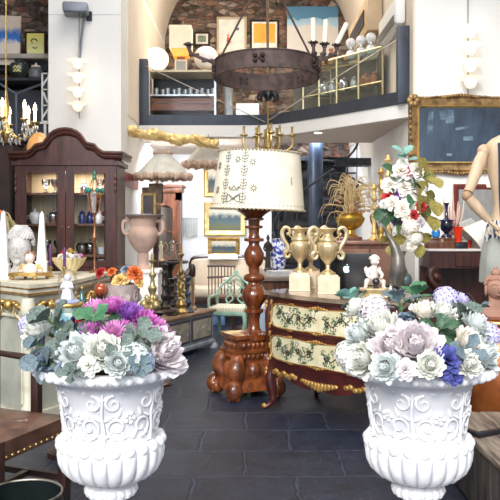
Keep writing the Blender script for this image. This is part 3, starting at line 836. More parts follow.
sp_=[(p.x*s_,p.y*s_) for p in spline([(x,y,0) for x,y in apple()]+[(0,-.40,0)],4)[:-1]]
lg.prism(sp_,-.0065,-.0052,mtx)
lfp=[(.0,.50),(.02,.62),(.10,.70),(.19,.74),(.18,.62),(.10,.52)]
lg.prism([(x*s_,y*s_) for x,y in lfp],-.0065,-.0052,mtx)
lg.build('logo', M('glowing pale logo',(.75,.88,.92),.4,emit=(.6,.85,.95),estr=.8), lid, smooth=False)
lap.rotation_euler=(0,0,math.radians(-16))

# ------------------------------------------------------------------ cherub figurine
skin=M('glazed bisque porcelain',(.86,.76,.70),.3,col2=(.80,.66,.60),scale=12,coat=.4)
def skinfig(name, verts, edges, radii, mat, parent, sub=2, root=0, loc=(0,0,0), rz=0):
    me=bpy.data.meshes.new(name); me.from_pydata(verts,edges,[]); o=bpy.data.objects.new(name,me); COL.objects.link(o)
    o.parent=parent; o.location=loc; o.rotation_euler=(0,0,rz)
    sk=o.modifiers.new('skin','SKIN'); sk.use_smooth_shade=True
    for i,r in enumerate(radii):
        me.skin_vertices[0].data[i].radius=(r,r) if not isinstance(r,tuple) else r
    me.skin_vertices[0].data[root].use_root=True
    sb=o.modifiers.new('sub','SUBSURF'); sb.levels=sub; sb.render_levels=sub
    me.materials.append(mat); return o
ch=thing('cherub_figurine','white porcelain cherub crouching over a dark globe on a gilt footed base','figurine',(.84,5.02,ZT),.1)
b=MB(); b.lathe([(.07,.0),(.075,.01),(.055,.022),(.05,.035),(.078,.05),(.085,.062),(.08,.07),(.001,.07)],n=28,sx=1.25,cap=False)
for a in range(4): b.sph((.08*cos(a*PI/2+.78)*1.2,.075*sin(a*PI/2+.78),.012),(.018,.018,.012),8,6)
b.build('base', M('cream and gold base',(.78,.66,.42),.4,.2,col2=(.5,.36,.16),scale=16), ch)
v=[(0,.01,.115),(-.005,.005,.155),(-.005,-.005,.19),(0,-.010,.212),(.0,-.018,.24),
   (-.035,-.005,.19),(-.058,-.035,.16),(-.035,-.06,.135),(.032,-.005,.188),(.05,-.04,.158),(.03,-.062,.135),
   (-.028,.0,.108),(-.060,-.045,.125),(-.066,-.035,.075),(-.075,-.06,.075),(.028,0,.108),(.058,-.04,.118),(.055,-.04,.075),(.06,-.065,.075)]
e=[(0,1),(1,2),(2,3),(3,4),(2,5),(5,6),(6,7),(2,8),(8,9),(9,10),(0,11),(11,12),(12,13),(13,14),(0,15),(15,16),(16,17),(17,18)]
r=[.034,.032,.030,.016,.020,.016,.013,.009,.016,.013,.009,.024,.019,.012,.009,.024,.019,.012,.009]
skinfig('body',v,e,r,skin,ch)
b=MB(); b.sph((0,-.02,.252),(.030,.031,.033),14,10); b.sph((0,-.05,.248),(.006,.006,.006),6,5)
b.sph((-.014,-.047,.243),(.011,.008,.010),8,6); b.sph((.014,-.047,.243),(.011,.008,.010),8,6); b.build('head',skin,ch)
b=MB(); rnd=random.Random(2)
for i in range(26):
    a=rnd.uniform(0,2*PI); h=rnd.uniform(.2,1); q=math.sqrt(1-h*h)
    if sin(a)<-.5 and h<.55: continue
    b.sph((.031*q*cos(a),-.014+.031*q*sin(a),.255+.032*h),.010,6,5)
b.build('curly_hair',M('pale ash hair glaze',(.72,.66,.58),.4),ch)
b=MB()
for x_ in (-.011,.011): b.sph((x_,-.0495,.254),(.0035,.002,.0028),6,5)
b.build('eyes',iron,ch)
b=MB(); b.sph((0,-.055,.115),.027,12,9); b.lathe([(.02,.07),(.014,.08),(.010,.092)],c=(0,-.055,0),n=12); b.build('dark_globe',M('black glazed globe',(.02,.02,.025),.2,coat=.5),ch)
b=MB()
for s_ in (-1,1): b.prism([(s_*.01,.165),(s_*.045,.215),(s_*.06,.20),(s_*.055,.17),(s_*.03,.145)],.0,.006,Matrix(((1,0,0,0),(0,0,1,.028),(0,1,0,0),(0,0,0,1))))
b.build('wings',skin,ch)

# teal rounded box, lidded dark cup
t=thing('trinket_box','small teal round topped box between cherub and silver vase','box',(X(384,5.12),5.12,ZT))
b=MB(); poly=[(-.028,0)]+[(-.028*cos(PI*i/10),.035+.028*sin(PI*i/10)) for i in range(11)]+[(.028,0)]
b.prism(poly,-.03,.03,Matrix(((1,0,0,0),(0,0,1,0),(0,1,0,0),(0,0,0,1)))); b.build('case',M('teal enamel',(.18,.52,.46),.3,coat=.5),t)
MB().box((0,-.031,.016),(.056,.004,.006)).build('band',brass,t)
t=thing('lidded_cup','squat black and silver lidded cup below the silver vase handle','cup',(X(391,5.02),5.02,ZT))
MB().lathe([(.022,0),(.026,.004),(.018,.012),(.034,.026),(.038,.045),(.034,.055)],n=24).build('bowl',M('black glazed globe'),t)
MB().lathe([(.035,.056),(.028,.068),(.012,.074),(.010,.080),(.013,.086),(.001,.092)],n=20,cap=False).build('lid',silver,t)

# ------------------------------------------------------------------ silver horn vase with tall arrangement
hv=thing('horn_vase','tall tarnished silver vase with curved horn spout on a dark round foot','vase',(1.00,5.18,ZT))
MB().lathe([(.085,0),(.088,.012),(.07,.02),(.052,.03),(.048,.06),(.056,.072),(.05,.08)],n=30).build('foot',M('midnight blue base',(.02,.025,.05),.3,coat=.4),hv)
horn=spline([(-.01,0,.075),(.005,0,.13),(.02,0,.20),(.018,0,.28),(-.01,0,.36),(-.05,0,.43),(-.085,0,.50)],5); n_=len(horn)
b=MB(); b.tube(horn,[.040+.012*sin(PI*min(1,i/n_*1.4))-.046*max(0,(i/n_-.35))*1.25 for i in range(n_)],14)
b.build('horn',M('smoky silver glaze',(.27,.24,.20),.3,.5,col2=(.09,.085,.08),scale=9),hv,loc=(0,-.07,0))
MB().lathe([(.035,.07),(.05,.09),(.066,.13),(.058,.18),(.04,.22),(.036,.26),(.05,.30),(.056,.31),(.045,.30),(.001,.28)],n=28,c=(.045,.02,0),cap=False).build('vessel',M('smoky silver glaze'),hv)
MB().sph((.09,.0,.11),(.045,.04,.05),12,9).build('round_bulb',M('dark verdigris',(.08,.12,.12),.4,.3),hv)
base=Vector((1.045,5.20,ZT+.30))
AR=[(401,172,13,'white','peony','chalk white peony at the top left of the tall arrangement'),(406,172,9,'rosepink','peony','rose pink peony near the top of the tall arrangement'),
 (416,170,11,'white','peony','chalk white peony at the top right of the tall arrangement'),(413,182,10,'cream','peony','cream peony right of the rose pink one'),
 (390,185,11,'white','peony','chalk white peony at the left edge of the tall arrangement'),(404,188,12,'white','peony','chalk white peony in the middle of the tall arrangement'),
 (388,197,8,'red','rose','red rose at the left edge of the tall arrangement'),(392,203,10,'white','peony','chalk white peony below the left red rose'),
 (418,197,12,'white','peony','chalk white peony at the right edge beside an olive leaf'),(421,206,8,'red','rose','red rose at the right edge beside an olive leaf'),
 (402,209,12,'white','peony','big chalk white peony at the lower centre of the tall arrangement'),(413,216,8,'red','rose','red rose at the lower right of the tall arrangement'),
 (386,214,10,'cream','peony','cream peony at the lower left of the tall arrangement'),(383,222,7,'blush','rose','blush rose lowest at the left of the tall arrangement'),
 (410,227,10,'white','hydr','chalk white hydrangea low beside the horn tip'),(397,221,7,'purple','rose','purple rose beside the horn tip'),(415,238,9,'white','hydr','chalk white hydrangea hanging lowest on the right'),
 (409,200,7,'cream','rose','small cream rose in the middle of the tall arrangement'),(397,194,6,'purple','rose','small purple rose left of the middle peony')]
AR+=[(397,180,6,'cream','rose','small cream rose between the two upper left white peonies'),(411,176,5,'blush','rose','small blush rose right of the top rose pink peony'),(409,193,6,'white','rose','small chalk white rose right of the middle peony'),(396,189,5,'green','rose',''),
 (422,188,6,'cream','rose','small cream rose at the upper right edge of the tall arrangement'),(393,210,5,'rosepink','rose','small rose pink rose at the left of the tall arrangement'),(407,218,6,'white','rose','small chalk white rose under the lower centre peony'),(399,230,6,'cream','rose','small cream rose beside the horn tip'),(420,222,6,'blush','rose','small blush rose at the lower right of the tall arrangement'),(403,162,7,'cream','rose','small cream rose topmost in the tall arrangement'),(412,246,6,'white','rose','small chalk white rose hanging lowest of all in the tall arrangement'),(384,204,5,'cream','rose','small cream rose at the far left of the tall arrangement')]
for px,py,rp,c_,k_,lab in AR:
    if not lab: continue
    Y_=5.12+(0 if py>200 else .03)+(.10 if px<400 and py>206 else 0); p=Vector(W(px,py,Y_)); d=(p-Vector((1.06,5.30,1.45))); d.normalize()
    bloom('rose' if k_=='peony' and c_!='cream' else k_,c_,p,rp/F*Y_*(.84 if rp>6 else 1),(d.x,d.y-.6,d.z*.6+.1),lab)
for i,(px,py,rp,m_,dx,dz,lab) in enumerate([(424,176,19,'olive',1,.2,'olive gold leaves at the upper right of the tall arrangement'),(425,198,20,'olive',1,0,'olive gold leaves pointing right from the tall arrangement'),(423,214,21,'olive',1,.1,'olive gold leaves below the right red rose'),
   (417,238,16,'olive',.5,-.8,'olive gold leaves hanging at the lower right of the tall arrangement'),(391,240,14,'olive',-.3,-.8,'olive gold leaves hanging at the lower left of the tall arrangement'),(398,178,14,'dark',-.2,.6,'dark green leaves near the top left of the tall arrangement'),
   (400,202,17,'green','-1',.1,'green leaves in the middle of the tall arrangement'),(405,158,13,'teal',-.2,1,'pale teal leaf tips topmost in the tall arrangement'),(410,190,14,'dark',.4,.4,'dark green leaves right of the middle peony'),(392,215,14,'dark',-.5,.1,'dark green leaves at the lower left of the tall arrangement')]):
    Y_=5.17; leafspray(Vector(W(px,py,Y_)),(float(dx)*(.7 if m_=='olive' else 1),-.35 if m_!='olive' else -.95,dz),rp/F*Y_,LM[m_],lab,'round',5 if m_!='olive' else 3,seed=40+i)
b=MB()
for k in range(9):
    a=k*2.4; b.tube(spline([(0,0,-.1),(.01*cos(a),.01*sin(a),.15),(.06*cos(a),.05*sin(a),.36+.04*(k%3))],4),.004,5)
tag(b.build('flower_stems',stemm,None,tuple(base)),'bundle of green stems carrying the tall arrangement in the silver vase','stems')

# ------------------------------------------------------------------ carved floor lamp
LX,LY=-.035,6.0
fl=thing('floor_lamp','big carved walnut baluster floor lamp on a scroll base','lamp',(LX,LY,0))
b=MB()
k_=LY/F
def zz(py): return Z(py,LY)
prof=[(17,336),(17,330),(11,326),(9,318),(13,312),(12,306),(9,302),(9,298),(14,292),(17.5,284),(19,276),(17.5,266),(13,259),(10,256),(9,252),(13,248),(14,244),(11,240),(7.5,236),(7,232),(11,229),(14,222),(14.5,215),(10,206),(6,202),(6,198),(8,196),(6,193),(5.5,186),(7,184),(5.5,181),(5.5,172),(9,170),(10,168),(6,166)]
# photo: lower spheres at y 268 (big), 300; capital at y 212-225
prof=[(17,338),(17,333),(8,331),(6,328),(5.5,320),(6.5,314),(9.5,312),(9.5,309),(6.5,308),(9,304),(12.5,298),(12.5,293),(9.5,287),(6,284),(6,282),(10,280),(11,277.5),(10,275),(5.5,273),(5.5,270),(5.5,267),(8,264),(10,258),(10,253),(7.5,248),(5.5,245),(5.5,242),(10,241),(10,238.5),(6,237.5),(5,234),(5.5,229),(9,228),(9,226),(5.5,225),(6,221),(10,220),(10,218),(8,217.5),(12,214),(17,211),(18,208),(8,205)]
prof=[(r*k_,zz(y)) for r,y in prof]
b.lathe(prof,n=36,mod=lambda a,z,k: 1)
b.build('turned_column', wood3, fl, loc=(X(254,LY)-LX,0,0), ang=50)
wcarve=M('carved amber walnut',(.27,.075,.02),.3,0,col2=(.06,.014,.006),scale=11,bump=1,bscale=26,coat=.5,pos=(.3,.6))
b=MB()
# square carved pedestal, tapering, with corner scroll feet
for z0,z1,w0,w1 in ((.30,.37,.27,.33),(.37,.475,.29,.25),(.475,.50,.31,.31),(.16,.30,.34,.25),(.07,.16,.40,.34)):
    b.grid(lambda u,v: ((w0+(w1-w0)*v)/2*[1,1,-1,-1][int(round(u*4))%4], (w0+(w1-w0)*v)/2*[-1,1,1,-1][int(round(u*4))%4], z0+(z1-z0)*v),4,1,cu=False)
    for z_,w_ in ((z0,w0),(z1,w1)): b.box((0,0,z_),(w_,w_,.006))
for a in range(4):
    t_=a*PI/2
    for q in range(5):
        for h in range(2):
            x_=(-.08+.04*q); d_=-.15
            p=Matrix.Rotation(t_,4,'Z')@Vector((x_,d_+.012,.335-.05*0+h*.085))
            b.sph(p,(.022,.022,.03),8,6)
    p=Matrix.Rotation(t_,4,'Z')@Vector((0,-.14,.22)); b.sph(p,(.06,.06,.075),10,8)
b.build('carved_pedestal', wcarve, fl, rz=PI/7)
for a in range(4):
    b=MB(); t_=PI/7+a*PI/2+PI/4
    pts=[Vector((.16,0,.33)),Vector((.20,0,.30)),Vector((.225,0,.23)),Vector((.19,0,.16)),Vector((.21,0,.10)),Vector((.24,0,.065)),Vector((.27,0,.075)),Vector((.27,0,.11)),Vector((.245,0,.12))]
    mt=Matrix.Rotation(t_,4,'Z'); sp_=[mt@p for p in spline(pts,5)]; n_=len(sp_)
    b.tube(sp_,[.050+.018*sin(PI*i/n_*2)**2 for i in range(n_)],12)
    b.sph(mt@Vector((.245,0,.036)),(.046,.046,.035),10,8); b.sph(mt@Vector((.21,0,.28)),(.055,.055,.05),10,8)
    for k in (-1,1): b.sph(mt@Vector((.275,.03*k,.022)),(.022,.016,.022),8,6)
    b.build('scroll_foot', wcarve, fl)
# shade: tall drum, slightly conical, tipped a little
SX=X(259,LY)-LX
shade=MB(); zb,ztp=zz(209),zz(152); rb,rt=46.5*k_,40.5*k_
def shp(a,v,o=0): 
    r=rb+(rt-rb)*v+o
    return (r*cos(a)*1.0, r*sin(a)*.8, zb+(ztp-zb)*v)
shade.grid(lambda u,v: shp(2*PI*u,v), 48, 6, cu=True)
clothm=M('cream linen shade',(.88,.82,.68),.85,col2=(.80,.72,.56),scale=5)
sh=shade.build('lamp_shade', clothm, fl, loc=(SX-.062,0,0), rot=(0,.035,0))
tr=MB()
for v_ in (0.0,1.0):
    tr=MB()
    for i in range(72):
        a=2*PI*i/72; x_,y_,z_=shp(a,v_,.004); tr.sph((x_,y_,z_-.004),(.011,.011,.009),6,5)
    tr.build('scalloped_trim', M('beige braid trim',(.50,.43,.30),.8,col2=(.3,.25,.16),scale=30), sh)
em=MB()
grey=M('grey brown embroidery',(.19,.18,.17),.8)
def stroke(a0,z0,a1,z1,w_=.006):
    p=[Vector(shp(a0+(a1-a0)*i/3,z0+(z1-z0)*i/3,.004)) for i in range(4)]
    em.tube(p,w_*.36,5)
def star(ac,vc,R):
    for i in range(8):
        t_=2*PI*i/8; ca,sa=cos(t_),sin(t_)
        stroke(ac+R*.35*ca/rb,vc+R*.35*sa/.46,ac+R*ca/rb,vc+R*sa/.46,.009)
H_=.46
def PA(px): # azimuth whose front x equals this pixel at mid shade
    q=max(-.99,min(.99,(px-259)/44)); return -PI/2+math.asin(q)
for px in (227,244,290):
    ac=PA(px)
    if px==290:
        for k in range(7): stroke(ac-.01,.42+k*.02,ac+.02,.43+k*.02,.006)
        continue
    for k in range(4):
        v0=.08+.23*k
        stroke(ac,v0,ac,v0+.20,.006)
        for s_ in (-1,1):
            for h in (0,.05,.10,.15):
                stroke(ac,v0+h,ac+s_*.07,v0+h+.03,.007)
            stroke(ac+s_*.06,v0+.05,ac+s_*.085,v0+.13,.006)
for px,v_ in ((220,.30),(219,.72),(254,.34),(237,.82),(252,.78)): star(PA(px),v_,.030)
# crowned monogram M
am=PA(235.5)
for (x0,z0,x1,z1) in ((-.045,.10,-.045,.24),(-.045,.24,0,.13),(0,.13,.045,.24),(.045,.24,.045,.10),(-.03,.10,.03,.22),(.03,.10,-.03,.22),(-.06,.10,-.03,.10),(.03,.10,.06,.10),(-.03,.30,.03,.30),(-.03,.30,-.04,.36),(-.04,.36,-.015,.32),(-.015,.32,0,.37),(0,.37,.015,.32),(.015,.32,.04,.36),(.04,.36,.03,.30)):
    stroke(am+x0/rb*1.3,z0,am+x1/rb*1.3,z1,.009)
for i in range(60):
    a=2*PI*i/60
    stroke(a,.055,a+.04,.075,.005)
em.build('embroidery', grey, sh)
b=MB(); 
for a in range(3): b.tube([(0,0,zz(176)),(rt*.97*cos(a*2.1+.3),rt*.78*sin(a*2.1+.3),ztp-.01)],.004,5)
b.tube([(0,0,zz(206)),(0,0,zz(170))],.008,6); b.build('shade_carrier',brass,fl,loc=(SX-.03,0,0))
# ------------------------------------------------------------------ left side: armchair, pot, console
leather=M('worn brown leather',(.22,.11,.07),.45,col2=(.08,.035,.022),scale=6,bump=.2,coat=.2)
dkwood=M('near black walnut',(.055,.022,.016),.4,col2=(.025,.011,.009),scale=6,coat=.3)
ac=thing('armchair','dark walnut armchair with worn brown leather seat behind the left urn','armchair',(-1.19,3.46,0),math.radians(68))
b=MB(); b.grid(lambda u,v:((u-.5)*.50,(v-.5)*.46,.455+.03*(sin(PI*u)*sin(PI*v))**.5),10,10); b.bb(-.25,.25,-.23,.23,.40,.455)
b.build('seat',leather,ac)
b=MB()
for i in range(13): b.sph((-.24+.04*i,-.232,.385),(.008,.006,.008),6,5); b.sph((.252,-.22+.036*i,.385),(.006,.008,.008),6,5)
b.build('brass_studs',brass,ac)
MB().bb(-.25,.25,-.23,.23,.37,.405).build('seat_rail',leather,ac)
for sx in (-1,1):
    MB().box((sx*.235,-.215,.23),(.045,.045,.46),bevel=.004).build('leg',dkwood,ac)
    MB().box((sx*.235,.215,.55),(.045,.05,1.10),bevel=.004).build('leg',dkwood,ac)
    MB().box((sx*.235,-.05,.57),(.042,.042,.25),bevel=.004).build('arm_post',dkwood,ac)
    MB().tube([(sx*.235,.22,.74),(sx*.24,0,.725),(sx*.245,-.06,.72),(sx*.245,-.13,.70)],[.02,.024,.030,.026],8,flat=.75).build('armrest',dkwood,ac)
    MB().box((sx*.235,0,.16),(.025,.43,.03)).build('stretcher',dkwood,ac)
MB().box((0,0,.16),(.46,.03,.025)).build('stretcher',dkwood,ac)
MB().box((0,.215,.90),(.44,.03,.30),bevel=.01).build('back_pad',leather,ac)
MB().box((0,.215,1.08),(.52,.045,.06),bevel=.012).build('crest_rail',dkwood,ac)

pt=thing('cauldron','glossy black metal cauldron with a pale worn rim on the floor','cauldron',(-.885,2.88,0))
MB().lathe([(.09,0),(.12,.02),(.150,.10),(.162,.20),(.156,.30),(.150,.345),(.146,.345),(.150,.28),(.152,.20),(.14,.10),(.10,.03),(.001,.025)],n=48,cap=False).build('pot',M('black glazed iron',(.012,.014,.018),.18,.3,col2=(.02,.03,.03),scale=5,coat=.6),pt)
b=MB(); b.tube([(.150*cos(2*PI*i/48),.150*sin(2*PI*i/48),.345) for i in range(49)],.005,6); b.build('worn_rim',M('worn pale rim',(.42,.38,.32),.35,.7,col2=(.15,.13,.11),scale=18),pt)
b=MB(); b.tube(spline([(.152,0,.29),(.185,.0,.31),(.20,0,.27),(.185,0,.22),(.157,0,.20)],5),.009,8); b.build('handle',M('black glazed iron'),pt,rz=.9)

# painted console
PC=[(-1.44,4.82),(-1.24,5.15),(-1.14,6.12),(-2.1,6.2),(-2.32,5.75),(-2.25,5.45),(-1.77,5.12)]
cs=thing('painted_console','cream and gilt painted octagonal console carved with arches at the left','console',(0,0,0))
cpaint=M('crackled cream paint',(.72,.68,.55),.55,col2=(.50,.45,.33),scale=8,bump=.2,pos=(.3,.6))
cx_=sum(p[0] for p in PC)/7; cy_=sum(p[1] for p in PC)/7
def ofs(k,P=PC): return [(cx_+(x-cx_)*k,cy_+(y-cy_)*k) for x,y in P]
gstripe=M('brown gilt line',(.45,.27,.10),.45,.4,col2=(.22,.12,.05),scale=16)
b=MB(); b.prism(ofs(1.0),.965,.99); b.prism(ofs(.975),.93,.955); b.build('top',cpaint,cs,smooth=False)
b=MB(); b.prism(ofs(.99),.955,.966); b.prism(ofs(.985),.915,.931); b.build('gilt_moulding',gstripe,cs,smooth=False)
b=MB(); b.prism(ofs(.93),.14,.916); b.build('carcass',M('muted grey green panel',(.50,.50,.42),.7,col2=(.32,.33,.29),scale=4),cs,smooth=False)  # carcass tone darker than the cream arches and columns
b=MB(); b.prism(ofs(.985),0,.14); b.build('plinth',cpaint,cs,smooth=False)
Q=ofs(.935)
arc=MB(); gl_=MB(); 
for i in range(7):
    p=Vector((*Q[i],0)); q=Vector((*Q[(i+1)%7],0)); L=(q-p).length; d=(q-p)/L; n=Vector((d.y,-d.x,0))
    if (p+q).length and (((p+q)/2)-Vector((cx_,cy_,0))).dot(n)<0: n=-n
    na=max(1,round(L/.32)); wa=L/na
    for k in range(na):
        c=p+d*(wa*(k+.5))
        pts=[c-d*wa*.40+Vector((0,0,.20)),c-d*wa*.40+Vector((0,0,.66))]+[c+d*(-wa*.40*cos(PI*j/10))+Vector((0,0,.66+.13*sin(PI*j/10)+.02*sin(3*PI*j/10)))for j in range(1,10)]+[c+d*wa*.40+Vector((0,0,.66)),c+d*wa*.40+Vector((0,0,.20))]
        arc.tube([v_+n*.012 for v_ in pts],.013,6)
        for s_ in (-1,1):
            for g in range(4): gl_.sph(c+d*s_*wa*(.18+.08*g)+n*.02+Vector((0,0,.86-.012*g)),(.026,.026,.018),7,5)
            gl_.tube([c+d*s_*wa*(.30+.10*cos(t_*.7))+n*.02+Vector((0,0,.80+.045*sin(t_*.7))) for t_ in range(8)],.008,5)
        gl_.sph(c+n*.02+Vector((0,0,.84)),(.035,.03,.04),8,6)
    col_=MB(); col_.lathe([(.045,.14),(.045,.18),(.03,.20),(.034,.45),(.028,.76),(.045,.79),(.05,.84),(.04,.90)],c=(p.x,p.y,0),n=14); col_.build('corner_column',cpaint,cs)
arc.build('carved_arch',cpaint,cs); gl_.build('gilt_carving',gold,cs,ang=80); 

ZC=.99
def obelisk(px,Y,lab):
    t=thing('obelisk',lab,'obelisk',(X(px,Y),Y,ZC),.1,group='white marble obelisks')
    b=MB(); b.box((0,0,.05),(.085,.085,.10),bevel=.004); b.box((0,0,.008),(.10,.10,.016)); b.box((0,0,.104),(.095,.095,.012)); b.build('base',porc,t)
    b=MB(); b.grid(lambda u,v:(((.036-.022*v))*[1,1,-1,-1,1][int(round(u*4))],((.036-.022*v))*[-1,1,1,-1,-1][int(round(u*4))],.11+.36*v),4,1)
    b.grid(lambda u,v:(((.014-.0139*v))*[1,1,-1,-1,1][int(round(u*4))],((.014-.0139*v))*[-1,1,1,-1,-1][int(round(u*4))],.47+.025*v),4,1)
    b.build('shaft',porc,t,smooth=False)
    return t
obelisk(3.5,5.35,'white marble obelisk at the far left edge of the console')
obelisk(42,5.72,'white marble obelisk between the plaster head and the cabinet glass')
# big plaster head
t=thing('plaster_head','large white plaster head with a stippled cap between the obelisks','bust',(X(20,5.78),5.78,ZC))
plas=M('rough white plaster',(.78,.75,.73),.85,col2=(.52,.50,.50),scale=18,bump=1,bscale=45)
b=MB(); b.lathe([(.085,0),(.08,.03),(.055,.06),(.05,.10)],n=24); b.sph((0,-.01,.20),(.085,.10,.135),24,16)
b.sph((0,-.108,.195),(.014,.02,.03),8,6); b.sph((-.035,-.085,.215),(.02,.012,.010),8,6); b.sph((.035,-.085,.215),(.02,.012,.010),8,6); b.sph((0,-.10,.145),(.024,.012,.009),8,6); b.sph((0,-.085,.105),(.03,.02,.02),8,6)
b.build('face',plas,t)
b=MB(); rnd=random.Random(8)
for k in range(9):
    for i in range(22):
        a=2*PI*i/22+k*.14; h=k/9; q=math.sqrt(1-h*h)
        if sin(a)<-.2 and h<.25: continue
        b.sph((.098*q*cos(a),.02+.105*q*sin(a),.235+.155*h),.014,6,5)
b.build('stippled_cap',plas,t)
# putto bust on gilt tray
t=thing('footed_tray','low octagonal gilt tray on ball feet holding the putto bust','tray',(X(30,5.30),5.30,ZC),.1)
poly=[(.15*cos(PI/8+i*PI/4)*1.05,.11*sin(PI/8+i*PI/4)) for i in range(8)]
b=MB(); b.prism(poly,.028,.045); b.prism([(x*.9,y*.9) for x,y in poly],.045,.05); b.build('tray_top',gold,t,smooth=False)
for i in range(0,8,2): MB().sph((poly[i][0]*.8,poly[i][1]*.8,.015),(.016,.016,.0155),8,6).build('ball_foot',gold,t)
t=thing('putto_bust','rosy porcelain putto bust with gilt wings on the octagonal tray','bust',(X(30,5.30),5.30,ZC+.05))
b=MB(); b.lathe([(.05,0),(.058,.02),(.052,.045),(.02,.062),(.016,.075)],n=20,sy=.6); b.sph((0,-.004,.105),(.034,.036,.040),14,10); b.sph((0,-.041,.10),(.006,.006,.007),6,5)
b.sph((-.016,-.03,.095),(.012,.01,.011),7,5); b.sph((.016,-.03,.095),(.012,.01,.011),7,5); b.sph((0,-.038,.088),(.008,.004,.004),6,4)
b.build('body',skin,t)
b=MB()
for i in range(24):
    a=i*2.4; h=.15+.8*i/24; q=math.sqrt(1-h*h)
    if sin(a)<-.4 and h<.6: continue
    b.sph((.035*q*cos(a),.004+.035*q*sin(a),.11+.038*h),.010,6,5)
b.build('curls',M('chestnut glaze',(.34,.17,.08),.4),t)
b=MB()
for s_ in(-1,1):
    for k in range(4): b.tube([(s_*.03,.01,.03),(s_*(.05+.012*k),.012,.045-.01*k+.01),(s_*(.075+.004*k),.012,.055-.017*k)],[.006,.009,.003],6)
b.build('wings',goldl,t)
# purple candles
pur=M('purple candle wax',(.12,.03,.16),.4)
for px,Y_,h,lab in ((50.5,5.52,.17,'tall purple candle left of the fluted basket'),(64.5,5.46,.15,'purple candle directly in front of the fluted basket')):
    t=thing('candlestick',lab,'candle',(X(px,Y_),Y_,ZC),group='purple candles on the console')
    MB().lathe([(.028,0),(.03,.006),(.01,.014),(.008,.05),(.014,.06),(.018,.07),(.016,.078),(.001,.078)],n=18,cap=False).build('holder',brass,t)
    MB().lathe([(.011,.07),(.0115,.07+h*.9),(.008,.07+h),(.002,.075+h)],n=12).build('candle',pur,t)
# fluted basket
t=thing('fluted_basket','cream shell fluted basket heaped with garlic pale buds on the console','basket',(X(69,5.80),5.80,ZC))
bask=M('buff creamware',(.78,.66,.38),.5,col2=(.62,.48,.24),scale=14)
MB().lathe([(.05,0),(.055,.01),(.06,.03),(.10,.08),(.125,.13),(.118,.13),(.09,.08),(.001,.05)],n=80,mod=lambda a,z,k:1+.10*abs(sin(9*a))*(1 if 2<k<7 else .2),cap=False).build('bowl',bask,t)
for i,(dx,dy,dz,c_,lab) in enumerate([(-.05,-.03,.15,'white','garlic white bud at the left of the fluted basket'),(.0,-.05,.16,'cream','garlic cream bud at the front of the fluted basket'),(.06,-.02,.15,'blush','blush bud at the right of the fluted basket'),(.0,.03,.19,'yellow','yellow bud topmost in the fluted basket'),(-.05,.05,.17,'rosepink','rose pink bud at the back of the fluted basket'),(.07,.05,.15,'pink','orchid pink bud at the back right of the fluted basket')]):
    bloom('rose',c_,(X(69,5.80)+dx,5.8+dy,ZC+dz-.02),.042,(dx,dy-.02,.08),lab)
# lantern on copper pole
t=thing('pole_lantern','tall copper pole lantern with green glass crown in front of the display cabinet','lantern',(X(94.5,6.0),6.0,ZC))
cop=M('dull copper',(.42,.20,.11),.35,.8,col2=(.22,.10,.06),scale=12)
MB().lathe([(.045,0),(.045,.012),(.02,.022),(.012,.05),(.010,.25),(.018,.27),(.024,.285),(.018,.30),(.010,.32),(.009,.46),(.02,.475),(.028,.485)],n=18).build('pole',cop,t)
b=MB()
for i in range(6):
    a=2*PI*i/6; b.tube([(.03*cos(a),.03*sin(a),.485),(.06*cos(a),.06*sin(a),.66)],.004,5); b.tube([(.06*cos(a),.06*sin(a),.66),(.06*cos(a+PI/3),.06*sin(a+PI/3),.66)],.005,5); b.tube([(.062*cos(a),.062*sin(a),.66),(.02*cos(a),.02*sin(a),.755)],.004,5)
b.build('cage',cop,t)
MB().lathe([(.03,.488),(.057,.655)],n=6,cap=False).build('glass_body',crystal,t,smooth=False)
gg=M('emerald green glass',(.02,.22,.16),.12,col2=(.01,.12,.09),coat=.6,scale=8)
b=MB(); 
for i in range(6):
    a=2*PI*i/6; b.sph((.066*cos(a),.066*sin(a),.665),(.018,.018,.022),8,6)
b.lathe([(.012,.75),(.02,.765),(.014,.78),(.018,.80),(.006,.82),(.001,.835)],n=14); b.build('green_glass_crown',gg,t)

# pedestal with bell jar
t=thing('plant_stand','round blue green painted pedestal stand rising behind the left bouquet','stand',(X(67.5,4.45),4.45,0))
MB().lathe([(.12,0),(.12,.03),(.08,.05),(.05,.12),(.045,.45),(.055,.55)],n=24).build('dark_foot',dkwood,t)
MB().lathe([(.05,.54),(.06,.62),(.085,.72),(.09,.80),(.07,.86),(.09,.89),(.092,.905),(.001,.905)],n=30,cap=False).build('column',M('teal and cream paint',(.55,.62,.52),.5,col2=(.10,.28,.34),scale=14,pos=(.42,.58)),t)
b=MB(); b.lathe([(.094,.893),(.098,.905),(.094,.915),(.001,.915)],n=30,cap=False); b.build('gilt_rim',gold,t)
t=thing('bell_jar','clear glass bell jar over a white figure in a blue-edged gown','bell jar',(X(67.5,4.45),4.45,.915))
MB().lathe([(.068,0),(.072,.006),(.070,.014),(.058,.020),(.001,.020)],n=30,cap=False).build('base',M('lavender blue glaze',(.30,.34,.62),.3,col2=(.6,.62,.75),scale=8,coat=.4),t)
MB().lathe([(.058,.02),(.058,.13),(.054,.165),(.040,.19),(.02,.20),(.001,.203)],n=30,cap=False).build('glass_dome',glass('dome glass',(1,1,1),-.02,.45),t)
t=thing('figurine','white gowned porcelain figurine standing inside the bell jar','figurine',(X(67.5,4.45),4.45,.936))
MB().lathe([(.036,0),(.034,.02),(.026,.06),(.022,.085),(.026,.10),(.010,.112)],n=24,mod=lambda a,z,k:1+.08*sin(6*a)).build('gown',porc,t)
MB().sph((0,0,.130),(.022,.022,.025),14,10).build('head',M('lavender white glaze',(.74,.72,.86),.3,coat=.4),t)
b=MB()
for s_ in(-1,1): b.tube([(s_*.02,0,.10),(s_*.034,-.015,.07),(s_*.010,-.032,.075)],[.009,.008,.006],7)
b.build('arms',porc,t)

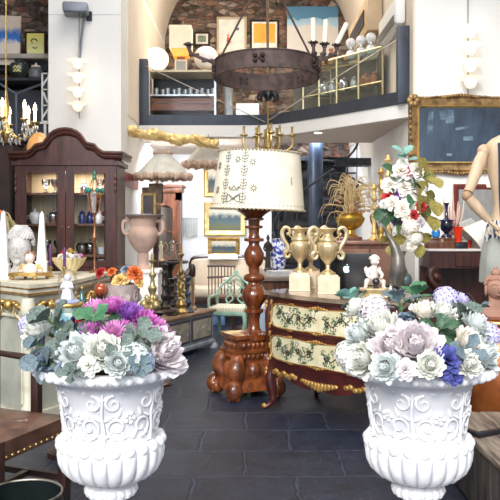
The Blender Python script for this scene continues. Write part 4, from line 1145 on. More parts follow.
# round side table
t=thing('side_table','round dark pedestal table crowded with small ornaments','table',(-.96,5.05,0))
MB().lathe([(.26,.775),(.275,.785),(.27,.80),(.001,.80)],n=40,cap=False).build('table_top',wood2,t)
MB().lathe([(.16,0),(.17,.02),(.10,.05),(.04,.12),(.03,.3),(.05,.42),(.06,.5),(.03,.6),(.04,.74),(.12,.776)],n=24).build('pedestal',wood,t)
px_,Yp=122.5,5.02
pp=(X(px_,Yp),Yp,.80)
relm=M('grey pink cement relief',(.50,.40,.37),.85,col2=(.34,.27,.26),scale=12,bump=.5)
t=thing('relief_pot','squat cement pot carved with faces and scrolls under orange and yellow roses','pot',pp)
b=MB(); b.lathe([(.075,0),(.09,.01),(.105,.06),(.115,.12),(.12,.165),(.125,.18),(.112,.18),(.10,.15),(.001,.14)],n=40,cap=False); b.build('pot',relm,t)
b=MB()
for k in range(6):
    a=k*PI/3-.5
    b.tube([((.112+.004*i/16)*cos(a+.22*(1-i/18)*cos(i*.55)),(.112+.004*i/16)*sin(a+.22*(1-i/18)*cos(i*.55)),.10+.05*(1-i/18)*sin(i*.55)) for i in range(16)],.007,6)
    a+=PI/6; b.sph((.108*cos(a),.108*sin(a),.09),(.02,.02,.03),10,8); b.sph((.125*cos(a),.125*sin(a),.088),(.006,.006,.010),6,5)
b.build('relief',relm,t,ang=80)
MB().lathe([(.10,.15),(.06,.19),(.001,.20)],n=20).build('moss',M('brown dried moss',(.22,.12,.07),.95,col2=(.10,.06,.03),scale=40,bump=1),t)
for px,py,c_,rp,lab in ((134,274,'orange',9,'large orange rose at the right of the relief pot'),(120,281,'yellow',8,'butter yellow rose at the front of the relief pot'),(101,273,'red',6,'red rose at the left of the relief pot'),(112,272,'orange',5,'small orange bud behind the yellow rose'),(139,283,'yellow',5,'small yellow bud at the right rim of the relief pot'),(126,270,'dusty',5,'dusty bud at the back of the relief pot')):
    p=Vector(W(px,py,4.98)); bloom('rose' ,c_,p,rp/F*4.98*1.1,(p-Vector((pp[0],5.1,.92))),lab)
t=thing('gazing_ball','polished copper red ball on a short stand beside the relief pot','ball',(X(100.5,4.92),4.92,.80))
MB().lathe([(.03,0),(.03,.01),(.01,.03),(.01,.09),(.022,.11),(.015,.118)],n=18).build('stand',dkwood,t)
MB().sph((0,0,.152),.043,20,14).build('ball',M('orange red lustre',(.62,.14,.06),.18,.4,col2=(.45,.08,.03),coat=.8),t)
for px,Y_,h,r,c_,lab in ((82,5.0,.16,.022,(.08,.30,.30),'teal glass bottle on the side table'),(91,5.02,.13,.020,(.40,.12,.05),'amber glass bottle beside the gazing ball'),(88,4.86,.10,.024,(.60,.25,.40),'pink glass perfume bottle on the side table'),(107,4.86,.09,.026,(.05,.03,.12),'dark violet glass pot in front of the relief pot'),(76,5.06,.12,.018,(.20,.30,.15),'green glass bottle at the left of the side table')):
    t=thing('glass_bottle',lab,'bottle',(X(px,Y_),Y_,.80),group='small coloured bottles on the side table')
    MB().lathe([(r*.8,0),(r,.006),(r,h*.55),(r*.4,h*.7),(r*.35,h*.88),(r*.5,h*.9),(.001,h*.9)],n=18,cap=False).build('bottle_body',M('glass '+lab[:12],c_,.12,col2=tuple(q*.5 for q in c_),coat=.8,trans=.3),t)
    MB().sph((0,0,h*.96),(r*.5,r*.5,r*.55),10,8).build('stopper',gold,t)

# ------------------------------------------------------------------ display cabinet with arched cornice
XL,XR,YF,YB=-2.19,-1.24,6.9,7.35
dc=thing('display_cabinet','tall dark mahogany display cabinet with arched cornice and two glazed doors','cabinet',((XL+XR)/2,YF,0))
hw=(XR-XL)/2
b=MB(); b.bb(-hw,-hw+.03,0,.45,.1,1.93); b.bb(hw-.03,hw,0,.45,.1,1.93); b.bb(-hw+.002,hw-.002,.02,.448,.1,.95); b.bb(-hw+.001,hw-.001,.002,.45,1.90,1.925); b.bb(-hw-.02,hw+.02,-.02,.45,.0,.1); b.bb(-hw-.015,hw+.015,-.015,.45,.94,.975)
b.build('carcass',wood,dc,smooth=False)
MB().bb(-hw+.03,hw-.03,.42,.45,.975,1.90).build('back_panel',M('pale lining boards',(.62,.52,.34),.7,col2=(.46,.37,.22),scale=3,stretch=(9,9,.6)),dc,smooth=False)
for z_ in (1.09,1.385,1.675): MB().bb(-hw+.03,hw-.03,.06,.42,z_-.02,z_).build('shelf',wood2,dc,smooth=False)
cpts=[(-hw-.05,1.93),(hw+.05,1.93),(hw+.05,2.0),(hw-.10,2.03)]
def arch(o=0):
    P=[(-.30-o,2.035+o*.6),(-.26-o,2.075+o),(-.20,2.09+o)]
    P+=[(-.17*cos(PI*i/10)*(1+o*4),2.10+ (.125+o)*sin(PI*i/10)) for i in range(1,10)]
    return P+[(-x,z) for x,z in reversed(P[:3])]
pm_=Matrix(((1,0,0,0),(0,0,1,0),(0,1,0,0),(0,0,0,1)))
front=[(hw-.02,1.93),(hw-.02,2.01)]+list(reversed(arch()))+[(-hw+.02,2.01),(-hw+.02,1.93)]
MB().prism(front,-.01,.03,pm_).build('pediment_board',wood,dc,smooth=False)
b=MB()
path=[(-hw-.05,0,2.01)]+[(-hw+.12,0,2.015)]+[(x,0,z) for x,z in arch(.01)]+[(hw-.12,0,2.015)]+[(hw+.05,0,2.01)]
for o_,r_ in ((0,.026),(.028,.018),(-.022,.014)):
    b.tube([(x,-.02-o_*.8,z+o_) for x,_,z in path],r_,8)
for sx in (-1,1):
    b.tube([(sx*(hw+.04),-.02,2.01),(sx*(hw+.04),.45,2.01)],.026,8); b.tube([(sx*(hw+.055),-.02,2.04),(sx*(hw+.055),.45,2.04)],.018,8)
b.bb(-hw-.03,hw+.03,-.032,.449,1.927,1.965)
b.build('cornice',wood,dc)
MB().bb(-hw+.01,hw-.01,.035,.445,1.97,2.0).build('cabinet_roof',wood,dc,smooth=False)
for sx in (-1,1):
    x0,x1=(-hw+.005,-.003) if sx<0 else (.003,hw-.005)
    b=MB(); b.bb(x0,x0+.07 if sx>0 else x0+.10,-.02,.01,.98,1.92); b.bb(x1-(.10 if sx>0 else .07),x1,-.02,.01,.98,1.92); xa_=x0+(.07 if sx>0 else .10); xb_=x1-(.10 if sx>0 else .07); b.bb(xa_,xb_,-.019,.01,1.86,1.92); b.bb(xa_,xb_,-.019,.01,.98,1.04)
    d=b.build('door',wood,dc,smooth=False)
    MB().bb(x0+.06,x1-.06,-.006,-.003,1.03,1.87).build('glass_pane',glass('cabinet glass',(1,1,1),0,.35),d,smooth=False)
    b=MB(); b.tube([(x0+.075 if sx>0 else x0+.105,-.024,1.045),(x0+.075 if sx>0 else x0+.105,-.024,1.855),(x1-(.105 if sx>0 else .075),-.024,1.855),(x1-(.105 if sx>0 else .075),-.024,1.045),(x0+.075 if sx>0 else x0+.105,-.024,1.045)],.006,5); b.build('door_beading',dkwood,d)
    MB().sph((sx*.03,-.03,1.35),.010,8,6).build('keyhole_knob',brass,d)
for sx in(-1,1):
    b=MB()
    for z_ in (1.82,1.76,1.70): b.sph((sx*(hw-.012),-.025,z_),(.014,.012,.035),8,6)
    b.build('carved_corbel',wood,dc)
cobalt=M('cobalt blue glass',(.02,.03,.25),.12,col2=(.01,.015,.12),coat=.8)
def vessel(name,label,cat,loc,prof,mat,group,n=22,extra=None):
    t=thing(name,label,cat,loc,group=group)
    MB().lathe(prof,n=n,cap=False).build('body',mat,t)
    if extra: extra(t)
    return t
def handles(r,z,mat,h=.03):
    def f(t):
        for s_ in(-1,1):
            MB().tube(spline([(s_*r,0,z+h*.5),(s_*(r+h*.7),0,z+h*.3),(s_*(r+h*.6),0,z-h*.3),(s_*r,0,z-h*.5)],4),.004,6).build('handle',mat,t)
    return f
Gc='collection inside the display cabinet'
def CB(px,sh,Y=7.12): return (X(px,Y),Y,sh)
gob=[(.03,0),(.032,.005),(.008,.02),(.008,.05),(.03,.07),(.04,.10),(.042,.135),(.036,.135),(.03,.08),(.001,.065)]
bowl=[(.035,0),(.038,.01),(.05,.03),(.062,.07),(.058,.085),(.05,.09),(.04,.11),(.01,.12),(.008,.13),(.012,.14),(.001,.145)]
cup=[(.02,0),(.03,.005),(.038,.04),(.04,.07),(.036,.07),(.03,.02),(.001,.015)]
jar=[(.03,0),(.036,.01),(.038,.07),(.024,.09),(.026,.10),(.03,.105),(.01,.12),(.001,.13)]
vessel('goblet','silver goblet on the upper left cabinet shelf','goblet',CB(55,1.675),gob,silver,Gc)
vessel('goblet','clear glass goblet on the upper left cabinet shelf beside the silver one','goblet',CB(46,1.675),gob,crystal,Gc)
vessel('tureen','round silver tureen with lid on the middle left cabinet shelf','tureen',CB(54,1.385,7.1),bowl,silver,Gc,extra=handles(.06,.06,silver))
vessel('teapot','white china pot with lid on the middle left cabinet shelf','teapot',CB(35,1.385,7.1),bowl,porc,Gc,extra=handles(.06,.06,porc))
vessel('goblet','clear glass goblet left on the lower left cabinet shelf','goblet',CB(47,1.09),gob,crystal,Gc)
vessel('goblet','clear glass goblet right on the lower left cabinet shelf','goblet',CB(58,1.09),gob,crystal,Gc)
vessel('jug','silver jug on the upper right cabinet shelf','jug',CB(84,1.675),jar,silver,Gc,extra=handles(.036,.05,silver))
vessel('goblet','tall crystal goblet on the upper right cabinet shelf','goblet',CB(100,1.675),gob,crystal,Gc)
vessel('jar','left cobalt blue glass jar on the middle right cabinet shelf','jar',CB(82,1.385,7.1),jar,cobalt,Gc)
vessel('jar','right cobalt blue glass jar on the middle right cabinet shelf','jar',CB(90,1.385,7.2),jar,cobalt,Gc)
vessel('jar','small red glass jar at the right of the middle right cabinet shelf','jar',CB(104,1.385,7.2),jar,M('ruby glass',(.25,.01,.02),.12,coat=.8),Gc)
vessel('jug','white china jug right of the lantern on the middle right cabinet shelf','jug',CB(99,1.385,7.08),jar,porc,Gc,extra=handles(.036,.05,porc))
vessel('teapot','crystal pot on the lower right cabinet shelf','teapot',CB(82,1.09),bowl,crystal,Gc)
vessel('tureen','silver tureen on the lower right cabinet shelf','tureen',CB(90,1.09,7.25),bowl,silver,Gc)
vessel('cup','pale blue china cup at the right of the lower right cabinet shelf','cup',CB(102,1.09,7.05),cup,M('pale blue china',(.62,.72,.78),.25,coat=.5),Gc)
vessel('cup','white china cup on the cabinet floor at right','cup',CB(102,.977,7.05),cup,porc,Gc)
MBx=lamp('cabinet_light','AREA',((XL+XR)/2,7.1,1.88),6,(1,.9,.75),size=.7,size_y=.2)

# wardrobe, wheat, crystal chandelier, amber lamp above
t=thing('wardrobe','plain dark brown wardrobe at the far left beside the display cabinet','wardrobe',(-2.68,7.2,0))
b=MB(); b.bb(-.36,.36,0,.36,.0,2.16); b.build('carcass',dkwood,t,smooth=False)
for s_ in(-1,1):
    d=MB().bb(*( (-.35,-.005) if s_<0 else (.005,.35)),-.02,0,.08,2.10,bevel=.004).build('door',dkwood,t,smooth=False); MB().sph((s_*.03,-.03,1.1),.012,8,6).build('knob',brass,d)
MB().bb(-.38,.38,-.04,.36,2.16,2.20,bevel=.006).build('cornice',dkwood,t)
tx,ty=X(-8,6.0)+.0,6.0
t=thing('dried_wheat_vase','brown vase of dried wheat and orange blossoms at the left edge','dried flowers',(tx,ty,ZC),scale=1.35)
MB().lathe([(.05,0),(.07,.05),(.075,.12),(.04,.19),(.045,.22),(.035,.22),(.001,.2)],n=24,cap=False).build('vase',wood2,t)
wheat=M('dried wheat',(.42,.34,.16),.9,col2=(.24,.22,.09),scale=20)
b=MB(); rnd=random.Random(4)
for i in range(60):
    a=rnd.uniform(0,2*PI); q=rnd.uniform(.04,.19); h=rnd.uniform(.26,.44)-q*.4
    pts=spline([(0,0,.18),(q*.4*cos(a),q*.4*sin(a),.18+(h-.18)*.8),(q*cos(a),q*sin(a),h-.03),(q*1.25*cos(a),q*1.25*sin(a),h-.12)],3); n_=len(pts)
    b.tube(pts,[.002+.005*max(0,sin(PI*i_/n_-.6)) for i_ in range(n_)],4)
b.build('wheat_stalks',wheat,t)
b=MB()
for i in range(4): b.sph((.06*cos(i*1.3)+.03,-.05+.05*sin(i*1.3),.33+.03*(i%3)),(.022,.022,.017),8,6)
b.build('orange_blossoms',PM['orange'],t)
flame=M('candle bulb glow',(1,.9,.7),.5,emit=(1,.82,.55),estr=7)
t=thing('crystal_chandelier','crystal chandelier with lit candle bulbs hanging at the upper left','chandelier',(X(6,6.4),6.4,2.14),scale=1.15)
b=MB(); b.lathe([(.01,-.05),(.03,-.02),(.05,.02),(.03,.06),(.015,.12),(.03,.2),(.015,.28),(.008,.35)],n=18); b.tube([(0,0,.3),(0,0,3.65)],.006,5)
for i in range(8):
    a=i*PI/4+.2; b.tube(spline([(.03*cos(a),.03*sin(a),.05),(.10*cos(a),.10*sin(a),-.02),(.19*cos(a),.19*sin(a),.02),(.21*cos(a),.21*sin(a),.10)],4),.006,6); b.lathe([(.008,.10),(.03,.11),(.03,.118)],c=(.21*cos(a),.21*sin(a),0),n=12)
b.build('brass_arms',brass,t)
b=MB()
for i in range(8):
    a=i*PI/4+.2; f=MB(); f.lathe([(.010,.118),(.010,.19)],c=(.21*cos(a),.21*sin(a),0),n=10); f.lathe([(.010,.192),(.015,.21),(.012,.235),(.001,.26)],c=(.21*cos(a),.21*sin(a),0),n=10); f.build('candle_bulb',flame,t)
    for k in range(5): b.sph((.21*cos(a)+.02*cos(k*1.3),.21*sin(a)+.02*sin(k*1.3),.07-.03*(k%2)),(.007,.007,.018),6,4)
for i in range(36): a=i*2*PI/12; b.sph(((.10+.04*(i//12))*cos(a),(.10+.04*(i//12))*sin(a),-.04+.03*(i//12)),(.008,.008,.02),6,4)
b.build('crystal_drops',M('bright crystal',(.75,.78,.80),.08,.5,coat=1),t)
t=thing('table_lamp','amber glass shaded lamp standing on the cabinet roof behind its arch','lamp',(X(38,7.2),7.22,2.0),scale=1.3)
MB().lathe([(.05,0),(.05,.012),(.012,.03),(.012,.09)],n=18).build('base',brass,t)
MB().lathe([(.085,.07),(.088,.10),(.07,.16),(.04,.20),(.02,.21),(.001,.212)],n=24,cap=False).build('amber_shade',M('lit amber glass',(.85,.48,.18),.25,col2=(.55,.24,.07),scale=6,emit=(1,.5,.18),estr=.35,coat=.6),t)
# ------------------------------------------------------------------ upper left brick recess
def picture(name,label,px0,px1,py0,py1,Y,frm,fw,canvas,mat_=None,cat='picture',t_=None,tilt=0,depth=.035,extra=None,matw=0):
    x0,x1=X(px0,Y),X(px1,Y); z0,z1=Z(py1,Y),Z(py0,Y); w_,h_=x1-x0,z1-z0
    t=thing(name,label,cat,((x0+x1)/2,Y,z0))
    if tilt: t.rotation_euler=(0,tilt,0)
    if frm: MB().frame(w_,h_,fw,depth).build('frame',frm,t,ang=30)
    if matw:
        MB().bb(-w_/2+fw*.8,w_/2-fw*.8,-depth*.3,-.004,fw*.8,h_-fw*.8).build('mat_board',mat_,t,smooth=False)
        k=fw+matw; MB().bb(-w_/2+k,w_/2-k,-depth*.3-.003,-depth*.3,k,h_-k).build('print',canvas,t,smooth=False)
    else: MB().bb(-w_/2+fw*.8,w_/2-fw*.8,-depth*.45,-.002,fw*.8,h_-fw*.8).build('canvas',canvas,t,smooth=False)
    if extra: extra(t,w_,h_)
    return t
def seascape(key,top,mid,low,zt,zm,scale=3):
    # horizontal bands driven by object z with noise wobble
    if key in _m: return _m[key]
    m=bpy.data.materials.new(key); m.use_nodes=True; nt=m.node_tree;N=nt.nodes;L=nt.links;b=N['Principled BSDF']; b.inputs['Roughness'].default_value=.7
    tc=N.new('ShaderNodeTexCoord'); sp=N.new('ShaderNodeSeparateXYZ'); L.new(tc.outputs['Generated'],sp.inputs[0])
    n=N.new('ShaderNodeTexNoise'); n.inputs['Scale'].default_value=scale; n.inputs['Detail'].default_value=5; L.new(tc.outputs['Generated'],n.inputs['Vector'])
    a=N.new('ShaderNodeMath'); a.operation='MULTIPLY_ADD'; a.inputs[1].default_value=.45; L.new(n.outputs['Fac'],a.inputs[0]); L.new(sp.outputs['Z'],a.inputs[2])
    r=N.new('ShaderNodeValToRGB'); e=r.color_ramp.elements
    e[0].position=zm; e[0].color=(*low,1); e[1].position=1.2; e[1].color=(*top,1)
    x=e.new(min(.999,zt)); x.color=(*mid,1); y_=e.new(zm+(zt-zm)*.35); y_.color=(*[q*1.25 for q in mid],1)
    if len(top)==3: pass
    e2=e.new(min(1,zt+.22)); e2.color=(*top,1)
    L.new(a.outputs[0],r.inputs[0]); L.new(r.outputs[0],b.inputs['Base Color']); _m[key]=m; return m
Yb=8.55
t=thing('canvas_painting','unframed blue and cream seascape canvas against the brick at upper left','painting',(X(4,8.3),8.3,Z(65,8.3)))
cw=X(19,8.3)-X(-14,8.3)
MB().bb(-cw*.55,cw/2-.01,-.02,.015,0,.55).build('canvas',seascape('blue cream abstract',(.62,.52,.42),(.03,.14,.45),(.74,.66,.58),.86,.62),t,smooth=False,rot=(0,.04,0))
def facepic(t,w_,h_):
    b=MB(); blackp=M('ink black',(.03,.03,.03),.6)
    b.tube([(-.015+.035*cos(PI*i/8),-.014,h_*.62+.03*sin(PI*i/8)) for i in range(9)],[.008]*9,6); b.tube([(-.035+.0,-.014,h_*.62),(-.04,-.014,h_*.52)],.004,5)
    b.tube([(-.005+.022*cos(PI+PI*i/6),-.014,h_*.42+.018*sin(PI+PI*i/6)) for i in range(7)],.006,5); b.sph((-.022,-.014,h_*.56),(.006,.003,.004),6,4); b.sph((.006,-.014,h_*.56),(.006,.003,.004),6,4)
    b.build('drawn_face',blackp,t)
picture('framed_print','small yellow print of an ink drawn face in a dark frame on the brick ledge',25.5,46,32,58,8.42,dkwood,.022,seascape('pale yellow paper',(.85,.76,.20),(.82,.78,.34),(.80,.78,.58),.7,.3),extra=facepic)
t=thing('wall_shelf','pale stone ledge crossing the brick at upper left','shelf',(0,0,Z(58,8.45)-.055)); MB().bb(-3.2,-2.09,8.22,8.6,0,.055,bevel=.01).build('ledge',M('pale weathered ledge',(.50,.45,.38),.8,col2=(.3,.26,.22),bump=.4),t); MB().bb(-3.2,-2.09,8.4,8.6,-.1,0).build('support',iron,t)
t=thing('bracket_shelf','black iron shelf on slanting V braces below the brick ledge','shelf',(0,0,Z(83,8.2)))
b=MB(); b.bb(-3.2,-2.1,8.05,8.6,0,.03); b.build('shelf_board',iron,t)
b=MB(); xc=X(16,8.1); b.tube([(xc,8.1,-.60),(xc,8.1,-.14)],.02,6); b.tube([(xc,8.1,-.14),(xc-.22,8.1,0)],.016,6); b.tube([(xc,8.1,-.14),(xc+.35,8.1,0)],.016,6); b.build('brace',M('grey blue steel',(.16,.19,.23),.5,.5),t)
MB().bb(-3.2,-2.1,8.4,8.6,-.62,-.05).build('back_board',M('slate grey board',(.10,.11,.13),.7),t)
zs=Z(83,8.2)+.03
t=thing('floral_vase','dark round vase painted with yellow blossom on the iron shelf','vase',(X(20,8.2),8.2,zs))
MB().lathe([(.05,0),(.07,.02),(.12,.10),(.11,.17),(.06,.21),(.07,.23),(.05,.23),(.001,.2)],n=24,cap=False).build('body',M('black green glaze',(.03,.04,.035),.25,coat=.5),t)
b=MB(); 
for i in range(14): b.sph((.105*sin((i%5-2)*.16),-.115*cos((i%5-2)*.16),.08+.022*(i//5)+.01*(i%2)),(.014,.006,.012),6,4)
b.build('yellow_blossom',M('sulphur yellow glaze',(.65,.62,.25),.4),t)
t=thing('ceramic_jar','squat grey jar with cream lid on the iron shelf by the pillar','jar',(X(36,8.2),8.2,zs)); MB().lathe([(.05,0),(.08,.03),(.085,.10),(.05,.14)],n=20).build('body',M('grey glaze',(.20,.20,.22),.4),t); MB().lathe([(.055,.14),(.05,.16),(.012,.17),(.012,.19),(.001,.195)],n=16,cap=False).build('lid',ivory,t)
t=thing('fretwork_panel','narrow white fretwork panel with dark cutouts beside the left pillar','panel',(X(45,7.75),7.75,Z(122,7.75)))
b=MB(); hh=Z(73,7.75)-Z(122,7.75); b.bb(-.035,-.02,-.01,.01,0,hh); b.bb(.03,.045,-.01,.01,0,hh)
for k in range(4): b.bb(-.03,.04,-.01,.01,k*hh/3.07,k*hh/3.07+.012)
for k in range(3): z_=k*hh/3.07+.05; b.box((.005,0,z_+.04),(.02,.018,.12),ry=.6 if k!=1 else -.4)
b.build('fretwork',white,t,smooth=False)
MB().bb(-.03,.04,.012,.02,0,hh).build('dark_backing',iron,t)
b=MB(); b.bb(-.05,.06,-.02,.02,-.02,0); b.build('foot_rail',white,t)
MB().bb(-.01,.015,-.01,.01,-(Z(122,7.75)-2.0)+.0,0).build('post',white,t)

# ------------------------------------------------------------------ pillar lights
petg=M('lit petal glass',(.95,.86,.72),.4,col2=(.85,.74,.60),emit=(1,.86,.66),estr=.7)
def petal_light(name,label,x,Y,ztop,zbot,n,zcord,rad):
    t=thing(name,label,'light',(x,Y,0),group=None)
    b=MB(); b.tube([(0,-.03,zbot-.04),(0,-.03,zcord)],.006,6)
    b.build('cord',M('grey flex',(.28,.28,.30),.5),t)
    for k in range(n):
        z_=ztop-(ztop-zbot)*(k+.5)/n
        p=MB()
        for i in range(7):
            a=i*2*PI/7+k; petal(p,(.012*cos(a),-.04-rad*.6+.012*sin(a),z_-.03),a,rad*1.15,rad*.5,.75,.6,nu=3,nv=4)
        p.sph((0,-.04-rad*.6,z_),(rad*.5,rad*.5,rad*.55),10,8)
        p.build('petal_shade',petg,t,ang=180)
    return t
petal_light('cluster_light','glowing cluster of petal glass shades hanging down the left pillar',X(80,7.56),7.56,Z(57,7.5),Z(114,7.5),4,3.52,.10)
petal_light('cluster_light','glowing cluster of petal glass shades hanging above the big blue painting',X(467,6.93),6.93,Z(25,6.9),Z(92,6.9),4,5.7,.115)
t=thing('wall_floodlight','grey metal floodlight box on a bracket high on the left pillar','light',(X(80,7.6),7.6,Z(17,7.5)))
MB().box((-.01,-.14,.07),(.25,.20,.10),bevel=.02,rz=.15).build('housing',M('grey cast metal',(.26,.28,.34),.5,.3),t)
MB().box((-.01,-.14,.016),(.22,.17,.012),rz=.15).build('lens',M('dark lens',(.05,.055,.07),.2),t)
MB().box((.10,-.02,.03),(.05,.04,.09)).build('bracket',iron,t)
b=MB(); b.tube([(.055,-.05,.03),(.03,-.06,-.2),(0,-.03,-.42)],.013,8); b.build('arm',M('grey steel arm',(.22,.24,.28),.4,.5),t)

# ------------------------------------------------------------------ iron ring chandelier
RX,RY,RZ=X(266.5,6.26),6.26,2.61
rc=thing('ring_chandelier','large rusty iron ring chandelier with candle arms hanging overhead','chandelier',(RX,RY,RZ-.005),rot=(-.035,0,0))
b=MB(); Rr=.44
b.grid(lambda u,v:((Rr+[0,0,-.006,-.006][int(round(v*4))%4])*cos(2*PI*u),(Rr+[0,0,-.006,-.006][int(round(v*4))%4])*sin(2*PI*u),[0,.15,.15,0][int(round(v*4))%4]),72,4,cu=True,cv=True)
for z_ in (.004,.146): b.tube([(Rr*cos(2*PI*i/72),Rr*sin(2*PI*i/72),z_) for i in range(73)],.007,6)
ring=b.build('iron_band',rust,rc,ang=50)
for k in range(5):
    b=MB(); a=-PI/2-.16+k*2*PI/5
    for i in range(4):
        for j in (0,1):
            q=i*PI/2+PI/4; aa=a+.035*cos(q)/.44*1.2; z_=.076+.028*sin(q)
            b.sph(((Rr+.006)*cos(aa),(Rr+.006)*sin(aa),z_),(.019,.019,.019),8,6)
    b.sph(((Rr+.012)*cos(a),(Rr+.012)*sin(a),.076),.012,8,6)
    b.build('rosette',rust,rc,ang=80)
for k,(a,n_) in enumerate(((-.25,3),(PI+.15,1))):
    c_=Vector((Rr*cos(a),Rr*sin(a),0)); out=Vector((cos(a),sin(a),0)); tan=Vector((-sin(a),cos(a),0))
    b=MB()
    fl_=(k==1)
    for j in range(n_):
        o_=(j-1)*(0 if fl_ else 1); EX=[-.03,.055,.15][j] if not fl_ else .22
        pts=spline([c_+Vector((0,0,.03))-out*.03,c_+out*.01+Vector((0,0,.12)),c_+out*EX*.5+tan*o_*.03+Vector((0,0,.16)),c_+out*EX*.9+tan*o_*.05+Vector((0,0,.20)),c_+out*EX+tan*o_*.06+Vector((0,0,.255))],5)
        b.tube(pts,.014,7)
        for q in range(0,len(pts),3): b.sph(pts[q]+Vector((0,0,.012*(-1)**q)),(.022,.014,.018),6,5)
        e_=pts[-1]; b.lathe([(.012,-.005),(.034,.012),(.034,.018),(.016,.02),(.014,.035)],c=tuple(e_),n=12)
        for q in range(6): b.sph(e_+Vector((.034*cos(q*PI/3),.034*sin(q*PI/3),.018)),.010,6,5)
    for q in range(7): b.sph(c_+out*.01+Vector((0,0,.01+.022*q))+tan*.02*sin(q*1.6),.018,7,5)
    ar=b.build('candle_arm',rust,rc)
    for j in range(n_):
        o_=(j-1)
        EX=[-.03,.055,.15][j]; e_=c_+out*EX+tan*o_*.06+Vector((0,0,.28))
        if k==0: MB().lathe([(.021,0),(.021,.19),(.006,.198)],n=12).build('candle',ivory,ar,loc=tuple(e_),rot=(0,[.0,.06,.45][j],0))
b=MB()
for a in (PI*.93,.25,PI*1.5): 
    b.tube([(Rr*cos(a),Rr*sin(a),.14),(.0,0,.95)],.009,6)
b.tube([(0,0,.95),(0,0,3.21)],.012,6); b.sph((0,0,.95),.03,10,8)
b.build('suspension_rods',rust,rc)

# brass chandelier further back
bc=thing('brass_chandelier','brass branched chandelier hanging between the iron ring and embroidered shade','chandelier',(X(268,7.3),7.3,2.09),scale=1.2)
b=MB(); b.tube([(0,0,.05),(0,0,3.08)],.009,6); b.lathe([(.01,-.02),(.04,.01),(.05,.04),(.02,.08),(.03,.14),(.012,.2)],n=20)
b.build('stem',brass,bc)
for i in range(8):
    a=i*PI/4+.1; q=.20 if i%2==0 else .12
    b=MB(); b.tube(spline([(.03*cos(a),.03*sin(a),.03),(q*.6*cos(a),q*.6*sin(a),-.0),(q*cos(a),q*sin(a),.05),(q*cos(a),q*sin(a),.13)],5),.009,7)
    c=(q*cos(a),q*sin(a),0); b.lathe([(.008,.12),(.034,.135),(.034,.142),(.010,.145),(.010,.20),(.013,.21)],c=c,n=12); b.build('branch',brass,bc)
b=MB(); 
for i in range(8): a=i*PI/4; b.tube(spline([(0,0,.48),(.05*cos(a),.05*sin(a),.50),(.085*cos(a),.085*sin(a),.45),(.07*cos(a),.07*sin(a),.42)],4),[.014]*4+[.013]*4+[.011]*4+[.008],6)
b.lathe([(.02,.42),(.05,.47),(.03,.52),(.01,.55)],n=14); b.build('iron_crown',iron,bc)

# ------------------------------------------------------------------ mezzanine: glazed cabinet at left
ZM=2.552
x0,x1=-1.29,X(216,9.4); yc=9.4
gc=thing('glazed_counter','dark glazed counter with shelves behind the left part of the railing','cabinet',(0,yc,ZM))
steel=M('brushed aluminium',(.62,.64,.66),.3,.8,col2=(.45,.47,.5),scale=10)
H1=Z(70,9.4)-ZM
b=MB(); b.bb(x0,x1,0,.5,0,.06); b.bb(x0,x1,.47,.5,.0,H1); b.build('carcass',M('black lacquer',(.012,.012,.016),.45),gc,smooth=False)
MB().bb(x0-.01,x1+.01,-.01,.5,H1-.025,H1).build('counter_top',M('pale brass edge',(.62,.52,.36),.4,.3),gc,smooth=False)
for z_ in (Z(94,9.4)-ZM,): MB().bb(x0,x1,.02,.46,z_-.02,z_).build('shelf',steel,gc,smooth=False)
MB().bb(x0,x1,.02,.46,.27,.285).build('wood_shelf',wood2,gc,smooth=False)
MB().bb(x0+.02,x1-.02,.10,.46,.29,.44,bevel=.004).build('drawer',M('orange brown veneer',(.36,.12,.05),.4,col2=(.18,.06,.025),scale=5,stretch=(1,4,6)),gc,smooth=False)
MB().tube([(x0+.05,.09,.37),(x1-.05,.09,.37)],.006,5).build('rail_handle',steel,gc)
for x_ in (x0+.01,x1-.01): MB().bb(x_-.012,x_+.012,-.005,.02,0,H1).build('corner_post',steel,gc,smooth=False)
MB().bb(x0,x1,-.004,0,.06,H1-.03).build('glass_front',glass('counter glass',(1,1,1),0,.25),gc,smooth=False)
zsh=Z(94,9.4)
tum=None
for i in range(11):
    p=(x0+.09+.073*i, 9.40+.10+.09*(i%2), zsh)
    if i==0:
        tum=thing('tumbler','clear glass tumbler in the row on the counter shelf above','tumbler',p,group='glass tumblers on the counter shelf')
        MB().lathe([(.022,0),(.028,.09),(.026,.09),(.020,.006),(.001,.006)],n=14,cap=False).build('glass_body',M('pale grey glass',(.50,.54,.56),.08,.4,coat=.8),tum)
    else: dup(tum,p)
for i,px in enumerate((160,185,208)):
    t=thing('glass_globe',['small white glass globe at the left on the counter floor','small white glass globe in the middle of the counter floor','small white glass globe at the right on the counter floor'][i],'globe',(X(px,9.55),9.62,ZM+.06),group='white globes in the counter')
    MB().sph((0,0,.075),.075,18,12).build('globe',porc,t); MB().lathe([(.03,0),(.03,.012)],n=14).build('collar',steel,t)
for i,px in enumerate((155,161)):
    pass
ZT2=ZM+H1
t=thing('globe_lamp','large glowing opal globe lamp at the left end of the glazed counter','lamp',(X(156,9.6),9.62,ZT2))
MB().lathe([(.07,0),(.075,.01),(.05,.02),(.045,.04)],n=20).build('base',brass,t)
MB().sph((0,0,.185),(.165,.165,.15),26,18).build('globe',M('lit opal glass',(1,.95,.85),.3,emit=(1,.82,.60),estr=1.1),t)
t=thing('table_lamp','square cream shaded table lamp with an orange lit base on the glazed counter','lamp',(X(181,9.65),9.68,ZT2))
zf=lambda py:Z(py,9.65)-ZT2
MB().lathe([(.20,zf(50)),(.20,zf(27))],n=4,cap=False).build('square_shade',clothm,t,rz=PI/4,smooth=False)
MB().lathe([(.14,zf(57)),(.17,zf(49))],n=4).build('orange_bowl',M('lit orange glass',(.95,.42,.08),.3,emit=(1,.38,.05),estr=.8),t,rz=PI/4,smooth=False)
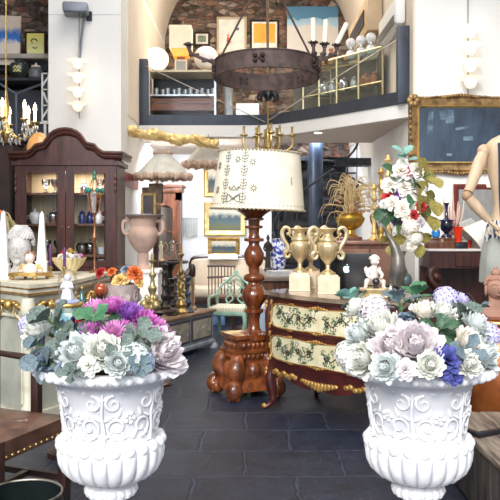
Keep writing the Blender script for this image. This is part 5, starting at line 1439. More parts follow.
MB().box((-.0,0,zf(57)/2),(.10,.10,zf(57))).build('stem',M('dark amber',(.35,.14,.05),.4),t)
t=thing('small_frame','small blank cream frame leaning against the square lamp','picture frame',(X(181,9.5),9.50,ZT2)); MB().frame(.16,.15,.02,.02).build('frame',ivory,t); MB().bb(-.07,.07,-.008,-.002,.015,.135).build('blank_card',M('grey card',(.45,.45,.42),.8),t)
t=thing('globe_lamp','large white unlit opal globe lamp behind the tip of the iron ring','lamp',(X(206,9.6),9.62,ZT2))
MB().lathe([(.07,0),(.075,.01),(.05,.02),(.045,.05)],n=20).build('base',brass,t); MB().sph((0,0,.20),(.16,.16,.155),26,18).build('globe',porc,t)
t=thing('steel_column','polished steel column beside the white cube on the mezzanine','column',(X(228,9.5),9.5,ZM)); MB().lathe([(.075,0),(.075,.02),(.06,.03),(.06,.60),(.075,.62)],n=24).build('tube',steel,t)
MB().lathe([(.08,.62),(.085,.64),(.04,.66)],n=24).build('cap',steel,t)
t=thing('display_cube','blank bright white display cube behind the railing','cube',(X(247.5,9.3),9.3,ZM)); MB().bb(-.145,.145,0,.28,.04,.34,bevel=.005).build('cube',M('self glowing white laminate',(.95,.95,.95),.4,emit=(1,1,1),estr=.25),t); MB().bb(-.12,.12,.02,.26,0,.04).build('plinth',steel,t)  # laminate given a slight glow to look brighter, the cube is no lamp
# brick wall pictures
paperw=M('off white paper',(.85,.82,.74),.8)
Yw=11.49
picture('framed_print','pale framed print with a small red figure on the upper brick wall',216.5,247,17,55,Yw,M('pale oak frame',(.58,.48,.34),.5,col2=(.45,.36,.25),stretch=(1,1,8)),.045,paperw,
  extra=lambda t,w_,h_:(MB().tube([(-.06,-.025,.28),(-.05,-.025,.22),(-.06,-.025,.15)],[.008,.03,.014],7).sph((-.055,-.025,.30),.015,8,6).tube([(-.05,-.025,.22),(-.01,-.025,.19)],.008,5).build('red_figure',M('vermilion paint',(.80,.12,.05),.6),t), MB().sph((.09,-.024,.40),(.028,.006,.022),8,6).build('blue_mark',M('slate blue paint',(.15,.18,.28),.6),t)))
picture('framed_print','orange square print in a black frame on the upper brick wall',250,279,20,56,Yw,M('black frame',(.015,.013,.012),.4),.03,M('ochre orange print',(.80,.42,.05),.7,col2=(.68,.34,.04),scale=5),mat_=paperw,matw=.03,
  extra=lambda t,w_,h_:MB().bb(-.18,.18,-.020,-.0135,.03,.20).build('lower_mat',paperw,t,smooth=False))
picture('canvas_painting','large pale canvas with blue wash sky on the upper brick wall',287,338,7,56,Yw,None,0,seascape('pale blue wash canvas',(.08,.22,.36),(.30,.46,.58),(.66,.62,.58),1.0,.8),depth=.06,cat='painting')
picture('framed_print','small framed green landscape print left of the pale oak print',194,210,32,46,Yw,dkwood,.03,M('green brown landscape',(.30,.36,.24),.7,col2=(.10,.14,.10),scale=9),mat_=paperw,matw=.03)

# right hand brass vitrines
gv=thing('glass_vitrine','long brass framed glass vitrine following the right part of the railing','vitrine',(0,0,ZM))
V=[(.66,9.20),(1.46,8.14),(1.50,8.72),(1.02,9.30)]; HV=3.33-ZM
br2=M('pale polished brass',(.70,.60,.34),.3,.8,col2=(.5,.4,.2),scale=10)
b=MB()
def L2(p,q,t_): return (p[0]+(q[0]-p[0])*t_,p[1]+(q[1]-p[1])*t_)
for (p,q) in ((V[0],V[1]),(V[1],V[2]),(V[2],V[3]),(V[3],V[0])):
    for z_ in (.03,.40,HV): b.tube([(*p,z_),(*q,z_)],.011 if z_!=.40 else .006,5)
for t_ in (0,.22,.45,.72,1): b.tube([(*L2(V[0],V[1],t_),0),(*L2(V[0],V[1],t_),HV)],.011,5)
for v_ in V[2:]: b.tube([(*v_,0),(*v_,HV)],.011,5)
b.build('brass_frame',br2,gv)
MB().prism(V,.0,.03).build('base_board',M('black lacquer'),gv,smooth=False)
MB().prism(V,.395,.402).build('glass_shelf',glass('shelf glass',(.85,.95,.92),.02,.3),gv,smooth=False)
g_=MB()
for (p,q) in ((V[0],V[1]),):
    g_.bm.faces.new([g_.bm.verts.new((*p,.03)),g_.bm.verts.new((*q,.03)),g_.bm.verts.new((*q,HV)),g_.bm.verts.new((*p,HV))])
g_.build('glass_side',glass('counter glass'),gv)
g_=MB(); dk_=.02
for (p,q) in ((V[2],V[3]),(V[1],V[2])):
    g_.bm.faces.new([g_.bm.verts.new((p[0]-.004,p[1]-.004,.03)),g_.bm.verts.new((q[0]-.004,q[1]-.004,.03)),g_.bm.verts.new((q[0]-.004,q[1]-.004,HV-.01)),g_.bm.verts.new((p[0]-.004,p[1]-.004,HV-.01))])
g_.build('back_panel',M('dark olive backing',(.10,.10,.085),.6,col2=(.05,.05,.045),scale=4),gv,smooth=False)  # dark sheet added so the vitrine interior looks darker
MB().prism(V,HV-.004,HV).build('glass_top',glass('shelf glass'),gv,smooth=False)
bk2=MB(); bk2.bb(.55,1.53,9.32,9.36,0,.74); tag(bk2.build('vitrine_backdrop',M('dark olive backing',(.10,.10,.085),.6,col2=(.05,.05,.045),scale=4),None,(0,0,ZM),smooth=False),'dark backdrop panel added behind the brass vitrine','screen')  # added backdrop that darkens the view through the vitrine
rnd=random.Random(12)
def onv(t_,d_): 
    p=L2(V[0],V[1],t_); q=L2(V[3],V[2],t_); return L2(p,q,d_)
items=[(.08,.4,.03,'silver'),(.2,.5,.03,'crystal'),(.33,.4,.03,'silver'),(.47,.5,.03,'porcelain'),(.6,.4,.03,'crystal'),(.74,.5,.03,'silver'),(.88,.4,.03,'crystal'),(.12,.5,.405,'crystal'),(.28,.45,.405,'crystal'),(.45,.5,.405,'silver'),(.62,.45,.405,'crystal'),(.8,.5,.405,'amber'),(.92,.4,.405,'amber')]
names={'silver':silver,'crystal':M('pale grey glass'),'porcelain':porc,'amber':M('dark amber')}
ordn=['leftmost','second from the left','third from the left','fourth from the left','fifth from the left','sixth from the left','rightmost']
for i,(t_,d_,z_,k_) in enumerate(items):
    x_,y_=onv(t_,d_); low=z_<.1
    n_=i if low else i-7; nm_=ordn[n_] if not(not low and n_==5) else 'rightmost'
    vessel('bowl' if i%2 else 'decanter',f"{k_} {'bowl' if i%2 else 'decanter'}, {nm_} on the vitrine's {'lower' if low else 'upper'} level",'bowl' if i%2 else 'decanter',(x_,y_,ZM+z_+.001),[(r*1.3,z*1.3) for r,z in (bowl if i%2 else jar)],names[k_],None)
chrome=M('chrome',(.7,.7,.72),.15,.95)
for px,pyb,lab in ((351,50,'left stack of two white globes with chrome waist on the vitrine'),(361,53,'middle stack of two white globes with chrome waist on the vitrine'),(371,46,'right stack of two white globes with chrome waist on the vitrine')):
    q=(px-320)/68; x_,y_=onv(min(.92,q),.35); 
    x_=X(px,y_)
    t=thing('globe_lamp',lab,'lamp',(x_,y_,ZM+HV),group='stacked globe lamps on the vitrine')
    MB().sph((0,0,.062),.062,18,12).build('globe',porc,t); MB().sph((0,0,.20),.062,18,12).build('globe',porc,t)
    MB().lathe([(.03,.115),(.034,.12),(.034,.145),(.03,.15)],n=16).build('chrome_waist',chrome,t)
for px,lab,h in ((331,'tall orange glass vase on the left end of the vitrine',.19),(347,'small orange glass bowl left of the stacked globes',.07),(323,'low orange glass dish at the far left end of the vitrine',.05)):
    q=(px-318)/68; x_,y_=onv(max(.06,min(.9,q)),.35); t=thing('orange_glass',lab,'vase',(X(px,y_),y_,ZM+HV))
    MB().lathe([(.035,0),(.045,h*.15),(.04,h*.5),(.02,h*.75),(.03,h),(.024,h),(.015,h*.75),(.001,h*.3)],n=18,cap=False).build('vase_body',M('burnt orange glass',(.80,.22,.02),.15,col2=(.5,.1,.01),coat=.8),t); MB().lathe([(.042,0),(.042,.006)],n=16).build('foot_ring',brass,t)

# wall units at upper right
t=thing('air_conditioner','white air conditioner high on the right wall above the railing','air conditioner',(1.53,7.72,3.32))
MB().bb(-.11,0,-.48,.48,.02,.30,bevel=.04).build('casing',white,t); 
b=MB(); 
for k in range(4): b.bb(-.122,-.10,-.44,.44,.04+.022*k,.05+.022*k)
b.build('louvres',M('grey louvre',(.30,.29,.27),.5),t,smooth=False)
t=thing('wall_cabinet','long cream wooden bulkhead box deeper along the right wall','cabinet',(1.53,9.4,3.62))
MB().bb(-.17,0,-.85,.8,0,.42,bevel=.01).build('carcass',M('warm cream wood',(.62,.47,.30),.5,col2=(.5,.36,.22),scale=3),t)
b=MB(); b.bb(-.182,-.165,-.6,.6,.12,.30); b.build('dark_slot',iron,t,smooth=False)

# gilded garland under the fascia
b=MB(); pts=spline([(-1.30,8.05,2.385),(-1.12,8.2,2.37),(-.85,8.35,2.34),(-.6,8.5,2.335),(-.38,8.6,2.30)],12); n_=len(pts)
for s_ in range(3):
    pp_=[];rr=[]
    for i,p in enumerate(pts):
        a=i*.42+s_*2.1; o_=.034*(.7+.4*sin(i*.55)); pp_.append(p+Vector((0,cos(a)*o_,sin(a)*o_))); rr.append(.036+.014*sin(i*.8+s_*2))
    b.tube(pp_,rr,8)
for i in range(0,n_,3):
    p=pts[i]; b.sph(p+Vector((0,-.02,.02*(-1)**i)),(.035,.025,.024),8,6,ry=.5)
gt=thing('gilded_garland','twisted gilt carved drapery garland fixed along the mezzanine edge','carving',(0,0,0))
b.build('carved_garland',goldl,gt,ang=80)
b=MB(); b.tube([pts[6],pts[6]+Vector((0,.0,.05)),(pts[6].x,8.79,2.44)],.004,5); b.tube([pts[-8],(pts[-8].x,8.79,2.44)],.004,5); b.build('hanging_wire',iron,gt)
# ------------------------------------------------------------------ back room, middle ground
# amphora on white pedestal
PX,PY_=X(143,6.9),6.9
t=thing('plinth','plain white block plinth under the terracotta amphora','plinth',(PX,PY_,0)); MB().box((0,0,.475),(.32,.32,.91),bevel=.005).build('block',white,t); MB().box((0,0,.947),(.35,.35,.034),bevel=.006).build('cap_slab',white,t); MB().box((0,0,.01),(.36,.36,.02)).build('foot_slab',white,t)
t=thing('amphora','pale terracotta two handled amphora on the white plinth','amphora',(PX,PY_,.964),scale=.94)
prof=[(.085,0),(.088,.02),(.06,.035),(.055,.06),(.058,.14),(.05,.16),(.10,.21),(.135,.27),(.148,.33),(.150,.37),(.135,.40),(.125,.42),(.13,.44),(.14,.50),(.155,.515),(.19,.52),(.19,.535),(.15,.54),(.12,.5),(.001,.45)]
MB().lathe(prof,n=44,cap=False).build('body',terra,t)
for s_ in (-1,1):
    b=MB(); b.tube(spline([(s_*.135,0,.47),(s_*.185,0,.475),(s_*.20,0,.42),(s_*.185,0,.36),(s_*.145,0,.34)],5),.016,8); b.sph((s_*.145,0,.345),.024,8,6); b.build('handle',terra,t)
MB().lathe([(.192,.52),(.196,.53),(.192,.54),(.15,.541)],n=44,cap=False).build('dark_lip',M('slate lip',(.16,.13,.13),.6),t)
# leaning gilt frame pieces, carved wooden post lamp
t=thing('post_lamp','tall dark wooden post lamp with big gathered cream fabric shade behind the amphora','lamp',(X(156,8.3),8.3,0))
b=MB(); b.box((0,0,.02),(.24,.24,.04),bevel=.006); b.box((0,0,.06),(.2,.2,.04)); b.lathe([(.04,.08),(.03,.3),(.045,.8),(.03,.85),(.03,1.4),(.05,1.45)],n=16); b.build('post',dkwood,t)
b=MB(); b.box((0,0,1.72),(.15,.14,.22),bevel=.008); b.box((-.11,0,1.73),(.08,.1,.12),bevel=.006); b.box((0,0,1.52),(.10,.10,.14)); b.build('carved_block',M('dusty brown carved wood',(.22,.16,.10),.8,col2=(.09,.06,.045),scale=16,bump=.6),t)
def pleated(name,R0,R1,z0,z1,parent,off=(0,0,0),skin_=None):
    b=MB(); b.lathe([(R0,z0),(R0*.86,z0+(z1-z0)*.22),(R0*.62,z0+(z1-z0)*.55),(R1*1.15,z0+(z1-z0)*.85),(R1,z1)],c=off,n=96,mod=lambda a,z,k:1+.018*sin(24*a),cap=False)
    s_=b.build('lamp_shade',skin_ or M('dusty grey gauze',(.62,.60,.54),.9,col2=(.48,.47,.43),scale=9),parent)
    b=MB()
    for i in range(44):
        a=2*PI*i/44; b.sph((off[0]+R0*cos(a),off[1]+R0*sin(a),z0+.012*sin(i*2)),(.03,.03,.036),7,5)
    b.build('ruffled_hem',M('pink beige ruffle',(.62,.46,.36),.9,col2=(.40,.28,.20),scale=22,bump=.5),s_,ang=80); b=MB()
    for i in range(20):
        a=2*PI*i/20; b.sph((off[0]+R1*cos(a),off[1]+R1*sin(a),z1),(.026,.026,.022),7,5)
    b.build('ruffled_collar',M('pink beige ruffle'),s_,ang=80)
    return s_
pleated('s',.31,.09,Z(177,8.3),Z(153,8.3),t,(X(163,8.3)-X(156,8.3),0,0))
b=MB(); b.tube([(0,0,1.80),(.06,0,2.0),(.08,0,2.14)],.012,8); b.build('shade_arm',brass,t)
t=thing('pendant_lamp','gathered cream fabric pendant shade with ruffled hem left of the embroidered lamp','lamp',(X(208,8.95),8.95,0))
pleated('s',.30,.09,Z(165,8.95),Z(143,8.95),t); MB().tube([(0,0,Z(143,8.95)),(0,0,2.404)],.01,6).build('cord',iron,t); MB().sph((0,0,Z(160,8.95)),.04,12,8).build('bulb',flame,t)
for px,wd_,h,lab,ry in ((141,.06,.235,'leaning gilt frame strip, left of the two behind the amphora lip',-.06),(153,.05,.20,'leaning gilt frame strip, right of the two behind the amphora lip',-.12)):
    pass
t=thing('picture_frame','small empty gilt frame hanging on the lamp post behind the amphora','picture frame',(X(148,8.17),8.20,1.46),.15); MB().frame(.17,.26,.028,.03).build('moulding',goldl,t); MB().bb(-.06,.06,-.006,0,.03,.23).build('dark_backing',dkwood,t)

# tall bookcase at the back left
t=thing('bookcase','tall reddish wooden glazed bookcase against the back left corner','bookcase',(X(166,10.1),10.1,0))
b=MB(); b.bb(-.17,-.13,0,.35,0,1.88); b.bb(.13,.19,0,.35,0,1.88); b.bb(-.17,.19,.3,.35,0,1.88); b.bb(-.17,.19,0,.35,0,.1); b.bb(-.17,.19,0,.35,1.70,1.80); b.build('carcass',wood2,t,smooth=False)
b=MB(); b.bb(-.19,.22,-.03,.37,1.80,1.87,bevel=.01); b.bb(-.2,.24,-.05,.38,1.87,1.91,bevel=.008); b.build('cornice',wood2,t)
b=MB(); b.bb(-.13,-.09,-.01,.01,.1,1.70); b.bb(.09,.13,-.01,.01,.1,1.70); b.bb(-.13,.13,-.01,.01,.85,.95); 
b.grid(lambda u,v:(-.09+.18*u,-.008,1.58+.12*v+(1-v)*.05*sin(PI*u)),10,1); d=b.build('door',wood2,t,smooth=False)
MB().bb(-.09,.09,0,.003,.95,1.60).build('glass_pane',clear,d,smooth=False)
b=MB(); b.bb(-.09,.09,-.005,.005,1.26,1.275); b.bb(-.004,.004,-.005,.005,.95,1.6); b.build('glazing_bar',wood2,d,smooth=False)
MB().bb(-.13,.13,.02,.3,1.27,1.28).build('shelf',wood2,t,smooth=False)

Yw2=10.985
land=seascape('misty mountain landscape',(.62,.60,.50),(.07,.11,.13),(.13,.14,.08),.80,.45,scale=5)
land2=seascape('dusky lake landscape',(.60,.56,.46),(.05,.07,.09),(.12,.12,.09),.74,.4,scale=6)
picture('framed_painting','gilt framed dark painting uppermost on the back wall, half behind the big lamp shade',204,240,165,197,Yw2,gold,.07,land2,cat='painting')
picture('framed_painting','wide gilt framed mountain lake landscape, middle one on the back wall',204,246,202,236,Yw2,goldl,.085,land,cat='painting')
picture('framed_painting','smaller gilt framed dusky landscape directly above the settee',208,239.5,237.5,257,Yw2,gold,.06,land2,cat='painting')
t=thing('wall_sconce','wall sconce of pale hanging glass strips left of the landscapes','wall light',(X(190.5,10.98),10.98,Z(237,10.98)))
b=MB(); 
for i in range(9): x_=-.10+.025*i; h=.27-.02*abs(i-4)%.07; b.box((x_,-.05-.03*cos((i-4)*.35),.27-h/2),(.021,.006,h),bevel=.002)
b.build('glass_strips',M('frosted strip glass',(.62,.64,.63),.3,coat=.5,col2=(.5,.53,.54)),t); MB().bb(-.115,.115,-.09,0,.265,.285).build('bracket',steel,t)

# settee
cushm=M('beige cotton upholstery',(.62,.52,.40),.9,col2=(.54,.45,.34),scale=6)
st_=thing('settee','beige upholstered settee with dark wooden frame against the back wall','settee',(X(228,10.4),10.45,0))
w2=.54
MB().bb(-w2,w2,-.30,.22,.36,.50,bevel=.04).build('seat_cushion',cushm,st_)
MB().bb(-w2,w2,.18,.28,.48,.86,bevel=.04).build('back_cushion',cushm,st_)
b=MB(); b.tube(spline([(-w2-.02,.23,.60),(-w2-.0,.23,.84),(-w2+.12,.23,.90),(0,.23,.905),(w2-.12,.23,.90),(w2,.23,.84),(w2+.02,.23,.60)],5),.024,8); b.build('back_rail',dkwood,st_)
MB().bb(-w2-.02,w2+.02,-.32,.26,.27,.365,bevel=.01).build('seat_rail',dkwood,st_)
for sx in (-1,1):
    MB().tube(spline([(sx*(w2+.03),.22,.72),(sx*(w2+.04),0,.70),(sx*(w2+.04),-.26,.68),(sx*(w2+.03),-.30,.60),(sx*(w2+.02),-.28,.36)],4),.025,8).build('armrest',dkwood,st_)
    for sy in (-.28,.22): MB().tube([(sx*w2,sy,.30),(sx*w2,sy,.15),(sx*(w2+.02),sy,0)],[.03,.022,.016],8).build('leg',dkwood,st_)
t=thing('white_throw','folded white cloth laid over the settee back','cloth',(X(222.5,10.4),10.62,.91)); 
b=MB(); b.grid(lambda u,v:(-.21+.42*u, (-.075+.15*v*1.0)*(1 if True else 0)+.0*v, .02-.11*max(0,abs(v-.5)*2-.45)+.004*sin(9*u)),10,8); b.build('cloth',M('white cotton',(.86,.84,.80),.9),t); MB().tube([(-.21,-.075,-.04),(.21,-.075,-.04)],.004,5).build('hem',M('white cotton'),t)
t=thing('blue_box','flat pale blue storage box on the floor beneath the settee','box',(X(211,10.1),10.12,0)); MB().bb(-.19,.19,-.12,.12,0,.14,bevel=.006).build('box_body',M('cornflower blue card',(.20,.36,.66),.6,col2=(.14,.28,.56)),t); MB().bb(-.2,.2,-.13,.13,.14,.175,bevel=.004).build('lid',M('pale blue lid',(.36,.52,.76),.6),t); MB().bb(-.02,.02,-.137,-.12,.05,.09).build('label_holder',brass,t)
# spindle back chair and round table
sc_=thing('spindle_chair','low dark wooden spindle backed chair in front of the settee','chair',(X(221,9.7),9.72,0))
MB().box((0,0,.42),(.34,.30,.03),bevel=.008).build('seat',wood2,sc_)
for sx in(-1,1):
    for sy in(-1,1): MB().tube([(sx*.14,sy*.12,.41),(sx*.155,sy*.14,.2),(sx*.16,sy*.15,0)],[.016,.02,.012],7).build('leg',wood2,sc_)
for z_ in (.66,.81): MB().tube([(-.19,.15,z_),(0,.17,z_+.005),(.19,.15,z_)],.016,7).build('back_rail',dkwood,sc_)
for i in range(9): MB().tube([(-.17+.0425*i,.15,.435),(-.17+.0425*i,.16,.81)],.008,6).build('spindle',dkwood,sc_)
t=thing('oval_table','small oval pink topped table behind the green chair','table',(X(244,9.25),9.50,0)); MB().lathe([(.27,.66),(.28,.67),(.27,.685),(.001,.685)],n=36,sy=.62,cap=False).build('table_top',M('pinkish marble',(.60,.47,.42),.4,col2=(.48,.35,.30),scale=6),t); MB().lathe([(.15,0),(.14,.03),(.03,.08),(.025,.4),(.05,.5),(.03,.62),(.10,.662)],n=20).build('pedestal',dkwood,t)
# pale green armchair
gm=M('pale sage green paint',(.30,.46,.36),.55,col2=(.20,.34,.26),scale=14)
gc_=thing('green_chair','small pale green painted chair with pierced gothic back and cream seat','chair',(-.235,8.95,0),math.radians(-14))
MB().bb(-.22,.22,-.20,.20,.335,.39,bevel=.02).build('seat_cushion',M('cream striped cotton',(.74,.68,.55),.85,col2=(.60,.54,.42),tex='wave',scale=9),gc_)
MB().bb(-.235,.235,-.215,.215,.29,.34,bevel=.012).build('seat_rail',gm,gc_)
for sx in(-1,1):
    MB().tube(spline([(sx*.215,-.195,.32),(sx*.235,-.215,.22),(sx*.205,-.19,.10),(sx*.225,-.215,.01)],4),[.028]*4+[.024]*4+[.016]*4+[.02],8).build('leg',gm,gc_)
    MB().tube(spline([(sx*.205,.195,.32),(sx*.20,.21,.15),(sx*.215,.25,.0)],4),.018,8).build('leg',gm,gc_)
    MB().tube(spline([(sx*.22,.20,.32),(sx*.235,.22,.50),(sx*.19,.24,.60),(sx*.10,.25,.68),(0,.25,.76)],5),.018,8).build('back_post',gm,gc_)
    MB().tube(spline([(sx*.225,.20,.50),(sx*.245,.04,.49),(sx*.245,-.10,.47),(sx*.225,-.14,.34)],4),.017,8).build('armrest',gm,gc_)
b=MB()
for sx in(-1,1):
    b.tube(spline([(sx*.03,.21,.34),(sx*.12,.22,.44),(sx*.03,.235,.54),(sx*.10,.24,.62),(0,.25,.70)],5),.011,7); b.tube(spline([(sx*.16,.21,.36),(sx*.03,.22,.45),(sx*.12,.235,.55),(sx*.02,.24,.63)],5),.010,7)
b.sph((0,.25,.775),(.035,.016,.03),8,6); b.build('pierced_splat',gm,gc_)

# painted chest and the candlesticks on it
chz=.43; CHA=math.atan2(.9,.44)
cst=thing('painted_chest','grey blue painted wooden chest with scroll panels and worn wooden top','chest',(-.85,7.35,0),CHA)
cgrey=M('grey blue worn paint',(.42,.45,.50),.7,col2=(.26,.29,.33),scale=9,bump=.15)
MB().bb(0,1.0,0,.43,.07,.40).build('carcass',cgrey,cst,smooth=False)
MB().bb(-.03,1.03,-.03,.46,.40,.43,bevel=.008).build('lid',woodl,cst)
MB().bb(-.02,1.02,-.02,.45,.05,.10,bevel=.012).build('base_moulding',cgrey,cst)
tanp=M('tan painted panel',(.56,.47,.36),.7,col2=(.34,.30,.25),scale=6,pos=(.4,.6))
for x0_,x1_ in ((.05,.48),(.52,.95)):
    b=MB(); b.bb(x0_,x1_,-.012,0,.13,.37); p_=b.build('side_panel',M('dark line',(.08,.08,.10),.6),cst,smooth=False)
    MB().bb(x0_+.022,x1_-.022,-.016,-.012,.152,.348).build('painted_field',tanp,p_,smooth=False)
    b=MB(); xm=(x0_+x1_)/2
    for s_ in(-1,1):
        b.tube([(xm+s_*.02+s_*q*.035, -.018, .25+.04*sin(q*1.4)) for q in [i*.35 for i in range(13)] if q*.035<.15],.005,5); b.tube([(p[0],-.018,p[2]) for p in scroll(xm+s_*.08,.25,.035,1.2,0,s_)],.004,5)
    b.sph((xm,-.017,.25),(.022,.004,.03),8,6); b.build('scroll_motif',M('pale grey paint',(.50,.48,.44),.7),p_)
b=MB(); b.bb(-.012,0,.05,.38,.13,.37); b.build('end_panel',tanp,cst,smooth=False)
for (x_,y_) in ((.0,.0),(1.0,.0),(0,.43),(1.0,.43)): 
    MB().lathe([(.05,0),(.055,.02),(.04,.05),(.03,.06)],c=(x_,y_,0),n=14).build('scroll_foot',cgrey,cst)
def candlestick(name,label,px,Y,h,prof,mat,flame_=None,z=chz,group='candlesticks on the painted chest'):
    t=thing(name,label,'candlestick',(X(px,Y),Y,z),group=group)
    MB().lathe([(r,zf_*h) for r,zf_ in prof],n=22,cap=False).build('turned_stem',mat,t); 
    return t
pA=[(.001,0),(.075,0),(.08,.03),(.05,.08),(.062,.14),(.03,.20),(.022,.26),(.034,.32),(.04,.38),(.022,.43),(.016,.55),(.03,.60),(.032,.63),(.016,.67),(.014,.82),(.03,.86),(.036,.88),(.015,.89),(.014,1.0),(.001,1.0)]
pB=[(.001,0),(.055,0),(.06,.03),(.03,.08),(.018,.14),(.03,.20),(.034,.26),(.016,.32),(.013,.40),(.03,.47),(.013,.54),(.012,.66),(.026,.72),(.013,.78),(.03,.86),(.034,.9),(.012,.92),(.001,1.0)]
darkbr=M('blackened bronze',(.06,.05,.045),.4,.7,col2=(.03,.025,.025),scale=16)
blueb=M('blue grey pewter',(.10,.14,.22),.4,.6,col2=(.04,.06,.10),scale=14)
lt=thing('occasional_table','small low round dark table in front of the white plinth','table',(-.79,6.36,0)); MB().lathe([(.16,.63),(.17,.64),(.16,.655),(.001,.655)],n=28,cap=False).build('table_top',dkwood,lt); MB().lathe([(.12,0),(.12,.02),(.03,.06),(.02,.3),(.04,.45),(.02,.58),(.07,.632)],n=18).build('pedestal',dkwood,lt)
t=candlestick('candlestick','pale brass altar candlestick on claw base in front of the white plinth',152.5,6.36,.47,pA,M('pale old brass',(.62,.50,.26),.35,.7,col2=(.35,.27,.12),scale=18),z=.656,group=None)
b=MB(); 
for k in range(3): a=k*2*PI/3-PI/2+.5; b.sph((.075*cos(a),.075*sin(a),.035),(.035,.035,.04),8,6); b.sph((.05*cos(a),.05*sin(a),.09),(.02,.02,.03),8,6)
b.build('claw_base',M('pale old brass'),t)
candlestick('candlestick','slim blackened bronze candlestick beside the claw based brass one',164.5,6.40,.42,pB,darkbr,z=.656,group=None)
candlestick('candlestick','stout blackened bronze candlestick left of the tall brass one',172,7.72,.42,[(r*1.25,z_) for r,z_ in pB],darkbr)
t=candlestick('candlestick','tallest brass candlestick with knotted foliate stem on the painted chest',181,7.85,.72,[(r*1.05,z_) for r,z_ in pA],brass)
b=MB(); rnd=random.Random(6)
for k in range(26): a=k*2.4; b.sph((.035*cos(a),.035*sin(a),.06+.014*k),(.018,.018,.022),7,5)
b.build('foliate_stem',brass,t)
candlestick('candlestick','blue grey pewter candlestick right of the tallest brass one',188,7.95,.42,[(r*1.2,z_) for r,z_ in pB],blueb)
candlestick('candlestick','small blue grey pewter candlestick at the back edge of the chest',176.5,8.18,.40,pB,blueb)
t=thing('turned_spindle','brown and ivory turned wooden spindle, rightmost on the chest','spindle',(X(192.5,8.2),8.2,chz)); MB().lathe([(.001,0),(.05,0),(.05,.02),(.02,.05),(.03,.10),(.022,.20),(.032,.30),(.022,.36)],n=20,cap=False).build('ivory_shaft',M('stained ivory wood',(.62,.45,.26),.5,col2=(.3,.18,.1),tex='wave',scale=6),t); MB().lathe([(.022,.36),(.034,.38),(.036,.46),(.02,.50),(.001,.51)],n=20,cap=False).build('dark_knob',dkwood,t)
# gueridon with angel and cloche
t=thing('gueridon','dark round tripod table behind the candlesticks carrying angel and glass dome','table',(X(170,9.0),9.0,0)); MB().lathe([(.22,.90),(.235,.912),(.22,.93),(.001,.93)],n=32,cap=False).build('table_top',darkbr,t); MB().lathe([(.02,.2),(.05,.25),(.03,.4),(.05,.6),(.03,.8),(.09,.905)],n=18).build('stem',darkbr,t)
for k in range(3):
    a=k*2*PI/3+.3; MB().tube(spline([(.02*cos(a),.02*sin(a),.30),(.13*cos(a),.13*sin(a),.22),(.19*cos(a),.19*sin(a),.08),(.24*cos(a),.24*sin(a),.012)],4),.016,7).build('leg',darkbr,t)
t=thing('angel_statuette','small ivory angel statuette with gold wings on the round table','statuette',(X(161,8.93),8.93,.93)); MB().lathe([(.05,0),(.055,.01),(.04,.022),(.001,.022)],n=20,cap=False).build('gold_base',gold,t)
b=MB(); b.lathe([(.03,.022),(.026,.08),(.02,.14),(.026,.18),(.012,.20),(.01,.205)],n=18,mod=lambda a,z,k:1+.08*sin(5*a)); b.sph((0,0,.222),(.017,.018,.021),10,8); b.build('figure',ivory,t)
for s_ in(-1,1): MB().tube(spline([(s_*.01,.02,.16),(s_*.05,.03,.22),(s_*.07,.03,.17),(s_*.045,.03,.10)],4),[.006]*4+[.014]*4+[.010]*4+[.003],6,flat=.4).build('wing',gold,t)
t=thing('glass_cloche','glass dome over a dried flower stem on the round table','bell jar',(X(173,9.0),9.0,.93)); MB().lathe([(.07,0),(.075,.012),(.06,.02),(.001,.02)],n=24,cap=False).build('wood_base',dkwood,t); MB().lathe([(.062,.02),(.062,.18),(.05,.225),(.025,.245),(.001,.25)],n=26,cap=False).build('glass_dome',clear,t)
b=MB(); b.tube([(0,0,.02),(.005,0,.12)],.004,5); 
for k in range(9): b.sph((.022*cos(k*2.4),.022*sin(k*2.4),.10+.012*k),(.014,.014,.014),7,5)
b.build('dried_flower',M('dusty rose dried',(.40,.20,.16),.9),t)

# worktable with blue and white vase, statuette, papers
wt=thing('work_table','long worn wooden work table behind the commode','table',(.58,7.75,0))
MB().bb(-.52,.52,-.62,.60,.83,.87,bevel=.006).build('table_top',M('grey brown board',(.36,.29,.23),.6,col2=(.22,.17,.13),scale=4,stretch=(1,8,8)),wt)
MB().bb(-.46,.46,-.56,.54,.74,.83).build('apron',wood2,wt,smooth=False)
for sx in(-1,1):
    for sy in(-1,1): MB().lathe([(.025,0),(.035,.1),(.025,.3),(.04,.6),(.04,.75)],c=(sx*.44,sy*.53,0),n=14).build('leg',wood2,wt)
blw=M('blue and white chinoiserie glaze',(.80,.84,.90),.2,col2=(.03,.06,.42),scale=26,pos=(.47,.53),coat=.6)
xv=X(278,8.2)
t=thing('blue_white_vase','blue and white chinoiserie vase between the lamp column and the gilt urns','vase',(xv,8.1,.87)); MB().lathe([(.06,0),(.065,.02),(.085,.12),(.092,.22),(.08,.30),(.065,.325),(.075,.345),(.062,.35),(.001,.32)],n=36,cap=False).build('body',blw,t)
b=MB(); 
for z_,r_ in ((.022,.0665),(.325,.0665),(.345,.0755)): b.tube([(r_*cos(i*PI/18),r_*sin(i*PI/18),z_) for i in range(37)],.003,5)
b.build('blue_bands',cobalt,t)
t=thing('bronze_statuette','slim dark bronze statuette of a robed figure left of the blue and white vase','statuette',(X(268,7.95),7.95,.87)); MB().box((0,0,.02),(.08,.07,.04),bevel=.006).build('base',dkwood,t)
b=MB(); b.lathe([(.034,.04),(.028,.12),(.024,.20),(.034,.27),(.036,.30),(.012,.325),(.010,.335)],n=18,mod=lambda a,z,k:1+.07*sin(5*a)); b.sph((0,-.004,.355),(.019,.021,.025),10,8)
for s_ in(-1,1): b.tube(spline([(s_*.03,0,.295),(s_*.045,-.01,.24),(s_*.02,-.035,.22)],4),.010,6)
b.lathe([(.016,.372),(.010,.385),(.001,.40)],n=10); b.build('figure',darkbr,t)
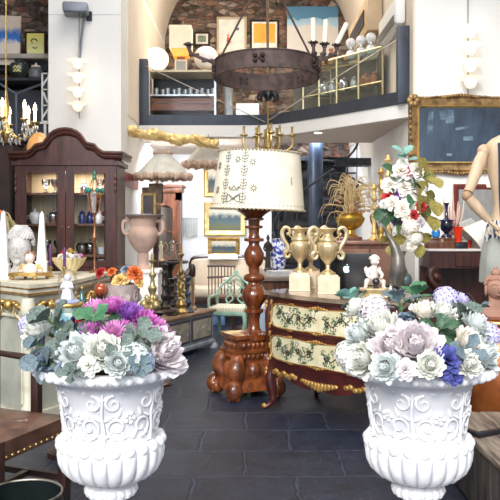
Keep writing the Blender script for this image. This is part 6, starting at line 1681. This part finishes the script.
t=thing('paper_stack','stack of white papers at the front edge of the work table','papers',(X(280,7.3),7.32,.87),.2)
for k in range(3): MB().box((.006*k,.004*k,.008+.016*k),(.24,.20,.015),rz=.05*k).build('paper_ream',M('white copy paper',(.85,.88,.93),.8),t,smooth=False)
t=thing('blue_folder_box','pale blue box below the edge of the work table, seen beside the commode','box',(.17,6.86,0)); MB().bb(-.14,.10,-.12,.12,0,.60,bevel=.006).build('box_body',M('pale blue card',(.36,.46,.56),.7),t); MB().bb(-.15,.11,-.13,.13,.60,.64,bevel=.004).build('lid',M('dusty white lid',(.70,.72,.74),.7),t)

# stairwell: iron column and spiral treads
SCx,SCy=X(316,10.6),10.6
spi=thing('spiral_staircase','black iron spiral staircase round a thick column in the dark stairwell','staircase',(SCx,SCy,0))
MB().lathe([(.14,0),(.14,.04),(.105,.06),(.10,.9),(.115,.91),(.115,.97),(.10,.98),(.10,2.69)],n=28).build('column',M('blue black painted iron',(.03,.045,.075),.35,.3,col2=(.02,.03,.05)),spi)
for k in range(13):
    a=2.2+k*.46; z_=.2+.19*k
    if z_>2.6: break
    b=MB(); pts=[(.1*cos(a-.1),.1*sin(a-.1)),(.62*cos(a-.24),.62*sin(a-.24)),(.62*cos(a+.24),.62*sin(a+.24)),(.1*cos(a+.1),.1*sin(a+.1))]
    b.prism(pts,z_,z_+.025); b.build('tread',iron,spi,smooth=False)
b=MB(); b.tube([(.60*cos(2.2+k*.23),.60*sin(2.2+k*.23),.95+.095*k) for k in range(18)],.016,7); b.build('handrail',iron,spi)
b=MB()
for k in range(9): a=2.2+k*.46; b.tube([(.6*cos(a),.6*sin(a),.2+.19*k),(.6*cos(a),.6*sin(a),.95+.19*k)],.008,6)
b.build('balusters',iron,spi)
t=thing('iron_screen','black iron gridded screen door in front of the dark stone wall','screen',(.62,11.2,0))
b=MB(); b.bb(-.27,.27,-.02,.02,0,.05); b.bb(-.27,.27,-.02,.02,2.33,2.40); b.bb(-.30,-.25,-.025,.025,0,2.40); b.bb(.25,.30,-.025,.025,0,2.40); b.build('frame',iron,t,smooth=False)
b=MB()
for k in range(1,7): b.bb(-.27,.27,-.012,.012,k*.345,k*.345+.02)
for x_ in (-.09,.09): b.bb(x_-.01,x_+.01,-.012,.012,0,2.36)
b.build('glazing_grid',iron,t,smooth=False)
t=thing('stair_landing','black iron landing shelf bracketed across the right of the stairwell','landing',(1.25,9.58,0))
MB().bb(-.16,.298,-.12,.12,2.12,2.14).build('landing_plate',iron,t,smooth=False); MB().bb(-.16,.298,-.12,-.10,2.14,2.22).build('riser',iron,t,smooth=False)
b=MB(); b.tube([(-.18,-.1,2.1),(.26,-.1,1.85)],.012,6); b.build('strut',iron,t)
MB().bb(-.28,-.05,-.1,.12,1.88,1.91).build('lower_tread',iron,t,smooth=False)

# brown side cabinet with brass planter
sd=thing('side_cabinet','reddish brown wooden side cabinet behind the laptop carrying the brass planter','cabinet',(1.06,6.55,0))
MB().bb(-.26,.26,.02,.40,.05,1.20).build('carcass',wood2,sd,smooth=False)
MB().bb(-.29,.29,-.01,.42,1.20,1.235,bevel=.008).build('top',M('red brown walnut',(.30,.15,.10),.4,col2=(.17,.08,.05),scale=5,coat=.3),sd)
MB().bb(-.28,.28,0,.41,0,.08,bevel=.008).build('plinth',wood2,sd)
for s_ in(-1,1):
    d=MB().bb(*((-.25,-.005) if s_<0 else (.005,.25)),0,.03,.10,1.16,bevel=.004).build('door',M('red brown walnut'),sd,smooth=False); MB().sph((s_*.03,-.01,.7),.012,8,6).build('knob',brass,d)
xp=X(350,6.75)
t=thing('brass_planter','fluted brass planter on a square foot filled with dried palm and grasses','planter',(xp,6.75,1.235))
MB().box((0,0,.015),(.20,.16,.03),bevel=.004).build('foot_slab',wood2,t)
MB().lathe([(.07,.03),(.075,.04),(.04,.06),(.035,.09),(.055,.10),(.10,.13),(.125,.17),(.128,.20),(.11,.225),(.12,.245),(.125,.25),(.11,.25),(.001,.22)],n=64,mod=lambda a,z,k:1+(.04*abs(sin(12*a)) if 5<=k<=7 else 0),cap=False).build('bowl',M('yellow brass',(.70,.46,.10),.3,.8,col2=(.42,.24,.04),scale=9),t)
b=MB(); rnd=random.Random(21)
for i in range(110):
    a=rnd.uniform(0,2*PI); q=rnd.uniform(.03,.30); h=rnd.uniform(.38,.66)-q*.55
    e_=(q*cos(a),q*sin(a)*.7,h); pts=spline([(.03*cos(a),.03*sin(a),.22),(q*.35*cos(a),q*.25*sin(a),.22+(h-.2)*.75),e_,(e_[0]*1.22,e_[1]*1.2,h-.03-q*.3)],3)
    b.tube(pts,[.006-.0045*k/len(pts) for k in range(len(pts))],4)
b.build('dried_grass',M('pale dried palm',(.62,.47,.24),.85,col2=(.36,.25,.12),scale=12),t)
b=MB()
for i in range(50):
    a=rnd.uniform(0,2*PI); q=rnd.uniform(0,.22); b.sph((q*cos(a)+.03,q*sin(a)*.7,rnd.uniform(.27,.46)-q*.3),(.016,.016,.011),6,4)
b.build('seed_heads',M('reddish seed heads',(.42,.24,.13),.9),t)
# bundle of tall gold candlesticks
pG=[(.001,0),(.06,0),(.06,.02),(.03,.05),(.02,.10),(.03,.14),(.018,.20),(.016,.40),(.028,.45),(.016,.5),(.014,.72),(.03,.76),(.016,.8),(.014,.9),(.034,.94),(.02,.955),(.018,1.0),(.001,1.0)]
for px,Y_,top,lab in ((374,6.72,185,'shorter gilt candlestick at the left of the gold cluster behind the tall arrangement'),(381,6.60,168,'gilt candlestick with knopped stem in the middle of the gold cluster'),(388,6.66,155,'tallest gilt candlestick at the right of the gold cluster')):
    hh=Z(top,Y_)-1.235; xx=min(X(px,Y_),1.285)
    candlestick('gilt_candlestick',lab,0,Y_,hh,pG,goldl if px!=381 else gold,z=1.235,group='gilt candlesticks on the side cabinet').location.x=xx
t=thing('foliate_ornament','dark gilt openwork foliate ornament at the foot of the gold candlesticks','ornament',(X(380,6.9),6.86,1.235))
b=MB(); rnd=random.Random(30)
for k in range(9):
    a=rnd.uniform(-1.2,1.2); b.tube(spline([(0,0,.0),(.06*sin(a),0,.08+.02*k*.5),(.10*sin(a*1.3),-.02,.18+.012*k),(.06*sin(a),-.02,.24+.012*k)],4),.008,6)
b.box((0,0,.01),(.16,.06,.02)); b.build('openwork',M('dark gilding',(.36,.24,.09),.4,.6,col2=(.12,.08,.04),scale=16),t)
# ------------------------------------------------------------------ right pillar: big painting, console, mirror
bigp=M('dark blue abstract oil',(.045,.085,.135),.5,col2=(.010,.020,.045),scale=3.2,stretch=(2.2,1,.9),bump=.3,pos=(.30,.72),coat=.2)
M('tarnished brown gilding',(.40,.25,.10),.45,.5,col2=(.14,.08,.035),scale=18,bump=.3)
def ornate(t,w_,h_):
    b=MB()
    for (x_,z_) in ((-w_/2+.04,h_-.04),(w_/2-.04,h_-.04),(-w_/2+.04,.04),(w_/2-.04,.04)):
        for q in range(6): a=q*PI/3; b.sph((x_+.035*cos(a),-.05,z_+.035*sin(a)),(.030,.018,.030),8,6)
    for z_,s_ in ((h_-.012,1),(.012,-1)):
        for q in range(-6,7): b.sph((q*.028,-.045,z_+s_*.022*(1-abs(q)/7)),(.022,.018,.018),8,6)
        for sx in(-1,1):
            for q in range(7): b.sph((sx*(w_*.16+q*.035),-.045,z_+s_*.008*sin(q)),(.024,.014,.012),7,5)
    for sx in(-1,1):
        for q in range(12): b.sph((sx*(w_/2-.012),-.045,h_*.1+q*h_*.07),(.014,.016,.026),7,5)
    b.build('carved_ornament',M('tarnished brown gilding',(.40,.25,.10),.45,.5,col2=(.14,.08,.035),scale=18,bump=.3),t,ang=80)
    k=.085; b=MB(); b.frame(w_-2*k,h_-2*k,.022,.055,(0,0,k)); b.build('inner_gilt_slip',goldl,t)
    b=MB(); rnd=random.Random(3); k2=k+.03
    for (u,v,sx,sz) in ((.33,.93,.13,.10),(.37,.80,.08,.05),(.60,.45,.09,.05),(.12,.75,.05,.28),(.36,.12,.05,.03),(.52,.66,.12,.03)):
        b.box((-w_/2+k2+(w_-2*k2)*u,-.024,k2+(h_-2*k2)*v*.95),(sx,.002,sz*.8),ry=rnd.uniform(-.2,.2))
    b.build('pale_brushwork',M('pale blue brushwork',(.15,.23,.30),.6,col2=(.04,.07,.11),scale=9,pos=(.4,.6)),t)
p=picture('framed_painting','big dark blue abstract oil painting in a wide ornate gilt frame on the right pillar',408,511,97,173,6.945,M('tarnished brown gilding'),.105,bigp,cat='painting',extra=ornate,depth=.05)
cz_=1.165
cn=thing('console_table','mahogany console table with thin pale marble top against the right pillar','table',(2.05,6.47,0))
MB().bb(-.49,.49,0,.46,cz_-.022,cz_,bevel=.004).build('marble_top',M('pale grey marble',(.78,.74,.70),.3,col2=(.62,.58,.55),scale=5,coat=.3),cn)
MB().bb(-.47,.47,.02,.46,cz_-.17,cz_-.022).build('frieze',wood,cn,smooth=False)
d=MB().bb(-.25,.30,.005,.03,cz_-.155,cz_-.035,bevel=.004).build('drawer',wood,cn,smooth=False); MB().sph((.0,-.005,cz_-.09),.014,8,6).build('knob',brass,d)
MB().bb(-.47,.47,.0,.46,.45,.50,bevel=.006).build('lower_shelf',wood,cn)
MB().bb(-.47,.47,.42,.46,.50,1.0).build('back_panel',wood,cn,smooth=False)
MB().bb(-.48,.48,-.01,.46,0,.45).build('base_box',wood,cn,smooth=False)
for s_ in(-1,1):
    b=MB(); pts=spline([(s_*.42,.05,cz_-.17),(s_*.47,.02,cz_-.23),(s_*.44,.0,cz_-.32),(s_*.36,.03,cz_-.40),(s_*.38,.05,.62),(s_*.44,.04,.50)],5); b.tube(pts,.038,10); b.sph((s_*.42,.01,cz_-.25),(.05,.05,.05),12,9); b.build('scroll_leg',wood,cn)
# mirror
mx0,mx1=X(454,6.85),X(520,6.85); mw=mx1-mx0; mh=Z(184,6.85)-cz_
t=thing('wall_mirror','dark red mahogany framed mirror standing on the console table','mirror',((mx0+mx1)/2,6.88,cz_))
MB().frame(mw,mh,.05,.035).build('frame',M('red mahogany',(.22,.05,.035),.35,col2=(.11,.02,.015),scale=5,coat=.4),t)
mir=M('silvered mirror',(.85,.87,.88),.03,1,col2=(.78,.80,.82)); MB().bb(-mw/2+.04,mw/2-.04,-.012,-.004,.04,mh-.04).build('mirror_glass',mir,t,smooth=False)
t=thing('wall_lamp','small glowing white glass wall lamp between painting and mirror','lamp',(X(490,6.94),6.94,Z(188,6.94)))
MB().lathe([(.055,0),(.065,.02),(.05,.06),(.025,.10),(.02,.13),(.001,.135)],c=(0,-.09,0),n=22,cap=False).build('glass_shade',petg,t); MB().tube([(0,0,.10),(0,-.06,.14),(0,-.09,.125)],.010,6).build('bracket',brass,t)
# wooden box and ornaments
t=thing('wooden_box','low dark wooden box at the left end of the console table','box',(X(440,6.55),6.60,cz_)); MB().bb(-.11,.13,-.08,.10,0,.075,bevel=.005).build('box_body',wood2,t); MB().bb(-.115,.135,-.085,.105,.078,.095,bevel=.004).build('lid',wood2,t); MB().box((.01,-.085,.07),(.02,.008,.03)).build('clasp',brass,t)
zb_=cz_+.095
t=thing('perfume_bottle','bright blue glass bottle with dark stopper on the wooden box','bottle',(X(436,6.56),6.57,zb_)); MB().lathe([(.022,0),(.034,.01),(.038,.05),(.028,.08),(.010,.095),(.010,.11)],n=20).build('glass_body',M('bright blue glass',(.02,.28,.72),.12,col2=(.01,.15,.5),coat=.8),t); MB().sph((0,0,.125),(.014,.014,.018),10,8).build('stopper',cobalt,t)
t=thing('cobalt_vase','tall dark cobalt glass vase with trumpet neck on the wooden box','vase',(X(446.5,6.6),6.60,zb_)); MB().lathe([(.05,0),(.045,.02),(.02,.04),(.05,.07),(.062,.11),(.055,.14),(.07,.155),(.03,.165),(.016,.18),(.012,.25),(.016,.29),(.030,.31),(.024,.31),(.001,.28)],n=28,cap=False).build('body',M('midnight glass',(.01,.012,.06),.1,col2=(.005,.005,.02),coat=.9),t); MB().lathe([(.071,.150),(.074,.156),(.071,.160)],n=28,cap=False).build('collar',cobalt,t)
t=thing('black_plinth','small black block under the red glass vase','block',(X(460.5,6.52),6.54,cz_)); MB().bb(-.05,.06,-.04,.05,0,.05,bevel=.003).build('block',iron,t); MB().bb(-.055,.065,-.045,.055,.05,.058).build('cap',iron,t)
t=thing('red_glass_vase','flared bright red orange glass vase on the small black block','vase',(X(459,6.52),6.55,cz_+.058)); MB().lathe([(.025,0),(.03,.01),(.035,.08),(.045,.125),(.05,.135),(.042,.13),(.03,.08),(.001,.02)],n=24,cap=False).build('glass_body',M('signal red glass',(.90,.06,.015),.12,col2=(.7,.03,.01),coat=.8),t); MB().lathe([(.034,0),(.034,.006)],n=20).build('foot',M('signal red glass'),t)
t=thing('feather_spray','pale pink feather spray standing in front of the mirror edge','feathers',(X(453.5,6.66),6.70,cz_),scale=1.15); MB().lathe([(.03,0),(.04,.03),(.03,.08),(.012,.10)],n=16).build('holder',ivory,t)
b=MB()
for k in range(16): a=k*2.4; q=.015+.004*k; b.tube(spline([(0,0,.08),(q*cos(a),q*.6*sin(a),.20),(q*1.4*cos(a),q*sin(a),.26+.011*k)],4),[.004]*4+[.012]*3+[.010,.003],5,flat=.5)
b.build('feathers',M('pale pink feather',(.82,.62,.52),.9,col2=(.70,.46,.38)),t)
t=thing('fabric_shade','pleated white fabric lamp shade lying tipped over beside the mannequin','lamp shade',(X(483,6.6),6.62,cz_+.135),rot=(0,0,0))
b=MB(); b.lathe([(.15,-.12),(.08,.12)],n=60,mod=lambda a,z,k:1+.02*sin(20*a),cap=False,mt=Matrix.Rotation(.9,4,'Y')); b.build('shade',M('white cotton'),t)
b=MB(); b.lathe([(.155,-.125),(.155,-.113)],n=30,cap=False,mt=Matrix.Rotation(.9,4,'Y')); b.build('rim_band',ivory,t)
for px,c_,lab in ((470,'orange','small orange glass cup before the mirror glass'),(466,'white','small pale glass cup right of the red vase')):
    t=thing('glass_cup',lab,'cup',(X(px,6.7),6.74,cz_)); MB().lathe([(r*.8,z_) for r,z_ in cup]+[],n=18,cap=False).build('cup_body',M('signal red glass') if c_=='orange' else porc,t); MB().lathe([(.02,0),(.02,.004)],n=14).build('foot',brass,t)

# ------------------------------------------------------------------ articulated wooden mannequin
MX,MY=1.745,4.95; mp=MY/F
mann=thing('mannequin','jointed pale wooden mannequin torso with hand on hip, navy braces and grey wrap','mannequin',(MX,MY,0))
mw_=M('pale waxed wood',(.62,.46,.31),.45,col2=(.50,.35,.22),scale=4,stretch=(4,4,1),coat=.2)
b=MB()
def ell(prof,n=28,sy=.62): b.lathe(prof,n=n,sy=sy)
ell([(.001,1.22),(.135,1.23),(.165,1.30),(.150,1.38),(.118,1.47),(.112,1.53),(.130,1.62),(.152,1.72),(.168,1.80),(.178,1.87),(.172,1.915),(.13,1.955),(.07,1.985),(.052,2.0),(.050,2.05),(.055,2.075),(.001,2.08)])
b.build('torso',mw_,mann)
def P3(px,py,Y): v=W(px,py,Y); return Vector((v[0]-MX,v[1]-MY,v[2]))
for s_ in (-1,1):
    sh=P3(484,151,4.93); el=P3(467,196,4.80); wr=P3(489,221,4.80)
    if s_>0: sh.x=-sh.x; el.x=-el.x; wr.x=-wr.x
    MB().sph(sh,(.045,.045,.045),16,12).build('shoulder_joint',mw_,mann)
    d=(el-sh); b=MB(); b.tube([sh+d*.08,sh+d*.3,sh+d*.6,sh+d*.92],[.036,.044,.038,.030],14); ua=b.build('upper_arm',mw_,mann)
    MB().sph(el,(.034,.034,.034),14,10).build('elbow_joint',M('darker joint wood',(.40,.24,.13),.45),mann)
    d=(wr-el); b=MB(); b.tube([el+d*.08,el+d*.35,el+d*.7,el+d*.98],[.030,.036,.030,.022],14); b.build('forearm',mw_,mann)
    # hand: palm and five curled fingers resting on the hip
    hd=MB(); dx=-s_*-1
    ax=Vector((.55*(-s_)*1.0 if s_>0 else .55,-.15,-.55)).normalized() ; side=Vector((0,-1,0)); up=ax.cross(side).normalized()
    c=wr; hd.tube([c,c+ax*.03,c+ax*.07,c+ax*.085],[.020,.030,.034,.026],10,flat=.55)
    for k in range(4):
        o=side*0+up*(.024-.016*k); L_=[.050,.058,.054,.042][k]
        s0=c+ax*.078+o; hd.tube([s0,s0+ax*L_*.4,s0+ax*L_*.75-Vector((0,.008,0)),s0+ax*L_-Vector((0,-.004,.006))],[.0085,.008,.0075,.006],7)
    s0=c+ax*.025+up*.028; hd.tube([s0,s0+up*.022+ax*.018,s0+up*.030+ax*.042],[.010,.009,.007],7)
    hd.build('hand',mw_,mann)
navy=M('navy webbing',(.02,.03,.07),.7,col2=(.012,.02,.045),scale=20)
for s_ in(-1,1):
    b=MB()
    def sp(u,v):
        z_=1.42+.50*v
        R_=.112+.066*min(1,max(0,(z_-1.5)/.36)); x_=s_*(.075+.028*v)+(u-.5)*.035; y_=-(R_*.62)*math.sqrt(max(.05,1-(x_/max(R_,.13))**2))-.012
        return (x_,y_,z_)
    b.grid(sp,2,14); b.build('brace_strap',navy,mann)
b=MB(); b.lathe([(.170,1.255),(.176,1.30),(.162,1.37),(.146,1.41)],n=32,sy=.66,cap=False); b.build('striped_waistband',M('navy and white stripe',(.75,.75,.74),.8,col2=(.02,.03,.08),tex='wave',scale=14,pos=(.48,.52)),mann)
b=MB(); b.lathe([(.16,1.32),(.185,1.24),(.20,1.12),(.205,1.0),(.195,.99),(.001,1.0)],n=48,sy=.72,mod=lambda a,z,k:1+.03*sin(9*a),cap=False); b.build('grey_wrap',M('grey green cloth',(.36,.37,.33),.9,col2=(.26,.27,.25),scale=5),mann)
b=MB(); b.lathe([(.20,0),(.20,.02),(.05,.05),(.022,.08),(.022,1.24)],n=24); b.build('stand',iron,mann)

# ------------------------------------------------------------------ copper jar, stone head, weathered bench
JX,JY=X(497,4.4),4.42
t=thing('copper_jar','tall bulging copper jar with gold rim under the terracotta head','jar',(JX+.01,JY,0))
MB().lathe([(.09,0),(.12,.03),(.165,.20),(.18,.42),(.165,.62),(.12,.74),(.11,.78),(.14,.815),(.13,.82),(.001,.82)],n=36,cap=False).build('body',M('burnished copper',(.45,.14,.035),.3,.6,col2=(.20,.05,.015),scale=6),t)
b=MB(); b.tube([(.138*cos(i*PI/18),.138*sin(i*PI/18),.81) for i in range(37)],.012,8); b.tube([(.124*cos(i*PI/18),.124*sin(i*PI/18),.735) for i in range(37)],.007,6); b.build('gilt_rim',gold,t)
t=thing('terracotta_head','terracotta meditating head bust with topknot standing on the copper jar','bust',(JX,JY,.823))
tcm=M('rose brown terracotta',(.44,.24,.17),.8,col2=(.30,.16,.115),scale=9,bump=.3)
b=MB(); b.lathe([(.10,0),(.13,.02),(.125,.05),(.05,.085),(.042,.11),(.044,.14)],n=28,sy=.6); b.sph((0,-.005,.185),(.058,.066,.072),20,14)
b.sph((0,-.070,.178),(.010,.012,.020),8,6); b.tube([(-.016,-.066,.148),(0,-.070,.146),(.016,-.066,.148)],.005,6)
for s_ in(-1,1): b.sph((s_*.060,.0,.170),(.009,.018,.034),8,6); b.tube([(s_*.012,-.066,.192),(s_*.028,-.062,.188),(s_*.042,-.052,.192)],.004,6); b.tube([(s_*.010,-.069,.205),(s_*.028,-.065,.212),(s_*.046,-.052,.204)],.003,6)
b.build('bust',tcm,t)
b=MB()
for k in range(7):
    h=.15+.8*k/7; q=math.sqrt(1-h*h)
    for i in range(20):
        a=2*PI*i/20+k*.16
        if sin(a)<-.3 and h<.5: continue
        b.sph((.062*q*cos(a),.004+.068*q*sin(a),.195+.070*h),.0085,6,4)
b.sph((0,.0,.275),(.030,.030,.024),12,8); b.sph((0,0,.298),(.015,.015,.014),8,6); b.build('curled_hair_topknot',tcm,t,ang=80)
bn=thing('plank_bench','low weathered wooden plank bench at the lower right','bench',(1.46,3.35,0))
wpl=M('weathered grey brown planks',(.36,.29,.23),.75,col2=(.09,.065,.05),scale=5,stretch=(7,.7,7),bump=.5,pos=(.35,.6))
wpd=M('dark weathered side planks',(.10,.08,.07),.8,col2=(.03,.025,.025),scale=5,stretch=(7,5,.7),bump=.5,pos=(.4,.6))
for k in range(4): MB().bb(-.38+.19*k,-.38+.19*k+.184,-.80,.75,.315,.35,bevel=.005).build('top_plank',wpl,bn)
for k in range(8): MB().bb(-.375,-.345,-.79+.192*k,-.79+.192*k+.186,.02,.315,bevel=.003).build('side_plank',wpd,bn)
MB().bb(-.34,.36,.70,.73,.02,.315).build('end_board',wpd,bn,smooth=False); MB().bb(-.34,.36,-.78,-.75,.02,.315).build('end_board',wpd,bn,smooth=False); MB().bb(.345,.375,-.79,.74,.02,.315).build('far_side_board',wpd,bn,smooth=False)
t=thing('iron_bracket','small black iron angle bracket lying on the plank bench','bracket',(X(492,3.65),3.65,.351),.5)
MB().box((0,0,.012),(.20,.03,.024),bevel=.004).build('arm',iron,t); MB().box((-.09,.05,.012),(.03,.12,.022),bevel=.004).build('arm',iron,t)
